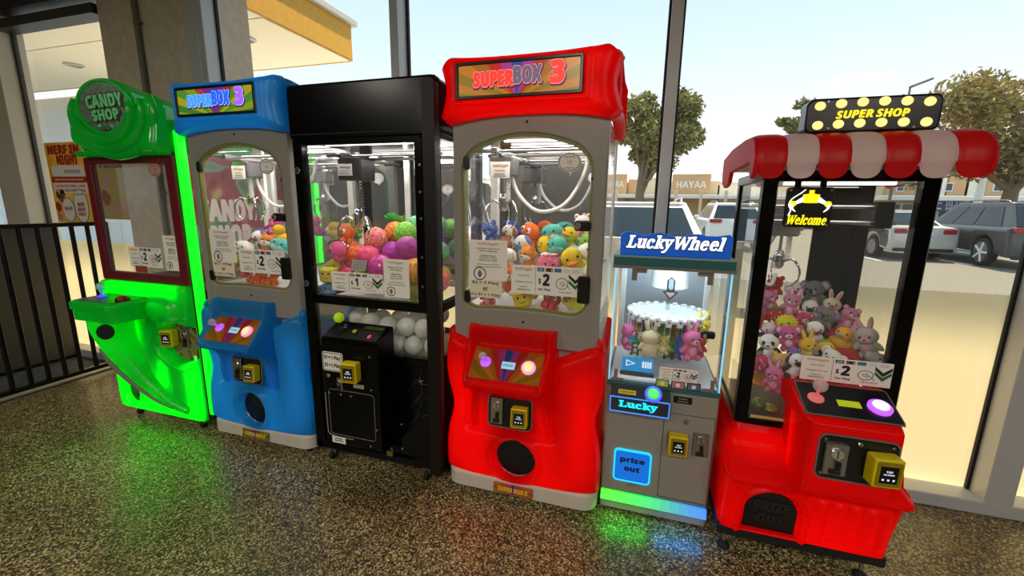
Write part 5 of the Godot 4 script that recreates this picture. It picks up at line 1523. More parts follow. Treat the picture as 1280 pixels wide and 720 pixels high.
	part(o, "star_sticker", extrude(PackedVector2Array([Vector2(0, 0.022), Vector2(0.004, 0.004), Vector2(0.022, 0), Vector2(0.004, -0.004), Vector2(0, -0.022), Vector2(-0.004, -0.004), Vector2(-0.022, 0), Vector2(-0.004, 0.004)]), 0, 0.001), M.ink_grey, rot(0.28, 0.56, -0.013, 0, 0, 20))

# ================================================================ the small white prize wheel cabinet
func make_wheel() -> void:
	var wht := mat("cabinet_white", Color("908e86"), 0.4)
	var teal := mat("teal_strip", Color("2f6468"), 0.3)
	var o := thing("prize_wheel_machine", Vector3(0.126, 0, -1.87), "small white prize wheel machine with blue script sign on top", "prize machine")
	var D := 0.5
	part(o, "cabinet", box(Vector3(0.47, 0.53, D), 0.006), wht, pt(0, 0.385, -D / 2))
	part(o, "plinth", box(Vector3(0.47, 0.045, D), 0.004), wht, pt(0, 0.045, -D / 2 + 0.0))
	for x in [-0.19, 0.19]:
		for z in [-0.44, -0.05]:
			part(o, "levelling_foot", lathe([Vector2(0.0001, 0), Vector2(0.016, 0), Vector2(0.016, 0.008), Vector2(0.006, 0.014), Vector2(0.006, 0.03), Vector2(0.0001, 0.03)], 12), M.rubber, pt(x, 0, z))
	# colour light bar along the foot, in segments of changing hue
	for i in 12:
		var t := i / 11.0
		var c := Color(0.25, 1.0, 0.1).lerp(Color(0.05, 1.0, 0.45), ss(0.0, 0.5, t)).lerp(Color(0.0, 0.55, 1.0), ss(0.35, 1.0, t))
		part(o, "foot_light_segment", box(Vector3(0.0392, 0.045, 0.03), 0.001), glow("foot%d" % i, c, 0.85, Color(0.5, 0.6, 0.5)), rot(-0.2155 + i * 0.0392, 0.085, -0.008, -22))
	area(o, rot(-0.12, 0.08, 0.03, -50, 180), Vector2(0.2, 0.04), Color(0.2, 1.0, 0.3), 0.02, 3)
	area(o, rot(0.12, 0.08, 0.03, -50, 180), Vector2(0.2, 0.04), Color(0.0, 0.6, 1.0), 0.02, 3)
	# prize door
	var pd := part(o, "prize_door", extrude(rrect(0.155, 0.15, 0.014), 0, 0.008, 0.002), glow("prize_blue", Color(0.05, 0.45, 0.9), 0.75, Color("0f4f9a")), pt(-0.1, 0.262, 0.0))
	part(pd, "door_light_rim", mb_frame(rrect(0.168, 0.163, 0.02), rrect(0.152, 0.147, 0.013), 0, 0.01, 0.002).done(), glow("prize_rim", Color(0.1, 0.85, 1.0), 0.95, Color("20b0e0")))
	var pw := mat("prize_word", Color("12336a"), 0.5)
	words(pd, "prize", pt(0.0, 0.03, 0.009), 0.11, 0.035, pw, {"bold": 0.04, "thick": 0.01})
	words(pd, "out", pt(0.0, -0.012, 0.009), 0.07, 0.026, pw, {"bold": 0.04, "thick": 0.01})
	lines(o, -0.09, 0.17, 0.001, 0.07, 2, 0.008, M.ink_grey, 0.004)
	# service door with reader
	part(o, "service_door", mb_frame(rrect(0.21, 0.42, 0.002, 1), rrect(0.207, 0.417, 0.002, 1), 0, 0.002).done(), M.ink, pt(0.125, 0.345, 0.0))
	part(o, "service_panel", box(Vector3(0.206, 0.416, 0.006), 0.002), wht, pt(0.125, 0.345, 0.0))
	lock(o, pt(0.112, 0.525, 0.003), 0.012)
	card_reader(o, rot(0.083, 0.425, 0.01, 0, 3), 0.078)
	coin_mech(o, pt(0.178, 0.427, 0.006), 0.062, 0.11)
	var pl := part(o, "info_plate", box(Vector3(0.075, 0.03, 0.004), 0), M.black, pt(0.09, 0.622, 0.002))
	lines(pl, 0, 0.006, 0.0025, 0.05, 2, 0.012, mat("grey_print", Color("8a8a88"), 0.6), 0.004)
	# game console box
	var cb := part(o, "console_box", mb_extrude(PackedVector2Array([Vector2(0, 0.552), Vector2(0.05, 0.552), Vector2(0.055, 0.62), Vector2(0.02, 0.66), Vector2(0, 0.66)]), -0.125, 0.125, 0.002).done(), mat("console_dark", Color("30343a"), 0.3), Transform3D(Basis(Vector3(0, 0, 1), Vector3(0, 1, 0), Vector3(-1, 0, 0)), Vector3(-0.09, 0, 0)))
	part(o, "console_light_rim", mb_frame(rrect(0.252, 0.075, 0.004, 2), rrect(0.243, 0.066, 0.003, 2), 0, 0.004, 0.001).done(), glow("rim_blue", Color(0.25, 0.55, 1.0), 0.95, Color("4080d0")), rot(-0.09, 0.587, 0.0535, 4))
	words(o, "Lucky", rot(-0.095, 0.588, 0.0555, 4), 0.165, 0.042, glow("lucky_cyan", Color(0.1, 0.9, 1.0), 1.1, Color("20a0c0")), {"font": "Droid Serif", "bold": 0.03, "thick": 0.02, "name": "console_sign_lettering"})
	var sl := rot(-0.09, 0.641, 0.039, 48)
	var yl := part(o, "yellow_label", box(Vector3(0.075, 0.002, 0.02), 0), mat("label_yellow", Color("d8c410"), 0.5), sl * pt(-0.055, 0.001, 0))
	words(yl, "PLEASE PUSH", rot(0, 0.0015, 0, -90), 0.06, 0.008, M.ink, {"thick": 0.002})
	push_button(o, sl * pt(0.055, 0.0, -0.004), 0.036, glow("button_green", Color(0.05, 0.95, 0.35), 0.9), glow("button_blue", Color(0.1, 0.3, 1.0), 0.9))
	# glass house
	part(o, "lower_strip", box(Vector3(0.475, 0.022, D), 0.003), teal, pt(0, 0.662, -D / 2 + 0.003))
	part(o, "inner_floor", box(Vector3(0.45, 0.012, D - 0.03), 0.002), mat("bright_floor", Color("e6e9f0"), 0.5), pt(0, 0.68, -D / 2))
	for sx in [-1.0, 1.0]:
		glass_face(o, "side_glass", Vector3(sx * 0.23, 0.675, 0), Vector3(sx * 0.23, 0.675, -D), Vector3(sx * 0.23, 1.19, -D), Vector3(sx * 0.23, 1.19, 0), M.acrylic)
		part(o, "edge_light", box(Vector3(0.006, 0.51, 0.006), 0.001), glow("edge_blue", Color(0.45, 0.85, 1.0), 0.8, Color(0.6, 0.8, 0.9)), pt(sx * 0.229, 0.93, -0.004))
		part(o, "back_post", box(Vector3(0.03, 0.51, 0.03), 0.003), M.white, pt(sx * 0.21, 0.93, -D + 0.02))
		part(o, "corner_bracket", mb_extrude(PackedVector2Array([Vector2(0, 0), Vector2(sx * 0.06, 0), Vector2(sx * 0.06, 0.016), Vector2(sx * 0.022, 0.016), Vector2(sx * 0.022, 0.05), Vector2(0, 0.05)]), 0, 0.006, 0.001).done(), mat("bracket", Color("77746a"), 0.4), rot(-sx * 0.16, 1.188, 0.004, 0, 0, 0) * Transform3D(Basis(Vector3(1, 0, 0), Vector3(0, -1, 0), Vector3(0, 0, -1)), Vector3.ZERO))
	glass_face(o, "front_glass", Vector3(-0.23, 0.675, 0), Vector3(0.23, 0.675, 0), Vector3(0.23, 1.19, 0), Vector3(-0.23, 1.19, 0), M.acrylic)
	part(o, "back_panel", box(Vector3(0.42, 0.5, 0.01), 0.001), mat("sparkle_grey", Color(1, 1, 1), 0.5, 0.0, {"albedo_texture": noise_tex(0.25, [[0.0, Color("6a7076")], [0.5, Color("8f959b")], [0.8, Color("b5bbc0")], [1.0, Color("eef2f4")]], 256, FastNoiseLite.TYPE_SIMPLEX, 2, 2), "uv1_triplanar": true, "uv1_scale": Vector3(3, 3, 3)}), pt(0, 0.93, -D + 0.012))
	part(o, "light_strip", box(Vector3(0.36, 0.008, 0.012), 0.001), glow("cool_strip", Color(0.85, 0.95, 1.0), 1.8, Color(0.9, 0.9, 0.9)), pt(0, 1.184, -0.06))
	area(o, rot(0, 1.175, -0.06, -70), Vector2(0.36, 0.02), Color(0.85, 0.95, 1.0), 0.12, 3)
	area(o, rot(0, 1.175, -0.42, -110), Vector2(0.36, 0.02), Color(0.85, 0.95, 1.0), 0.1, 3)
	part(o, "cap", mb_extrude(rrect(0.48, D + 0.02, 0.01, 2), 0, 0.055, 0.006).done(), teal, Transform3D(Basis(Vector3(1, 0, 0), Vector3(0, 0, -1), Vector3(0, 1, 0)), Vector3(0, 1.19, -D / 2)))
	part(o, "cap_line", box(Vector3(0.482, 0.008, 0.004), 0), mat("cap_pale", Color("7fa5a0"), 0.4), pt(0, 1.242, 0.012))
	part(o, "cap_line", box(Vector3(0.482, 0.012, 0.006), 0), M.bracket, pt(0, 1.196, 0.012))
	# sign board with a wavy top
	var sb := PackedVector2Array([Vector2(-0.215, 0.0), Vector2(0.215, 0.0), Vector2(0.217, 0.085), Vector2(0.205, 0.098), Vector2(0.16, 0.09)])
	for i in 9:
		sb.append(Vector2(0.12 - i * 0.03, 0.09 + 0.008 * sin(i * 1.3)))
	sb.append_array([Vector2(-0.17, 0.098), Vector2(-0.2, 0.1), Vector2(-0.217, 0.085)])
	var sg := part(o, "sign_board", mb_extrude(sb, 0, 0.02, 0.003).done(), glow("sign_deep_blue", Color(0.03, 0.27, 0.66), 0.65, Color("0a4f9f")), pt(0, 1.246, -0.02))
	var edge := mat("script_edge", Color("0a1638"), 0.5)
	var scr := glow("script_white", Color(1, 1, 1), 0.95, Color(0.9, 0.9, 0.9))
	words(sg, "LuckyWheel", pt(0.0, 0.05, 0.021), 0.395, 0.082, edge, {"font": "Droid Serif", "bold": 0.06, "slant": 0.3, "thick": 0.03})
	words(sg, "LuckyWheel", pt(0.0, 0.051, 0.023), 0.385, 0.072, scr, {"font": "Droid Serif", "bold": 0.025, "slant": 0.3, "thick": 0.04})
	# motor, arrow and wheel
	var wc := Vector3(0.01, 0.95, -0.24)
	part(o, "motor_housing", cyl(0.085, 0.11, 0.006, 24), M.white_gloss, pt(wc.x, 1.075, wc.z))
	part(o, "spindle", cyl(0.01, 0.16, 0.002, 12), M.chrome, pt(wc.x, 0.945, wc.z))
	var ar := PackedVector2Array([Vector2(0, -0.055), Vector2(0.034, -0.018), Vector2(0.017, -0.014), Vector2(0.017, 0.035), Vector2(0, 0.05), Vector2(-0.017, 0.035), Vector2(-0.017, -0.014), Vector2(-0.034, -0.018)])
	var aw := part(o, "pointer_arrow", mb_extrude(ar, 0, 0.006, 0.002).done(), M.ink, pt(wc.x, 1.09, wc.z + 0.1))
	part(aw, "arrow_light_shaft", extrude(rrect(0.02, 0.05, 0.01), 0, 0.001), glow("arrow_cyan", Color(0.1, 0.6, 0.8), 0.6), pt(0, 0.018, 0.0065))
	part(aw, "arrow_light_tip", extrude(PackedVector2Array([Vector2(0, -0.045), Vector2(0.022, -0.02), Vector2(-0.022, -0.02)]), 0, 0.001), glow("arrow_magenta", Color(0.6, 0.1, 0.4), 0.6), pt(0, 0, 0.0065))
	var wh := part(o, "prize_wheel", lathe([Vector2(0.0001, 0.016), Vector2(0.035, 0.016), Vector2(0.035, 0.008), Vector2(0.178, 0.008), Vector2(0.182, 0.004), Vector2(0.182, -0.008), Vector2(0.17, -0.012), Vector2(0.0001, -0.012)], 48), mat("wheel_white", Color("dfe3e6"), 0.35), Transform3D(Basis(), wc))
	for i in 24:
		var a := TAU * i / 24
		var d := Vector3(cos(a), 0, sin(a))
		var cl := part(wh, "prize_clip", box(Vector3(0.024, 0.04, 0.016), 0.003), M.white_gloss, Transform3D(Basis(Vector3.UP, PI / 2 - a), d * 0.178 + Vector3(0, -0.004, 0)))
		part(wh, "clip_tooth", box(Vector3(0.006, 0.012, 0.03), 0.002), M.white_gloss, Transform3D(Basis(Vector3.UP, PI / 2 - a), d * 0.15 + Vector3(0, 0.012, 0)))
		part(wh, "blue_stud", ball(10, 6), mat("stud_blue", Color("2a4a8a"), 0.4), Transform3D(Basis.from_scale(Vector3.ONE * 0.005), d * 0.188))
	# front display, price and toy cards
	var ds := part(o, "display_screen", box(Vector3(0.14, 0.075, 0.006), 0.001), glow("display_cyan", Color(0.05, 0.55, 0.8), 0.75, Color("105070")), pt(-0.11, 0.73, -0.07))
	part(ds, "play_mark", mb_frame(PackedVector2Array([Vector2(-0.02, -0.016), Vector2(0.022, 0), Vector2(-0.02, 0.016)]), PackedVector2Array([Vector2(-0.015, -0.01), Vector2(0.012, 0), Vector2(-0.015, 0.01)]), 0, 0.001).done(), M.screen_white, pt(-0.03, 0.01, 0.0035))
	for i in 4:
		part(ds, "level_mark", box(Vector3(0.008, 0.03, 0.001), 0), M.screen_white, pt(0.025 + i * 0.011, 0.008, 0.0035))
	part(o, "display_base", box(Vector3(0.15, 0.035, 0.02), 0.004), M.black, pt(-0.11, 0.685, -0.06))
	price_sign(o, pt(0.062, 0.735, 0.003), 0.155, 0.058, "2")
	var hues := [Color("b8c83a"), Color("c07a8a"), Color("5a6a8a")]
	for i in 3:
		var cd := part(o, "toy_card", extrude(rrect(0.055, 0.036, 0.006), 0, 0.003), M.ink, pt(-0.0 + i * 0.064, 0.69, 0.002))
		part(cd, "card_print", extrude(rrect(0.048, 0.029, 0.004), 0, 0.001), mat("cardhue%d" % i, hues[i], 0.6), pt(0, 0, 0.003))
		part(cd, "card_face", extrude(disc(0.009, 16), 0, 0.001), M.paper, pt(0.0, 0.0, 0.0042))
	hasp(o, pt(0.16, 0.93, 0.004), 0.055, 0.03)
	for sx in [-1.0, 1.0]:
		part(o, "corner_plate", box(Vector3(0.05, 0.014, 0.006), 0.001), M.bracket, pt(sx * 0.19, 0.683, 0.004))
		part(o, "corner_plate", box(Vector3(0.016, 0.05, 0.006), 0.001), M.bracket, pt(sx * 0.2, 0.705, 0.004))

# ================================================================ the red cabinet with the striped awning
func make_shop() -> void:
	var red: Material = M.lit_red_plastic
	var blk: Material = M.cabinet_black
	var o := thing("claw_machine", Vector3(0.69, 0, -1.84), "red based claw machine with red and white striped awning and bulb sign", "claw machine")
	var D := 0.53
	# chassis
	part(o, "chassis", box(Vector3(0.6, 0.045, D + 0.06), 0.004), M.black_matt, pt(0, 0.105, -D / 2 + 0.035))
	for x in [-0.26, 0.24]:
		for z in [-0.44, 0.03]:
			var ft := part(o, "levelling_foot", lathe([Vector2(0.0001, 0), Vector2(0.024, 0), Vector2(0.026, 0.01), Vector2(0.012, 0.02), Vector2(0.007, 0.025), Vector2(0.007, 0.085), Vector2(0.0001, 0.085)], 14), M.rubber, pt(x, 0, z))
			part(ft, "threaded_rod", cyl(0.0075, 0.055, 0.001, 10), M.steel, pt(0, 0.03, 0))
	# flared tray with fluted front, arch recess and stepped upper base
	var ac := Vector2(-0.115, 0.2)
	part(o, "glowing_base_shell", patch(150, 60, func(u: float, v: float) -> Vector3:
		var s := 2.0 * u - 1.0
		var y := lerpf(0.128, 0.385, v)
		var w := 0.298 + (0.022 * v * v + 0.02 * ss(0.85, 1.0, v)) * (1.0 if s > 0 else 0.2)
		var x := s * w
		var e := pow(maxf(1.0 - pow(absf(s), 30.0), 0.0), 0.5)
		var z := (0.075 + 0.03 * v + 0.02 * ss(0.88, 1.0, v)) * e
		var fl := 0.014 * pow(absf(sin((x - 0.02) * 58.0)), 0.7) * ss(0.0, 0.03, x) * (1.0 - ss(0.25, 0.28, x)) * ss(0.15, 0.18, y) * (1.0 - ss(0.33, 0.36, y))
		z += fl * e
		var py := maxf(y - 0.235, 0.0)
		var q := maxf(absf(x - ac.x) - 0.095, 0.0) if py == 0.0 else maxf(Vector2(x - ac.x, py).length() - 0.095, 0.0)
		z -= 0.03 * (1.0 - ss(0.0, 0.012, q)) * ss(0.135, 0.145, y) * e
		z += 0.014 * exp(-pow((q - 0.024) / 0.01, 2)) * e
		return Vector3(x, y, z)), red)
	for sx in [-1.0, 1.0]:
		var sidep := PackedVector2Array([Vector2(0.07, 0.128), Vector2(0.1, 0.36), Vector2(0.12, 0.385), Vector2(-0.52, 0.385), Vector2(-0.5, 0.36), Vector2(-0.5, 0.128)])
		part(o, "glowing_base_side", patch(30, 12, func(u: float, v: float) -> Vector3:
			var f := lerpf(0.075, 0.125, v)
			return Vector3(sx * (0.298 + (0.022 * v * v + 0.02 * ss(0.85, 1.0, v)) * (1.0 if sx > 0 else 0.2)), lerpf(0.128, 0.385, v), lerpf(-0.5, f * 0.6, u)), Vector3(sx, 0, 0)), red)
	# step from the tray up to the window sill
	part(o, "glowing_sill_shell", patch(80, 40, func(u: float, v: float) -> Vector3:
		var s := 2.0 * u - 1.0
		var k := [Vector3(0.34, 0.385, 0.125), Vector3(0.335, 0.4, 0.12), Vector3(0.31, 0.43, 0.075), Vector3(0.3, 0.5, 0.06), Vector3(0.296, 0.52, 0.052), Vector3(0.28, 0.55, 0.02), Vector3(0.272, 0.575, 0.008)]
		var t := v * 6.0
		var a := mini(int(t), 5)
		var q: Vector3 = k[a].lerp(k[a + 1], ss(0.0, 1.0, t - a))
		var e := pow(maxf(1.0 - pow(absf(s), 30.0), 0.0), 0.5)
		return Vector3(s * (q.x if s > 0 else minf(q.x, 0.306)), q.y, lerpf(-0.02, q.z, e))), red)
	for sx in [-1.0, 1.0]:
		part(o, "glowing_sill_side", patch(20, 30, func(u: float, v: float) -> Vector3:
			var k := [Vector2(0.34, 0.385), Vector2(0.335, 0.4), Vector2(0.31, 0.43), Vector2(0.3, 0.5), Vector2(0.296, 0.52), Vector2(0.28, 0.55), Vector2(0.272, 0.575)]
			var t := v * 6.0
			var a := mini(int(t), 5)
			var q: Vector2 = k[a].lerp(k[a + 1], ss(0.0, 1.0, t - a))
			return Vector3(sx * (q.x if sx > 0 else minf(q.x, 0.306)), q.y, lerpf(-0.5, 0.05, u)), Vector3(sx, 0, 0)), red)
	part(o, "base_core", box(Vector3(0.54, 0.42, 0.46), 0.01), M.cabinet_grey, pt(0, 0.345, -0.26))
	part(o, "prize_door", mb_extrude(arch_door(0.19, 0.19), 0, 0.006, 0.002).done(), M.black, rot(ac.x, 0.143, 0.054, 8))
	words(o, "PRIZE", rot(ac.x, 0.268, 0.08, 8), 0.13, 0.045, mat("smoke_word", Color("222224"), 0.5), {"bold": 0.03, "thick": 0.02, "name": "door_lettering"})
	words(o, "OUT", rot(ac.x, 0.205, 0.0712, 8), 0.1, 0.045, M.smoke_word, {"bold": 0.03, "thick": 0.02, "name": "door_lettering"})
	# console
	var c0 := -0.095
	var c1 := 0.205
	var cp := [Vector2(0.03, 0.8), Vector2(0.05, 0.792), Vector2(0.2, 0.735), Vector2(0.225, 0.722), Vector2(0.232, 0.7), Vector2(0.232, 0.55), Vector2(0.228, 0.47), Vector2(0.21, 0.44), Vector2(0.15, 0.4), Vector2(0.11, 0.38)]
	part(o, "glowing_console_shell", patch(40, 36, func(u: float, v: float) -> Vector3:
		var t := v * 9.0
		var a := mini(int(t), 8)
		var q: Vector2 = cp[a].cubic_interpolate(cp[a + 1], cp[maxi(a - 1, 0)], cp[mini(a + 2, 9)], t - a)
		var ed := minf(u, 1.0 - u)
		var k := pow(ss(-0.002, 0.07, ed), 0.5)
		var fl := 0.03 * ss(0.6, 0.0, v)
		return Vector3(lerpf(c0 - fl, c1 + fl * 0.2, u), q.y - 0.02 * (1.0 - k), lerpf(0.0, q.x, k))), red)
	var slope := rad_to_deg(atan2(0.057, 0.15))
	var pad := part(o, "control_pad", box(Vector3(0.292, 0.006, 0.165), 0.002), M.black, rot(0.05, 0.768, 0.128, slope))
	part(pad, "pad_edge", mb_frame(rrect(0.292, 0.165, 0.01), rrect(0.286, 0.159, 0.008), 0, 0.004).done(), M.ink_grey, rot(0, 0.0015, 0, -90))
	joystick(pad, pt(-0.095, 0.003, 0.0), mat("clear_pink_knob", Color(0.98, 0.85, 0.85, 0.4), 0.05, 0.0, {"transparency": BaseMaterial3D.TRANSPARENCY_ALPHA}), glow("red_led", Color(1.0, 0.3, 0.3), 0.5), 0.024)
	part(pad, "yellow_display_screen", box(Vector3(0.07, 0.002, 0.03), 0), glow("yellow_lcd", Color(0.7, 0.75, 0.05), 0.6, Color("8a9010")), pt(0.005, 0.004, 0.01))
	push_button(pad, pt(0.095, 0.003, 0.012), 0.036, glow("button_white", Color(1, 1, 1), 1.0), glow("button_rainbow", Color(0.8, 0.3, 1.0), 0.95))
	var fp := part(o, "coin_panel", extrude(rrect(0.23, 0.165, 0.025), 0, 0.006, 0.002), M.black, pt(0.062, 0.605, 0.229))
	part(fp, "panel_rim", mb_frame(rrect(0.236, 0.171, 0.028), rrect(0.226, 0.161, 0.023), 0, 0.009, 0.001).done(), M.ink_grey)
	coin_mech(o, pt(-0.0, 0.6, 0.24), 0.07, 0.115)
	card_reader(o, rot(0.128, 0.6, 0.238, 0, 6), 0.086)
	lock(o, pt(0.065, 0.668, 0.234), 0.008)
	for p in [Vector2(-0.035, 0.67), Vector2(0.16, 0.67), Vector2(-0.035, 0.54), Vector2(0.16, 0.535)]:
		part(o, "screw", cyl(0.005, 0.003, 0.001, 10), M.steel, rot(p.x, p.y, 0.235, 90))
	var sm := glow("strip_shop", Color(1.0, 0.05, 0.04), 1.0)
	for s in [[-0.24, 0.25, 0.02, 0.22], [0.0, 0.25, 0.02, 0.22], [0.12, 0.25, 0.02, 0.22], [0.24, 0.25, 0.02, 0.22], [-0.12, 0.5, 0.3, 0.02], [0.0, 0.15, 0.5, 0.02]]:
		part(o, "led_strip", box(Vector3(s[2], s[3], 0.004), 0), sm, pt(s[0], s[1], -0.022))
		area(o, rot(s[0], s[1], -0.018, 0, 180), Vector2(s[2], s[3]), Color(1.0, 0.05, 0.04), 0.02 * maxf(s[2], s[3]) / 0.5, 2)
	for s in [-0.07, 0.17]:
		part(o, "led_strip", box(Vector3(0.02, 0.25, 0.004), 0), sm, pt(s, 0.58, 0.06))
		area(o, rot(s, 0.58, 0.064, 0, 180), Vector2(0.02, 0.25), Color(1.0, 0.05, 0.04), 0.01, 2)
	# frame
	for sx in [-1.0, 1.0]:
		part(o, "front_post", box(Vector3(0.05, 1.0, 0.05), 0.005), blk, pt(sx * 0.245, 1.06, -0.03))
		part(o, "back_post", box(Vector3(0.05, 1.0, 0.05), 0.005), blk, pt(sx * 0.245, 1.06, -D + 0.06))
		part(o, "side_sill", box(Vector3(0.04, 0.05, D - 0.1), 0.004), blk, pt(sx * 0.25, 0.585, -D / 2))
		glass_face(o, "side_glass", Vector3(sx * 0.262, 0.61, -0.06), Vector3(sx * 0.262, 0.61, -D + 0.09), Vector3(sx * 0.262, 1.55, -D + 0.09), Vector3(sx * 0.262, 1.55, -0.06), M.acrylic)
	part(o, "front_sill", box(Vector3(0.45, 0.04, 0.04), 0.004), blk, pt(0, 0.57, -0.025))
	part(o, "head_frame", box(Vector3(0.54, 0.04, D - 0.06), 0.004), blk, pt(0, 1.57, -D / 2))
	part(o, "bay_floor", box(Vector3(0.46, 0.012, D - 0.1), 0.002), M.black_matt, pt(0, 0.575, -D / 2))
	glass_face(o, "front_glass", Vector3(-0.22, 0.59, -0.02), Vector3(0.22, 0.59, -0.02), Vector3(0.22, 1.55, -0.02), Vector3(-0.22, 1.55, -0.02), M.acrylic)
	part(o, "back_panel", box(Vector3(0.17, 0.95, 0.012), 0.002), blk, pt(0.15, 1.07, -D + 0.05))
	part(o, "back_rail", box(Vector3(0.46, 0.05, 0.02), 0.003), blk, pt(0, 0.93, -D + 0.05))
	part(o, "side_arm", box(Vector3(0.02, 0.05, 0.34), 0.004), blk, rot(0.24, 0.86, -0.27, 14))
	# orange prize slide and its lip
	var org := mat("slide_orange", Color("c97a12"), 0.35)
	part(o, "prize_slide", box(Vector3(0.2, 0.012, 0.22), 0.003), org, rot(-0.1, 0.73, -0.2, 20, 0, -14))
	part(o, "slide_wall", box(Vector3(0.012, 0.11, 0.22), 0.003), org, rot(-0.005, 0.72, -0.17, 0, 12, 8))
	part(o, "slide_wall", box(Vector3(0.2, 0.1, 0.012), 0.003), org, rot(-0.11, 0.745, -0.31, 10))
	part(o, "toy_shelf", box(Vector3(0.24, 0.012, 0.4), 0.003), org, pt(0.1, 0.72, -D / 2 + 0.02))
	part(o, "yellow_strip", box(Vector3(0.18, 0.012, 0.002), 0), mat("strip_cream", Color("cfc27a"), 0.5), pt(-0.12, 0.6, -0.018))
	glass_face(o, "chute_wall", Vector3(0.0, 0.58, -0.03), Vector3(0.0, 0.58, -0.3), Vector3(0.0, 0.98, -0.3), Vector3(0.0, 0.98, -0.03), M.acrylic)
	price_sign(o, pt(0.085, 0.842, 0.0), 0.295, 0.096, "2")
	var tp := part(o, "tap_plate", box(Vector3(0.1, 0.048, 0.004), 0.001), M.black, rot(0.115, 0.742, 0.012, -10))
	for i in 3:
		part(tp, "tap_wave", mb_tube(curve([Vector3(0, -1, 0), Vector3(0.45, 0, 0), Vector3(0, 1, 0)], 8).map(func(p): return p * (0.004 + 0.003 * i)), 0.0008, 4).done(), M.screen_white, pt(-0.005 + 0.006 * i, 0.008, 0.0025))
	for i in 5:
		part(tp, "card_mark", box(Vector3(0.012, 0.005, 0.001), 0), M.get("card%d" % [0, 3, 2, 4, 3][i]), pt(-0.034 + i * 0.017, -0.012, 0.0025))
	part(tp, "gold_edge", box(Vector3(0.1, 0.006, 0.005), 0), M.brass, pt(0, -0.026, 0))
	part(o, "magenta_slope", box(Vector3(0.22, 0.1, 0.003), 0), mat("magenta_print", Color(1, 1, 1), 0.3, 0.0, {"albedo_texture": noise_tex(0.01, [[0.0, Color("5a1050")], [0.4, Color("a81848")], [0.7, Color("c83028")], [1.0, Color("e06030")]], 128), "uv1_triplanar": true, "uv1_scale": Vector3(3, 3, 3)}), rot(0.09, 0.715, -0.004, -12))
	# gantry and claw
	for z in [-0.16, -0.34]:
		part(o, "gantry_rail", rail_mesh(0.46), M.steel, rot(0.0, 1.46 + 0.0, z, 0, 0, 90))
	part(o, "gantry_rail", rail_mesh(0.46), M.steel, rot(0.0, 1.4, -0.16, 0, 0, 90))
	part(o, "rail_carriage", box(Vector3(0.06, 0.1, 0.24), 0.006), blk, pt(0.18, 1.43, -0.25))
	claw(o, Vector3(-0.13, 1.38, -0.22), 0.85, M.steel, 0.1)
	part(o, "looped_cable", tube(curve([Vector3(-0.16, 1.34, -0.2), Vector3(-0.2, 1.24, -0.2), Vector3(-0.19, 1.15, -0.2), Vector3(-0.15, 1.13, -0.2), Vector3(-0.14, 1.18, -0.2)], 20), 0.008, 8), M.white)
	part(o, "light_strip", box(Vector3(0.36, 0.01, 0.02), 0.002), M.led_strip, pt(0, 1.545, -0.1))
	area(o, rot(0, 1.535, -0.1, -90), Vector2(0.36, 0.03), Color(1, 0.97, 0.93), 0.05, 4)
	# lit plaque behind the glass
	var pq := part(o, "welcome_sign", extrude(rrect(0.15, 0.145, 0.012), 0, 0.01, 0.002), M.black, pt(-0.12, 1.455, 0.002))
	var yl := glow("neon_yellow", Color(1.0, 0.92, 0.02), 1.0, Color(0.8, 0.75, 0.1))
	var wn := glow("neon_white", Color(1, 1, 1), 1.0, Color(0.9, 0.9, 0.9))
	words(pq, "Welcome", pt(0.0, -0.045, 0.011), 0.125, 0.036, yl, {"font": "Droid Serif", "bold": 0.02, "slant": 0.35, "thick": 0.02, "name": "neon_lettering"})
	part(pq, "neon_block", extrude(PackedVector2Array([Vector2(-0.022, 0), Vector2(0.022, 0), Vector2(0.027, 0.03), Vector2(0.008, 0.033), Vector2(0.008, 0.046), Vector2(-0.008, 0.046), Vector2(-0.008, 0.033), Vector2(-0.027, 0.03)]), 0, 0.002), yl, pt(0.004, 0.016, 0.01))
	for sx in [-1.0, 1.0]:
		part(pq, "neon_arm", extrude(PackedVector2Array([Vector2(sx * 0.024, 0.024), Vector2(sx * 0.055, 0.0), Vector2(sx * 0.047, -0.006), Vector2(sx * 0.022, 0.004)]), 0, 0.002), wn, pt(0.004, 0.016, 0.01))
		part(pq, "neon_dot", extrude(disc(0.011, 18), 0, 0.003), yl, pt(0.004 + sx * 0.056, 0.012, 0.01))
		part(pq, "neon_tip", mb_tube(curve([Vector3(sx * 0.06, 0, 0), Vector3(sx * 0.056, -0.016, 0), Vector3(sx * 0.044, -0.028, 0)], 8), [0.005, 0.005, 0.0045, 0.004, 0.004, 0.003, 0.003, 0.002, 0.001], 6).done(), wn, pt(0.004, 0.012, 0.011))
		for sy in [-1.0, 1.0]:
			part(pq, "stand_off", cyl(0.005, 0.005, 0.001, 10), M.steel, rot(sx * 0.064, sy * 0.062, 0.009, 90))
	part(pq, "neon_outline", mb_tube(curve([Vector3(-0.02, 0.064, 0), Vector3(-0.035, 0.05, 0), Vector3(-0.06, 0.03, 0), Vector3(-0.068, 0.008, 0), Vector3(-0.06, -0.01, 0), Vector3(-0.066, -0.03, 0)], 18), 0.0022, 6).done(), wn, pt(0.004, 0.0, 0.011))
	for sx in [-1.0, 1.0]:
		part(o, "sign_bracket", box(Vector3(0.02, 0.05, 0.008), 0.001), blk, pt(-0.12 + sx * 0.04, 1.545, 0.0))
	# awning: seven scalloped stripes
	var rs := mat("awning_red", Color("d8141a"), 0.4, 0.0, {"backlight_enabled": true, "backlight": Color(1.0, 0.12, 0.12)})
	var ws := mat("awning_white", Color("efdcdf"), 0.4, 0.0, {"backlight_enabled": true, "backlight": Color(1.0, 0.9, 0.92)})
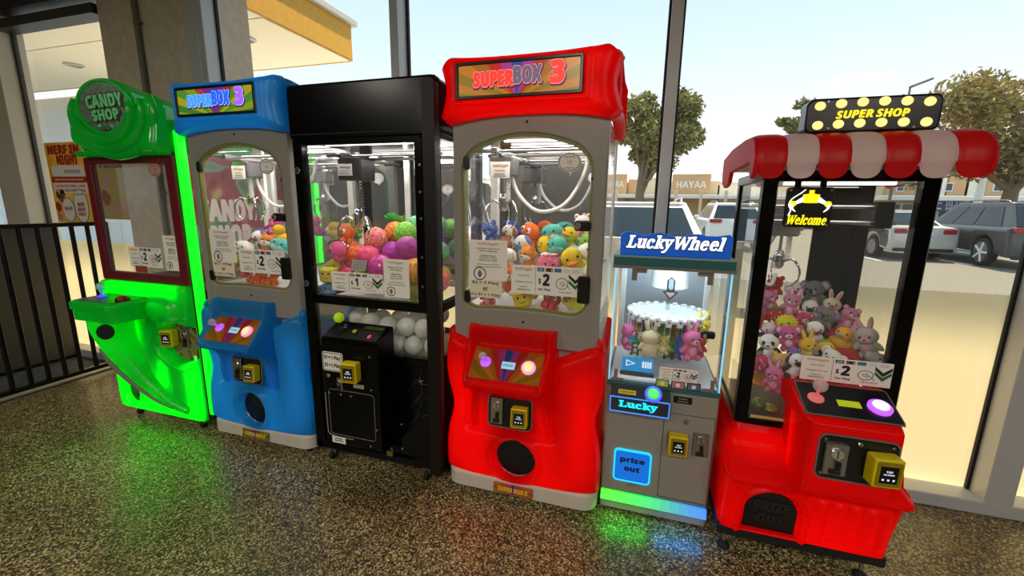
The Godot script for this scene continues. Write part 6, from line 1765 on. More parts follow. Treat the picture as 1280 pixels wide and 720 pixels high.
	var ap := [Vector2(-0.5, 1.675), Vector2(-0.3, 1.7), Vector2(-0.05, 1.705), Vector2(0.06, 1.7), Vector2(0.115, 1.68), Vector2(0.142, 1.64), Vector2(0.148, 1.6)]
	var a0 := -0.335
	var sw := 0.0915
	for i in 7:
		var x0 := a0 + sw * i
		var x1 := x0 + sw
		part(o, "awning_stripe", patch(14, 32, func(u: float, v: float) -> Vector3:
			var b := 2.0 * u - 1.0
			var cut := -0.05 * sqrt(maxf(1.0 - pow(absf(b), 2.6), 0.0))
			var p: Vector2
			if v < 0.8:
				var t := v / 0.8 * 6.0
				var a := mini(int(t), 5)
				p = ap[a].cubic_interpolate(ap[a + 1], ap[maxi(a - 1, 0)], ap[mini(a + 2, 6)], t - a)
			else:
				var t := (v - 0.8) / 0.2
				p = Vector2(0.148 - 0.01 * t, 1.6 + cut * t)
			var bow := 0.006 * (1.0 - pow(b, 4.0))
			return Vector3(lerpf(x0, x1, u), p.y + bow * (1.0 - ss(0.5, 0.8, v)), p.x + bow)), rs if i % 2 == 0 else ws)
	for sx in [-1.0, 1.0]:
		var xe := a0 if sx < 0 else a0 + sw * 7
		var sd := PackedVector2Array()
		for p in ap:
			sd.append(p)
		sd.append_array([Vector2(0.14, 1.565), Vector2(0.11, 1.552), Vector2(0.08, 1.57), Vector2(0.07, 1.61), Vector2(-0.3, 1.6), Vector2(-0.32, 1.56), Vector2(-0.36, 1.545), Vector2(-0.42, 1.54), Vector2(-0.48, 1.56), Vector2(-0.5, 1.6)])
		part(o, "awning_end", mb_extrude(sd, -0.008, 0.008, 0.004, 2).done(), rs, Transform3D(Basis(Vector3(0, 0, 1), Vector3(0, 1, 0), Vector3(sx, 0, 0)), Vector3(xe, 0, 0)))
	part(o, "awning_lining", box(Vector3(0.6, 0.02, 0.52), 0.004), M.white, pt(-0.015, 1.625, -0.22))
	# bulb sign
	var sgp := PackedVector2Array()
	for q in rrect(0.38, 0.112, 0.022, 5):
		sgp.append(q + Vector2(0, 0.012 * (1.0 - pow(q.x / 0.19, 2)) * (1.0 if q.y > 0 else 0.4)))
	var sg := part(o, "sign_board", mb_extrude(sgp, -0.05, 0.02, 0.008).done(), M.black, pt(0.01, 1.762, 0.035))
	words(sg, "SUPER SHOP", pt(0.0, 0.003, 0.022), 0.205, 0.027, glow("sign_yellow", Color(1.0, 0.9, 0.05), 0.95, Color(0.8, 0.75, 0.1)), {"bold": 0.03, "slant": 0.15, "thick": 0.02, "arc": -0.006, "name": "sign_lettering"})
	for i in 6:
		for j in 2:
			var x := -0.152 + i * 0.0608
			var bl := part(sg, "sign_bulb", ball(14, 8), glow("bulb", Color(1.0, 0.88, 0.5), 1.15, Color(0.9, 0.85, 0.6)), sc(x, (0.029 if j else -0.031) + 0.012 * (1.0 - pow(x / 0.19, 2)) * (1.0 if j else 0.4), 0.02, Vector3(0.0165, 0.0145, 0.006)))
	for q in [Vector2(-0.13, 0.047), Vector2(0.15, 0.046), Vector2(0.12, -0.044), Vector2(-0.12, -0.04)]:
		part(sg, "screw", cyl(0.004, 0.003, 0.001, 10), M.steel, rot(q.x, q.y, 0.019, 90))

func arch_door(w: float, h: float) -> PackedVector2Array:
	var p := PackedVector2Array([Vector2(-w / 2, 0), Vector2(w / 2, 0)])
	for i in 13:
		var a := PI * i / 12
		p.append(Vector2(cos(a) * w / 2, h - w / 2 + sin(a) * w / 2))
	return p

# ================================================================ the prizes
func fur(hex: String) -> StandardMaterial3D:
	if not M.has("furn"):
		M["furn"] = mat("fur_base", Color.WHITE)
		cache["fur_tex"] = noise_tex(0.09, [], 128, FastNoiseLite.TYPE_SIMPLEX, 31, 2, true)
	return mat("fur_" + hex, Color(hex), 0.95, 0.0, {"rim_enabled": true, "rim": 0.35, "rim_tint": 0.6, "normal_enabled": true, "normal_texture": cache["fur_tex"], "normal_scale": 0.6, "uv1_triplanar": true, "uv1_scale": Vector3(3, 3, 3)})

func blob(o: Node3D, called: String, m: Material, x: float, y: float, z: float, sx: float, sy: float, sz: float, rz := 0.0, rx := 0.0) -> MeshInstance3D:
	return part(o, called, ball(16, 10), m, Transform3D(Basis.from_euler(Vector3(deg_to_rad(rx), 0, deg_to_rad(rz))) * Basis.from_scale(Vector3(sx, sy, sz)), Vector3(x, y, z)))

func face(o: Node3D, y: float, z: float, gap := 0.2, eye := 0.06) -> void:
	for s in [-1.0, 1.0]:
		blob(o, "eye", M.ink, s * gap, y, z, eye, eye * 1.1, eye * 0.6)

func smile(o: Node3D, y: float, z: float, w: float, m: Material = M.ink) -> void:
	part(o, "mouth", mb_tube(curve([Vector3(-w, 0, -0.03), Vector3(-w * 0.5, -w * 0.45, 0), Vector3(0, -w * 0.6, 0.015), Vector3(w * 0.5, -w * 0.45, 0), Vector3(w, 0, -0.03)], 12), 0.025, 5).done(), m, pt(0, y, z))

# a soft toy about 1.7 units tall, centred on itself, scaled by s
func plush(kind: String, a: String, b: String, at: Vector3, s: float, label: String, group: String, turn := 0.0, tip := 0.0) -> Node3D:
	var o := thing("plush_" + kind, at, label, "plush toy", group)
	o.transform = Transform3D(Basis.from_euler(Vector3(deg_to_rad(tip) * 0.6, deg_to_rad(turn), deg_to_rad(tip))).scaled(Vector3.ONE * s), at)
	var m := fur(a)
	var n := fur(b)
	match kind:
		"bear", "koala", "panda", "bunny", "dog", "cat", "mouse", "monkey", "cow", "elephant":
			var limb: Material = n if kind == "panda" or kind == "cow" else m
			blob(o, "body", m, 0, -0.3, 0, 0.42, 0.48, 0.38)
			blob(o, "belly", n if kind != "panda" and kind != "cow" else m, 0, -0.3, 0.12, 0.28, 0.34, 0.3)
			blob(o, "head", m, 0, 0.38, 0.06, 0.52, 0.46, 0.46)
			for d in [-1.0, 1.0]:
				blob(o, "arm", limb, d * 0.42, -0.15, 0.14, 0.15, 0.32, 0.16, d * 38)
				blob(o, "leg", limb, d * 0.3, -0.66, 0.26, 0.17, 0.19, 0.32)
				match kind:
					"bunny":
						blob(o, "ear", m, d * 0.22, 1.0, 0.0, 0.13, 0.42, 0.09, -d * 14)
						blob(o, "inner_ear", n, d * 0.22, 1.0, 0.06, 0.08, 0.33, 0.05, -d * 14)
					"koala", "mouse", "elephant", "monkey":
						blob(o, "ear", m, d * 0.5, 0.55, 0.0, 0.27, 0.29, 0.1)
						blob(o, "inner_ear", n, d * 0.5, 0.55, 0.07, 0.18, 0.2, 0.06)
					"dog", "cow":
						blob(o, "ear", n, d * 0.47, 0.42, 0.02, 0.12, 0.32, 0.16, d * 20)
					"cat":
						part(o, "ear", cyl(0.16, 0.3, 0.01, 10, 0.02), m, rot(d * 0.3, 0.7, 0.0, 0, 0, -d * 18))
					_:
						blob(o, "ear", n if kind == "panda" else m, d * 0.38, 0.76, 0.0, 0.17, 0.17, 0.1)
						blob(o, "inner_ear", n, d * 0.38, 0.76, 0.06, 0.1, 0.1, 0.06)
				if kind == "panda":
					blob(o, "eye_patch", n, d * 0.21, 0.42, 0.43, 0.11, 0.14, 0.08, d * 20)
			if kind == "elephant":
				part(o, "trunk", mb_tube(curve([Vector3(0, 0.3, 0.45), Vector3(0, 0.1, 0.68), Vector3(0, -0.1, 0.66)], 10), [0.14, 0.13, 0.12, 0.12, 0.11, 0.1, 0.1, 0.09, 0.09, 0.08, 0.08], 8).done(), m)
			else:
				blob(o, "muzzle", n if kind != "panda" else m, 0, 0.26, 0.46, 0.22, 0.16, 0.14)
				blob(o, "nose", M.ink, 0, 0.32, 0.6, 0.07 if kind != "koala" else 0.12, 0.05 if kind != "koala" else 0.15, 0.05)
			face(o, 0.44, 0.5)
		"duck":
			blob(o, "body", m, 0, -0.3, -0.05, 0.55, 0.42, 0.6)
			blob(o, "head", m, 0, 0.3, 0.1, 0.5, 0.46, 0.46)
			blob(o, "beak", n, -0.05, 0.2, 0.55, 0.26, 0.1, 0.2)
			for d in [-1.0, 1.0]:
				blob(o, "wing", m, d * 0.52, -0.28, -0.05, 0.14, 0.26, 0.36, d * 12)
				blob(o, "foot", n, d * 0.25, -0.68, 0.25, 0.18, 0.07, 0.24)
			face(o, 0.42, 0.5, 0.24)
		"fox":
			blob(o, "body", m, 0, -0.3, 0, 0.42, 0.45, 0.4)
			blob(o, "head", m, 0, 0.35, 0.05, 0.55, 0.42, 0.44)
			blob(o, "cheeks", n, 0, 0.22, 0.18, 0.46, 0.26, 0.36)
			for d in [-1.0, 1.0]:
				part(o, "ear", cyl(0.2, 0.36, 0.01, 10, 0.03), m, rot(d * 0.32, 0.66, 0.0, 0, 0, -d * 20))
				blob(o, "leg", n, d * 0.28, -0.66, 0.22, 0.16, 0.16, 0.26)
			blob(o, "nose", M.ink, 0, 0.26, 0.54, 0.06, 0.05, 0.05)
			blob(o, "tail", m, 0.5, -0.4, -0.2, 0.34, 0.18, 0.18, 30)
			face(o, 0.42, 0.44)
		"whale", "seal", "dino", "fish":
			blob(o, "body", m, 0, 0, 0, 0.75, 0.52, 0.55)
			blob(o, "belly", n, 0, -0.16, 0.06, 0.66, 0.36, 0.52)
			for d in [-1.0, 1.0]:
				blob(o, "fin", m, d * 0.62, -0.25, 0.22, 0.28, 0.08, 0.16, -d * 25)
				blob(o, "tail_fluke", m, d * 0.16, 0.22, -0.72, 0.26, 0.08, 0.16, d * 25)
			if kind == "dino":
				for k in 4:
					part(o, "spike", cyl(0.11, 0.18, 0.01, 8, 0.02), n, rot(0, 0.46 - 0.03 * k, 0.25 - k * 0.22, -20.0 * k + 15))
			face(o, 0.14, 0.5, 0.28, 0.07)
			smile(o, -0.02, 0.55, 0.12)
		"berry":
			blob(o, "body", m, 0, 0, 0, 0.66, 0.6, 0.5)
			blob(o, "tip", m, 0, -0.42, 0, 0.36, 0.36, 0.34)
			for k in 6:
				blob(o, "calyx_leaf", n, 0.24 * cos(k * TAU / 6), 0.56, 0.24 * sin(k * TAU / 6), 0.22, 0.05, 0.12, 20)
			for k in 14:
				var d := Vector3(sin(k * 2.4) * 0.55, 0.35 - 0.07 * k, 0.42)
				blob(o, "seed", fur("f3d9dc"), d.x * 0.9, d.y, sqrt(maxf(0.27 - d.x * d.x * 0.4 - d.y * d.y * 0.35, 0.03)) * 0.97, 0.035, 0.05, 0.02)
			face(o, 0.08, 0.49, 0.2)
		"smiley":
			blob(o, "body", m, 0, 0, 0, 0.66, 0.6, 0.4)
			for k in 18:
				var g := TAU * k / 18
				part(o, "ray", cyl(0.035, 0.24, 0.005, 6, 0.01), n, rot(0.58 * cos(g), 0.52 * sin(g), 0.05, 0, 0, rad_to_deg(g) - 90))
			face(o, 0.12, 0.38, 0.2, 0.06)
			smile(o, -0.02, 0.41, 0.26)
		"cube":
			part(o, "body", box(Vector3(1.1, 1.1, 1.1), 0.16), m)
			face(o, 0.14, 0.55, 0.22, 0.08)
			smile(o, -0.1, 0.56, 0.2)
			for d in [-1.0, 1.0]:
				blob(o, "cheek", n, d * 0.36, -0.05, 0.54, 0.09, 0.06, 0.03)
		"banana":
			part(o, "body", mb_tube(curve([Vector3(-0.7, -0.1, 0), Vector3(-0.4, 0.25, 0.1), Vector3(0, 0.38, 0.12), Vector3(0.4, 0.25, 0.1), Vector3(0.7, -0.1, 0)], 16), [0.08, 0.14, 0.18, 0.21, 0.23, 0.24, 0.25, 0.25, 0.26, 0.25, 0.25, 0.24, 0.23, 0.21, 0.18, 0.14, 0.08], 12).done(), m)
			part(o, "rind", mb_tube(curve([Vector3(-0.72, 0.0, -0.05), Vector3(-0.42, 0.42, 0.0), Vector3(0, 0.56, 0.0), Vector3(0.42, 0.42, 0.0), Vector3(0.72, 0.0, -0.05)], 16), [0.06, 0.1, 0.14, 0.16, 0.18, 0.19, 0.19, 0.19, 0.19, 0.19, 0.19, 0.18, 0.17, 0.16, 0.13, 0.1, 0.06], 10).done(), n)
			face(o, 0.38, 0.36, 0.15)
		"octopus":
			blob(o, "head", m, 0, 0.15, 0, 0.58, 0.52, 0.5)
			for k in 6:
				var g := TAU * k / 6
				blob(o, "tentacle", m, 0.4 * cos(g), -0.38, 0.4 * sin(g), 0.18, 0.24, 0.18)
			for d in [-1.0, 1.0]:
				blob(o, "eye_white", fur("f2f0ea"), d * 0.22, 0.26, 0.42, 0.14, 0.16, 0.1)
				blob(o, "eye", M.ink, d * 0.2, 0.24, 0.51, 0.06, 0.07, 0.04)
			smile(o, 0.02, 0.49, 0.14)
	return o

func toys_by_pixel(list: Array, group: String, where: String, near_y: float, near_n: float, far_y: float, far_n: float, s: float, lo: Vector3, hi: Vector3) -> void:
	rng.seed = group.hash()
	var c := []
	var rad := []
	for t in list:
		var n := lerpf(far_n, near_n, clampf((t[2] - far_y) / (near_y - far_y), -0.3, 1.25))
		c.append(at_depth(t[1], t[2], n))
		rad.append(0.6 * s * (t[6] if t.size() > 6 else 1.0))
	spread(c, rad, lo, hi)
	for k in list.size():
		var t: Array = list[k]
		plush(t[0], t[3], t[4], c[k], s * (t[6] if t.size() > 6 else 1.0), t[5] + where, group, rng.randf_range(-35, 35) - 12.0, rng.randf_range(-22, 22))

func make_toys() -> void:
	toys_by_pixel([
		["bear", 970, 375, "a8121e", "c4303a", "dark red plush bear peeking from the back"], ["bear", 963, 383, "6a9a2a", "a0c040", "leaf green plush bear"],
		["bear", 976, 384, "c97a9a", "e0a8bc", "dusty pink plush bear"], ["cat", 988, 379, "e4dcd2", "c9c0b8", "off white plush cat"], ["bunny", 990, 391, "d184a0", "e8b0c4", "rose pink plush bunny"],
		["koala", 1012, 384, "6a6866", "a09c98", "large grey plush koala with white hair tuft", 1.25], ["bear", 997, 402, "c0305a", "e8c0c8", "deep pink plush bear with pale muzzle"], ["dog", 1010, 396, "e8e4de", "2a2826", "white plush dog with black ears"],
		["koala", 1023, 404, "6f6b6c", "8a6a90", "grey plush koala with violet trim"], ["bunny", 1039, 400, "e6d9b8", "d88a9a", "cream plush bunny with pink ears"],
		["berry", 970, 393, "b01420", "5a8a20", "red plush strawberry"], ["smiley", 973, 404, "d8c812", "e0d020", "yellow plush smiley with rays"], ["bear", 960, 410, "b0121a", "d04048", "bright red plush bear"],
		["panda", 960, 428, "e6e2dc", "161618", "black and white plush panda", 1.15], ["cat", 980, 414, "d8c4c4", "c06a8a", "pale plush cat with pink bow"], ["monkey", 989, 422, "c8508a", "e8b8c8", "magenta plush monkey"],
		["dog", 1001, 420, "c89a68", "e6d4b8", "tan plush dog"], ["cow", 1016, 417, "e8e6e2", "1c1a1c", "white plush cow with black patches"], ["smiley", 1038, 418, "c01a4a", "e03060", "crimson plush smiley"],
		["bear", 1054, 412, "cc7a98", "e6b4c4", "mid pink plush bear"], ["cat", 1069, 420, "d8a4b4", "f0e0e0", "pink and white plush cat"], ["bunny", 1092, 432, "a8a29c", "d08a94", "grey plush bunny with tall pink ears", 1.15],
		["bunny", 1005, 434, "e0b418", "f0d860", "golden yellow plush bunny"], ["banana", 1039, 431, "d8c41a", "7aa81a", "green and yellow plush banana"], ["duck", 1063, 430, "e0a41a", "8a7ab8", "orange yellow plush duck with lilac beak"],
		["duck", 1089, 438, "e6b020", "e08020", "amber plush duck"], ["whale", 1066, 444, "a01418", "c02028", "dark red plush whale", 1.2], ["elephant", 1016, 444, "6f7a80", "8f9aa0", "slate grey plush elephant", 1.1],
		["mouse", 1034, 443, "e6e0d4", "e8c0c0", "white plush mouse"], ["bear", 973, 450, "d0a85a", "e0c488", "sandy plush bear"], ["berry", 953, 448, "c83a6a", "4a8a3a", "pink plush strawberry"],
		["bear", 986, 440, "7a5aa8", "a88ac8", "small purple plush bear", 0.7], ["dino", 1088, 450, "4a9a3a", "8ac050", "green plush dinosaur with frill", 0.8], ["koala", 1104, 452, "8a8684", "b0aaa6", "light grey plush koala"],
		["cow", 996, 468, "e8e6e0", "18181a", "small plush cow with black patches"], ["panda", 1013, 482, "dedad4", "141416", "plush panda lying low"], ["bunny", 978, 468, "c86a94", "e0a0b8", "rosy plush bunny lying low"],
		["elephant", 1018, 500, "3f4446", "5a6062", "charcoal plush elephant", 0.9], ["bear", 1040, 498, "8a6a52", "b09070", "brown plush bear lying low", 0.8], ["bear", 1060, 496, "d0608a", "e8a0b8", "pink plush bear lying low", 0.9],
		["bear", 1085, 492, "c07a90", "d8a8b4", "mauve plush bear lying low", 0.9], ["cat", 945, 430, "d8a8b8", "e8d0d4", "pale pink plush cat by the corner post", 0.9]],
		"plush prizes in the awning machine", " in the pile under the striped awning", 450, 1.97, 380, 2.2, 0.066, Vector3(0.45, 0.7, -2.3), Vector3(0.93, 1.12, -1.87))
	toys_by_pixel([
		["bear", 623, 296, "4a6ab8", "8aa0d8", "blue plush bear"], ["dog", 637, 300, "e8e0d4", "8a5a34", "white plush dog with brown ears"], ["octopus", 657, 295, "e8641a", "f0903a", "bright orange plush octopus", 1.1],
		["whale", 688, 296, "58b4a8", "ecebe6", "teal and white plush whale", 1.0], ["duck", 710, 302, "e0c81e", "e0982a", "mustard plush duck"], ["bear", 723, 293, "ece6e4", "d86a8a", "white plush bear with pink ears"], ["dino", 732, 302, "7ab83a", "a8d060", "lime plush dinosaur", 0.8],
		["dog", 657, 312, "ecebe8", "5a8ac0", "white plush dog with blue ears"], ["bear", 641, 308, "8a5628", "c09060", "chocolate plush bear"], ["smiley", 679, 309, "e6c81a", "1c1c1c", "yellow plush bee with black rays", 0.9], ["seal", 687, 315, "ecebe8", "dcdad6", "plain white plush seal", 0.8],
		["dino", 695, 315, "4ab8a8", "7ad0c0", "turquoise plush dinosaur", 0.9], ["whale", 713, 313, "8ac8c0", "d8e8e4", "mint plush whale", 0.8], ["seal", 730, 315, "eeeeec", "d8d8d4", "white plush seal with raised head", 1.05],
		["dog", 648, 327, "efefec", "e0dcd6", "white plush puppy with black nose", 1.0], ["fox", 667, 322, "d8882a", "eeece6", "orange and white plush fox", 1.0], ["berry", 688, 329, "e06a88", "f4c8d0", "pink dotted plush strawberry", 1.05], ["duck", 717, 330, "e8cc1a", "f08a1a", "yellow plush duck with orange beak", 1.2],
		["cube", 652, 369, "e0cc20", "e8a030", "yellow plush cube with a face", 0.9], ["cube", 718, 372, "d8c820", "e8a030", "yellow plush cube in the corner", 0.9], ["octopus", 690, 376, "c83a3a", "e06060", "red plush octopus by the glass", 0.9], ["bear", 670, 352, "c8a050", "e0c890", "honey plush bear behind the price board"], ["whale", 700, 352, "5a7ac0", "a0b4dc", "denim blue plush whale behind the price board"], ["cat", 728, 350, "d8d4ce", "e0a0b0", "pale grey plush cat behind the lock box"], ["fox", 640, 350, "c86a2a", "ece6da", "rust plush fox behind the price board"], ["bear", 612, 380, "d05a6a", "e8a0a8", "coral plush bear on the chute floor", 0.8]],
		"plush prizes in the red marquee machine", " in the red marquee machine", 330, 1.98, 293, 2.17, 0.085, Vector3(-0.83, 0.96, -2.34), Vector3(-0.18, 1.5, -1.86))
	toys_by_pixel([
		["bear", 343, 284, "d84a98", "f08ac0", "hot pink plush bear"], ["duck", 351, 293, "e0b41a", "e08a1a", "yellow plush duck"], ["whale", 326, 294, "3a58b8", "7a94d8", "royal blue plush whale", 0.9], ["dog", 322, 305, "ecebe6", "8a5a2a", "white plush dog with tan ears"],
		["seal", 312, 309, "ecebe8", "dcd8d0", "white plush seal"], ["fox", 334, 306, "d87a2a", "eeeae2", "orange plush fox"], ["whale", 350, 307, "5ab8b0", "a0dcd4", "aqua plush whale"], ["octopus", 337, 350, "e0641a", "f0903a", "orange plush octopus behind the notice"], ["octopus", 320, 350, "d85818", "f0903a", "deep orange plush octopus behind the notice"],
		["dino", 297, 326, "b0c02a", "d0d870", "yellow green plush dinosaur"], ["bear", 352, 330, "6a8ac8", "a0b8e0", "sky blue plush bear", 0.9], ["bear", 308, 334, "c8506a", "e0909a", "raspberry plush bear", 0.9]],
		"plush prizes in the blue machine", " in the blue machine", 310, 1.98, 284, 2.17, 0.082, Vector3(-2.44, 0.96, -2.34), Vector3(-1.79, 1.5, -1.86))
	toys_by_pixel([
		["bunny", 398, 308, "e0708a", "f0a0b0", "pink plush bunny leaning back", 1.15], ["berry", 413, 310, "e05a90", "5aa03a", "round pink dotted plush strawberry", 1.2], ["octopus", 434, 301, "e8702a", "f09040", "orange plush octopus with big eyes", 1.1], ["bear", 430, 316, "e08a3a", "f0b070", "orange plush bear", 1.0],
		["dino", 434, 287, "4ab83a", "80d060", "green plush dinosaur", 0.9], ["whale", 421, 290, "3aa88a", "80c8b0", "sea green plush whale", 0.9], ["bear", 406, 290, "8ab82a", "b0d860", "yellow green plush bear", 0.9], ["cube", 395, 341, "d8cc3a", "e8a030", "yellow plush cube with a smile", 0.95], ["cube", 410, 339, "d0c83a", "e8a030", "yellow plush cube turned aside", 0.95],
		["whale", 398, 358, "5a8ab8", "90b0d0", "blue plush whale by the lock", 0.9], ["cat", 401, 287, "e6e0da", "d8c0b0", "white plush cat by the mirror", 0.7]],
		"plush prizes in the black machine", " in the black machine", 340, 1.88, 288, 2.12, 0.075, Vector3(-1.66, 0.945, -2.3), Vector3(-1.1, 1.5, -1.82))
	make_balls()
	make_wheel_toys()

# pushes round things apart inside a box
func spread(c: Array, rad: Array, lo: Vector3, hi: Vector3) -> void:
	for it in 80:
		for i in c.size():
			for j in range(i + 1, c.size()):
				var d: Vector3 = c[j] - c[i]
				var gap: float = rad[i] + rad[j] - d.length()
				if gap > 0:
					var n := d.normalized() if d.length() > 1e-4 else Vector3.UP
					c[i] -= n * gap * 0.5
					c[j] += n * gap * 0.5
			var r: Vector3 = Vector3.ONE * float(rad[i])
			c[i] = c[i].clamp(lo + r, hi - r)

func make_balls() -> void:
	var hues := {"pink": "e0208a", "red": "e0281a", "green": "2cc428", "purple": "8a1fb0", "orange": "f0701a", "lime": "a8dc18", "teal": "14a890", "yellow": "f0d81a"}
	var combos := [["pink", "yellow"], ["orange", "red"], ["pink", "orange"], ["red", "yellow"], ["green", "yellow"], ["teal", "lime"], ["purple", "pink"], ["purple", "red"], ["pink", "purple"], ["orange", "yellow"], ["lime", "green"], ["red", "orange"], ["pink", "green"], ["green", "pink"], ["orange", "pink"], ["lime", "yellow"], ["yellow", "green"], ["red", "purple"], ["green", "purple"], ["orange", "green"]]
	var spots := [[472, 303, 2.02], [452, 319, 1.98], [466, 326, 1.93], [496, 291, 2.12], [507, 296, 2.05], [518, 284, 2.2], [492, 314, 2.0], [512, 313, 1.94], [480, 333, 1.9], [517, 347, 1.9], [480, 312, 2.1],
		[500, 340, 1.92], [533, 300, 2.1], [534, 330, 2.0], [530, 352, 1.95], [528, 380, 1.95], [455, 345, 1.93], [436, 345, 1.95], [548, 315, 2.2], [550, 345, 2.15]]
	var c := []
	var rad := []
	for t in spots:
		c.append(at_depth(t[0], t[1], t[2]))
		rad.append(0.063)
	spread(c, rad, Vector3(-1.63, 0.945, -2.31), Vector3(-0.945, 1.6, -1.81))
	for k in spots.size():
		var q: Array = combos[k]
		var dark := Color(0.07, 0.05, 0.06)
		var m := mat("ball%d" % k, Color.WHITE, 0.4, 0.0, {"albedo_texture": noise_tex(0.02, [[0.0, Color(hues[q[0]])], [0.44, Color(hues[q[0]])], [0.5, Color(hues[q[1]])], [0.62, Color(hues[q[1]])], [0.63, dark], [0.66, dark], [0.67, Color(hues[q[0]])], [1.0, Color(hues[q[0]])]], 128, FastNoiseLite.TYPE_SIMPLEX_SMOOTH, 40 + k, 3), "uv1_triplanar": true, "uv1_scale": Vector3(0.9, 0.9, 0.9), "uv1_triplanar_sharpness": 3.0})
		var o := thing("patterned_ball", c[k], "%s inflatable ball with %s and black splashes in the black machine" % q, "ball", "patterned balls in the black machine")
		o.rotation = Vector3(k * 1.3, k * 0.7, k * 2.1)
		part(o, "skin", ball(28, 18), m, sc(0, 0, 0, Vector3.ONE * 0.064))
		part(o, "valve", cyl(0.006, 0.004, 0.001, 8), M.white, pt(0, 0.0625, 0))
	c = []
	rad = []
	for t in [[450, 401, 1.93], [467, 405, 1.9], [486, 411, 1.9], [508, 414, 1.9], [529, 417, 1.9], [497, 437, 1.88], [519, 437, 1.88], [537, 436, 1.9], [478, 398, 2.02], [500, 398, 2.03], [521, 399, 2.03], [474, 430, 1.92], [545, 412, 2.05], [549, 395, 2.1], [540, 390, 2.16], [455, 428, 1.94]]:
		c.append(at_depth(t[0], t[1], t[2]))
		rad.append(0.0525)
	spread(c, rad, Vector3(-1.64, 0.665, -2.3), Vector3(-0.945, 0.93, -1.83))
	for p in c:
		var o := thing("white_ball", p, "plain glossy white plastic ball behind the lower window of the black machine", "ball", "white balls in the black machine")
		part(o, "skin", ball(24, 16), mat("ball_white", Color("cfd2cc"), 0.22), sc(0, 0, 0, Vector3.ONE * 0.052))
		part(o, "seam", lathe([Vector2(0.0522, -0.0006), Vector2(0.0526, 0), Vector2(0.0522, 0.0006)], 28), mat("ball_seam", Color("b4b8b2"), 0.3), rot(0, 0, 0, 25, 0, 40))
	# small coloured balls under the prize slide of the awning machine
	for t in [[948, 505, "5a7a1a", "olive"], [962, 512, "8aa01a", "lime"], [978, 522, "1a6a5a", "teal"], [990, 530, "9a9a20", "mustard"], [958, 530, "2a4a1a", "dark green"], [940, 520, "1a5a4a", "sea green"]]:
		var o := thing("capsule_ball", at_depth(t[0], t[1], 2.0), t[3] + " plastic capsule ball under the orange prize slide", "ball", "capsule balls under the slide")
		var m := mat("cap_" + t[2], Color(t[2]), 0.25)
		part(o, "lower_half", lathe([Vector2(0.0001, -0.03), Vector2(0.018, -0.024), Vector2(0.027, -0.012), Vector2(0.03, 0)], 16), m)
		part(o, "upper_half", lathe([Vector2(0.031, 0), Vector2(0.031, 0.003), Vector2(0.028, 0.012), Vector2(0.018, 0.024), Vector2(0.0001, 0.03)], 16), m)

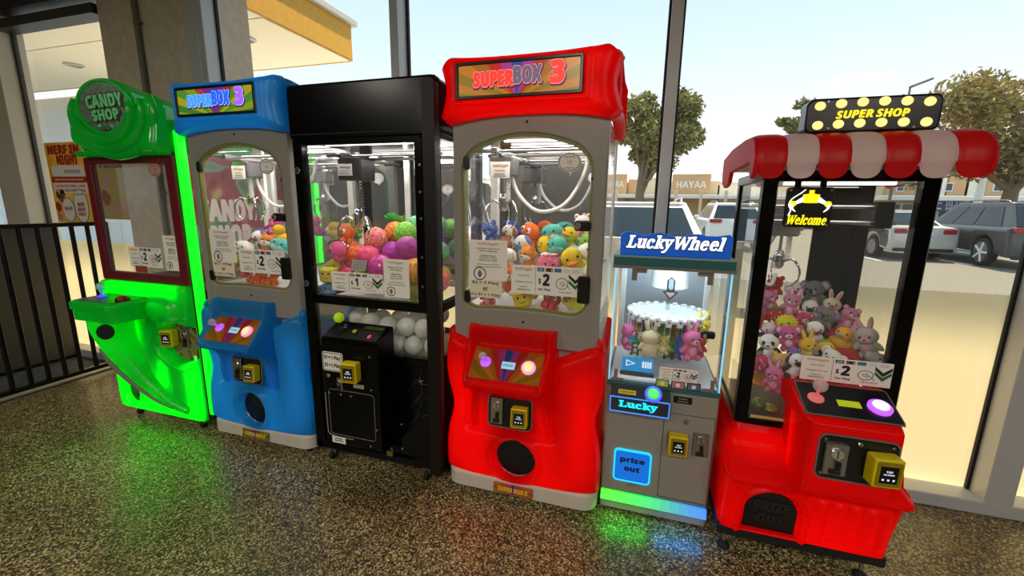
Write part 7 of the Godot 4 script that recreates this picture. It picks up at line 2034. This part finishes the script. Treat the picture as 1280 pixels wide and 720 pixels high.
func make_wheel_toys() -> void:
	var w := " hanging from the prize wheel"
	var g := "toys hanging from the prize wheel"
	for t in [["bunny", 813, 430, 1.95, "d8d0a8", "e8e4cc", "cream plush bunny seen from behind", 0.07, 190.0], ["bunny", 863, 431, 1.96, "d86a98", "f0a0c0", "pink plush bunny", 0.07, 25.0], ["bear", 784, 420, 2.0, "d0609a", "e898b8", "magenta plush bear", 0.062, 60.0],
			["bear", 829, 431, 1.98, "d8c860", "ece8d0", "small yellow and white plush bear", 0.045, 0.0], ["dog", 801, 424, 2.02, "e8e6e0", "202020", "tiny white plush dog with black ears", 0.038, 20.0], ["bunny", 878, 412, 2.03, "e0c818", "e8e060", "yellow plush bunny with pointed ears", 0.055, -10.0],
			["bear", 874, 432, 2.0, "c02028", "e0b020", "red plush bear with yellow belly", 0.05, -20.0], ["bear", 795, 420, 2.05, "d0b020", "e0d060", "mustard plush bear", 0.04, 0.0], ["dino", 836, 432, 2.02, "2a9a4a", "60c070", "green plush dinosaur", 0.05, 0.0], ["bear", 851, 432, 1.99, "2a50b0", "6080d0", "round blue plush bear", 0.042, 0.0],
			["dino", 826, 412, 2.12, "4ab030", "80d050", "bright green plush dinosaur", 0.05, 0.0], ["bear", 810, 412, 2.16, "2a3a80", "5060a0", "navy plush bear", 0.05, 0.0], ["bear", 846, 412, 2.16, "c0a020", "d8c860", "golden plush bear", 0.05, 0.0], ["bear", 858, 414, 2.12, "3048b0", "6878c8", "cobalt plush bear", 0.048, 0.0], ["dog", 794, 433, 2.0, "2a7a4a", "e8e4da", "green and white plush dog", 0.04, 0.0],
			["whale", 787, 422, 1.99, "2a90a0", "70c0c8", "teal plush whale", 0.038, 0.0], ["bear", 800, 410, 2.2, "b06a30", "d0a070", "brown plush bear", 0.045, 0.0], ["bear", 836, 436, 2.1, "206a30", "50a060", "forest green plush bear", 0.05, 0.0], ["monkey", 846, 438, 2.1, "8a3a9a", "c080c8", "violet plush monkey", 0.045, 0.0], ["duck", 868, 440, 2.08, "e0c020", "e08020", "tiny yellow plush duck", 0.04, 0.0]]:
		var p := at_depth(t[1], t[2], t[3])
		var o := plush(t[0], t[4], t[5], p, t[7] * 1.15, t[6] + w, g, t[8])
		part(o, "hanging_loop", tube([Vector3(0, 0.7, 0), Vector3(0, maxf((0.94 - p.y) / (t[7] * 1.15), 0.8), 0)], 0.03, 5), M.white)

func _ready() -> void:
	# camera
	var cam := Camera3D.new()
	cam.name = "camera"
	add_child(cam)
	cam.keep_aspect = Camera3D.KEEP_HEIGHT
	cam.fov = rad_to_deg(2.0 * atan(360.0 / FOCAL))
	cam.transform = Transform3D(cam_basis(), Vector3(0, EYE, 0))
	cam.near = 0.05
	cam.far = 300.0
	# sky, exposure
	var we := WorldEnvironment.new()
	we.name = "environment"
	var env := Environment.new()
	env.background_mode = Environment.BG_SKY
	var sky := Sky.new()
	var sm := ProceduralSkyMaterial.new()
	sm.sky_top_color = Color(0.62, 0.78, 0.88)
	sm.sky_horizon_color = Color(1.0, 0.995, 0.985)
	sm.sky_curve = 0.22
	sm.ground_bottom_color = Color(0.5, 0.48, 0.44)
	sm.ground_horizon_color = Color(0.8, 0.8, 0.78)
	sm.sun_angle_max = 1.0
	sky.sky_material = sm
	env.sky = sky
	env.background_energy_multiplier = 1.5
	env.tonemap_mode = Environment.TONE_MAPPER_LINEAR
	env.tonemap_exposure = 1.0
	env.sdfgi_enabled = true
	env.ssao_enabled = true
	env.ssil_enabled = true
	we.environment = env
	add_child(we)
	# sun: high, beyond the window wall and to the right
	var sun := DirectionalLight3D.new()
	sun.name = "sun"
	add_child(sun)
	sun.light_color = Color(1.0, 0.93, 0.8)
	sun.light_energy = 2.7
	sun.light_angular_distance = 2.0
	sun.shadow_enabled = true
	sun.look_at_from_position(Vector3.ZERO, Vector3(-0.22, -0.86, 0.46))
	make_materials()
	make_room()
	make_entry()
	make_superboxes()
	make_black()
	make_candy()
	make_wheel()
	make_shop()
	make_toys()
	make_outside()
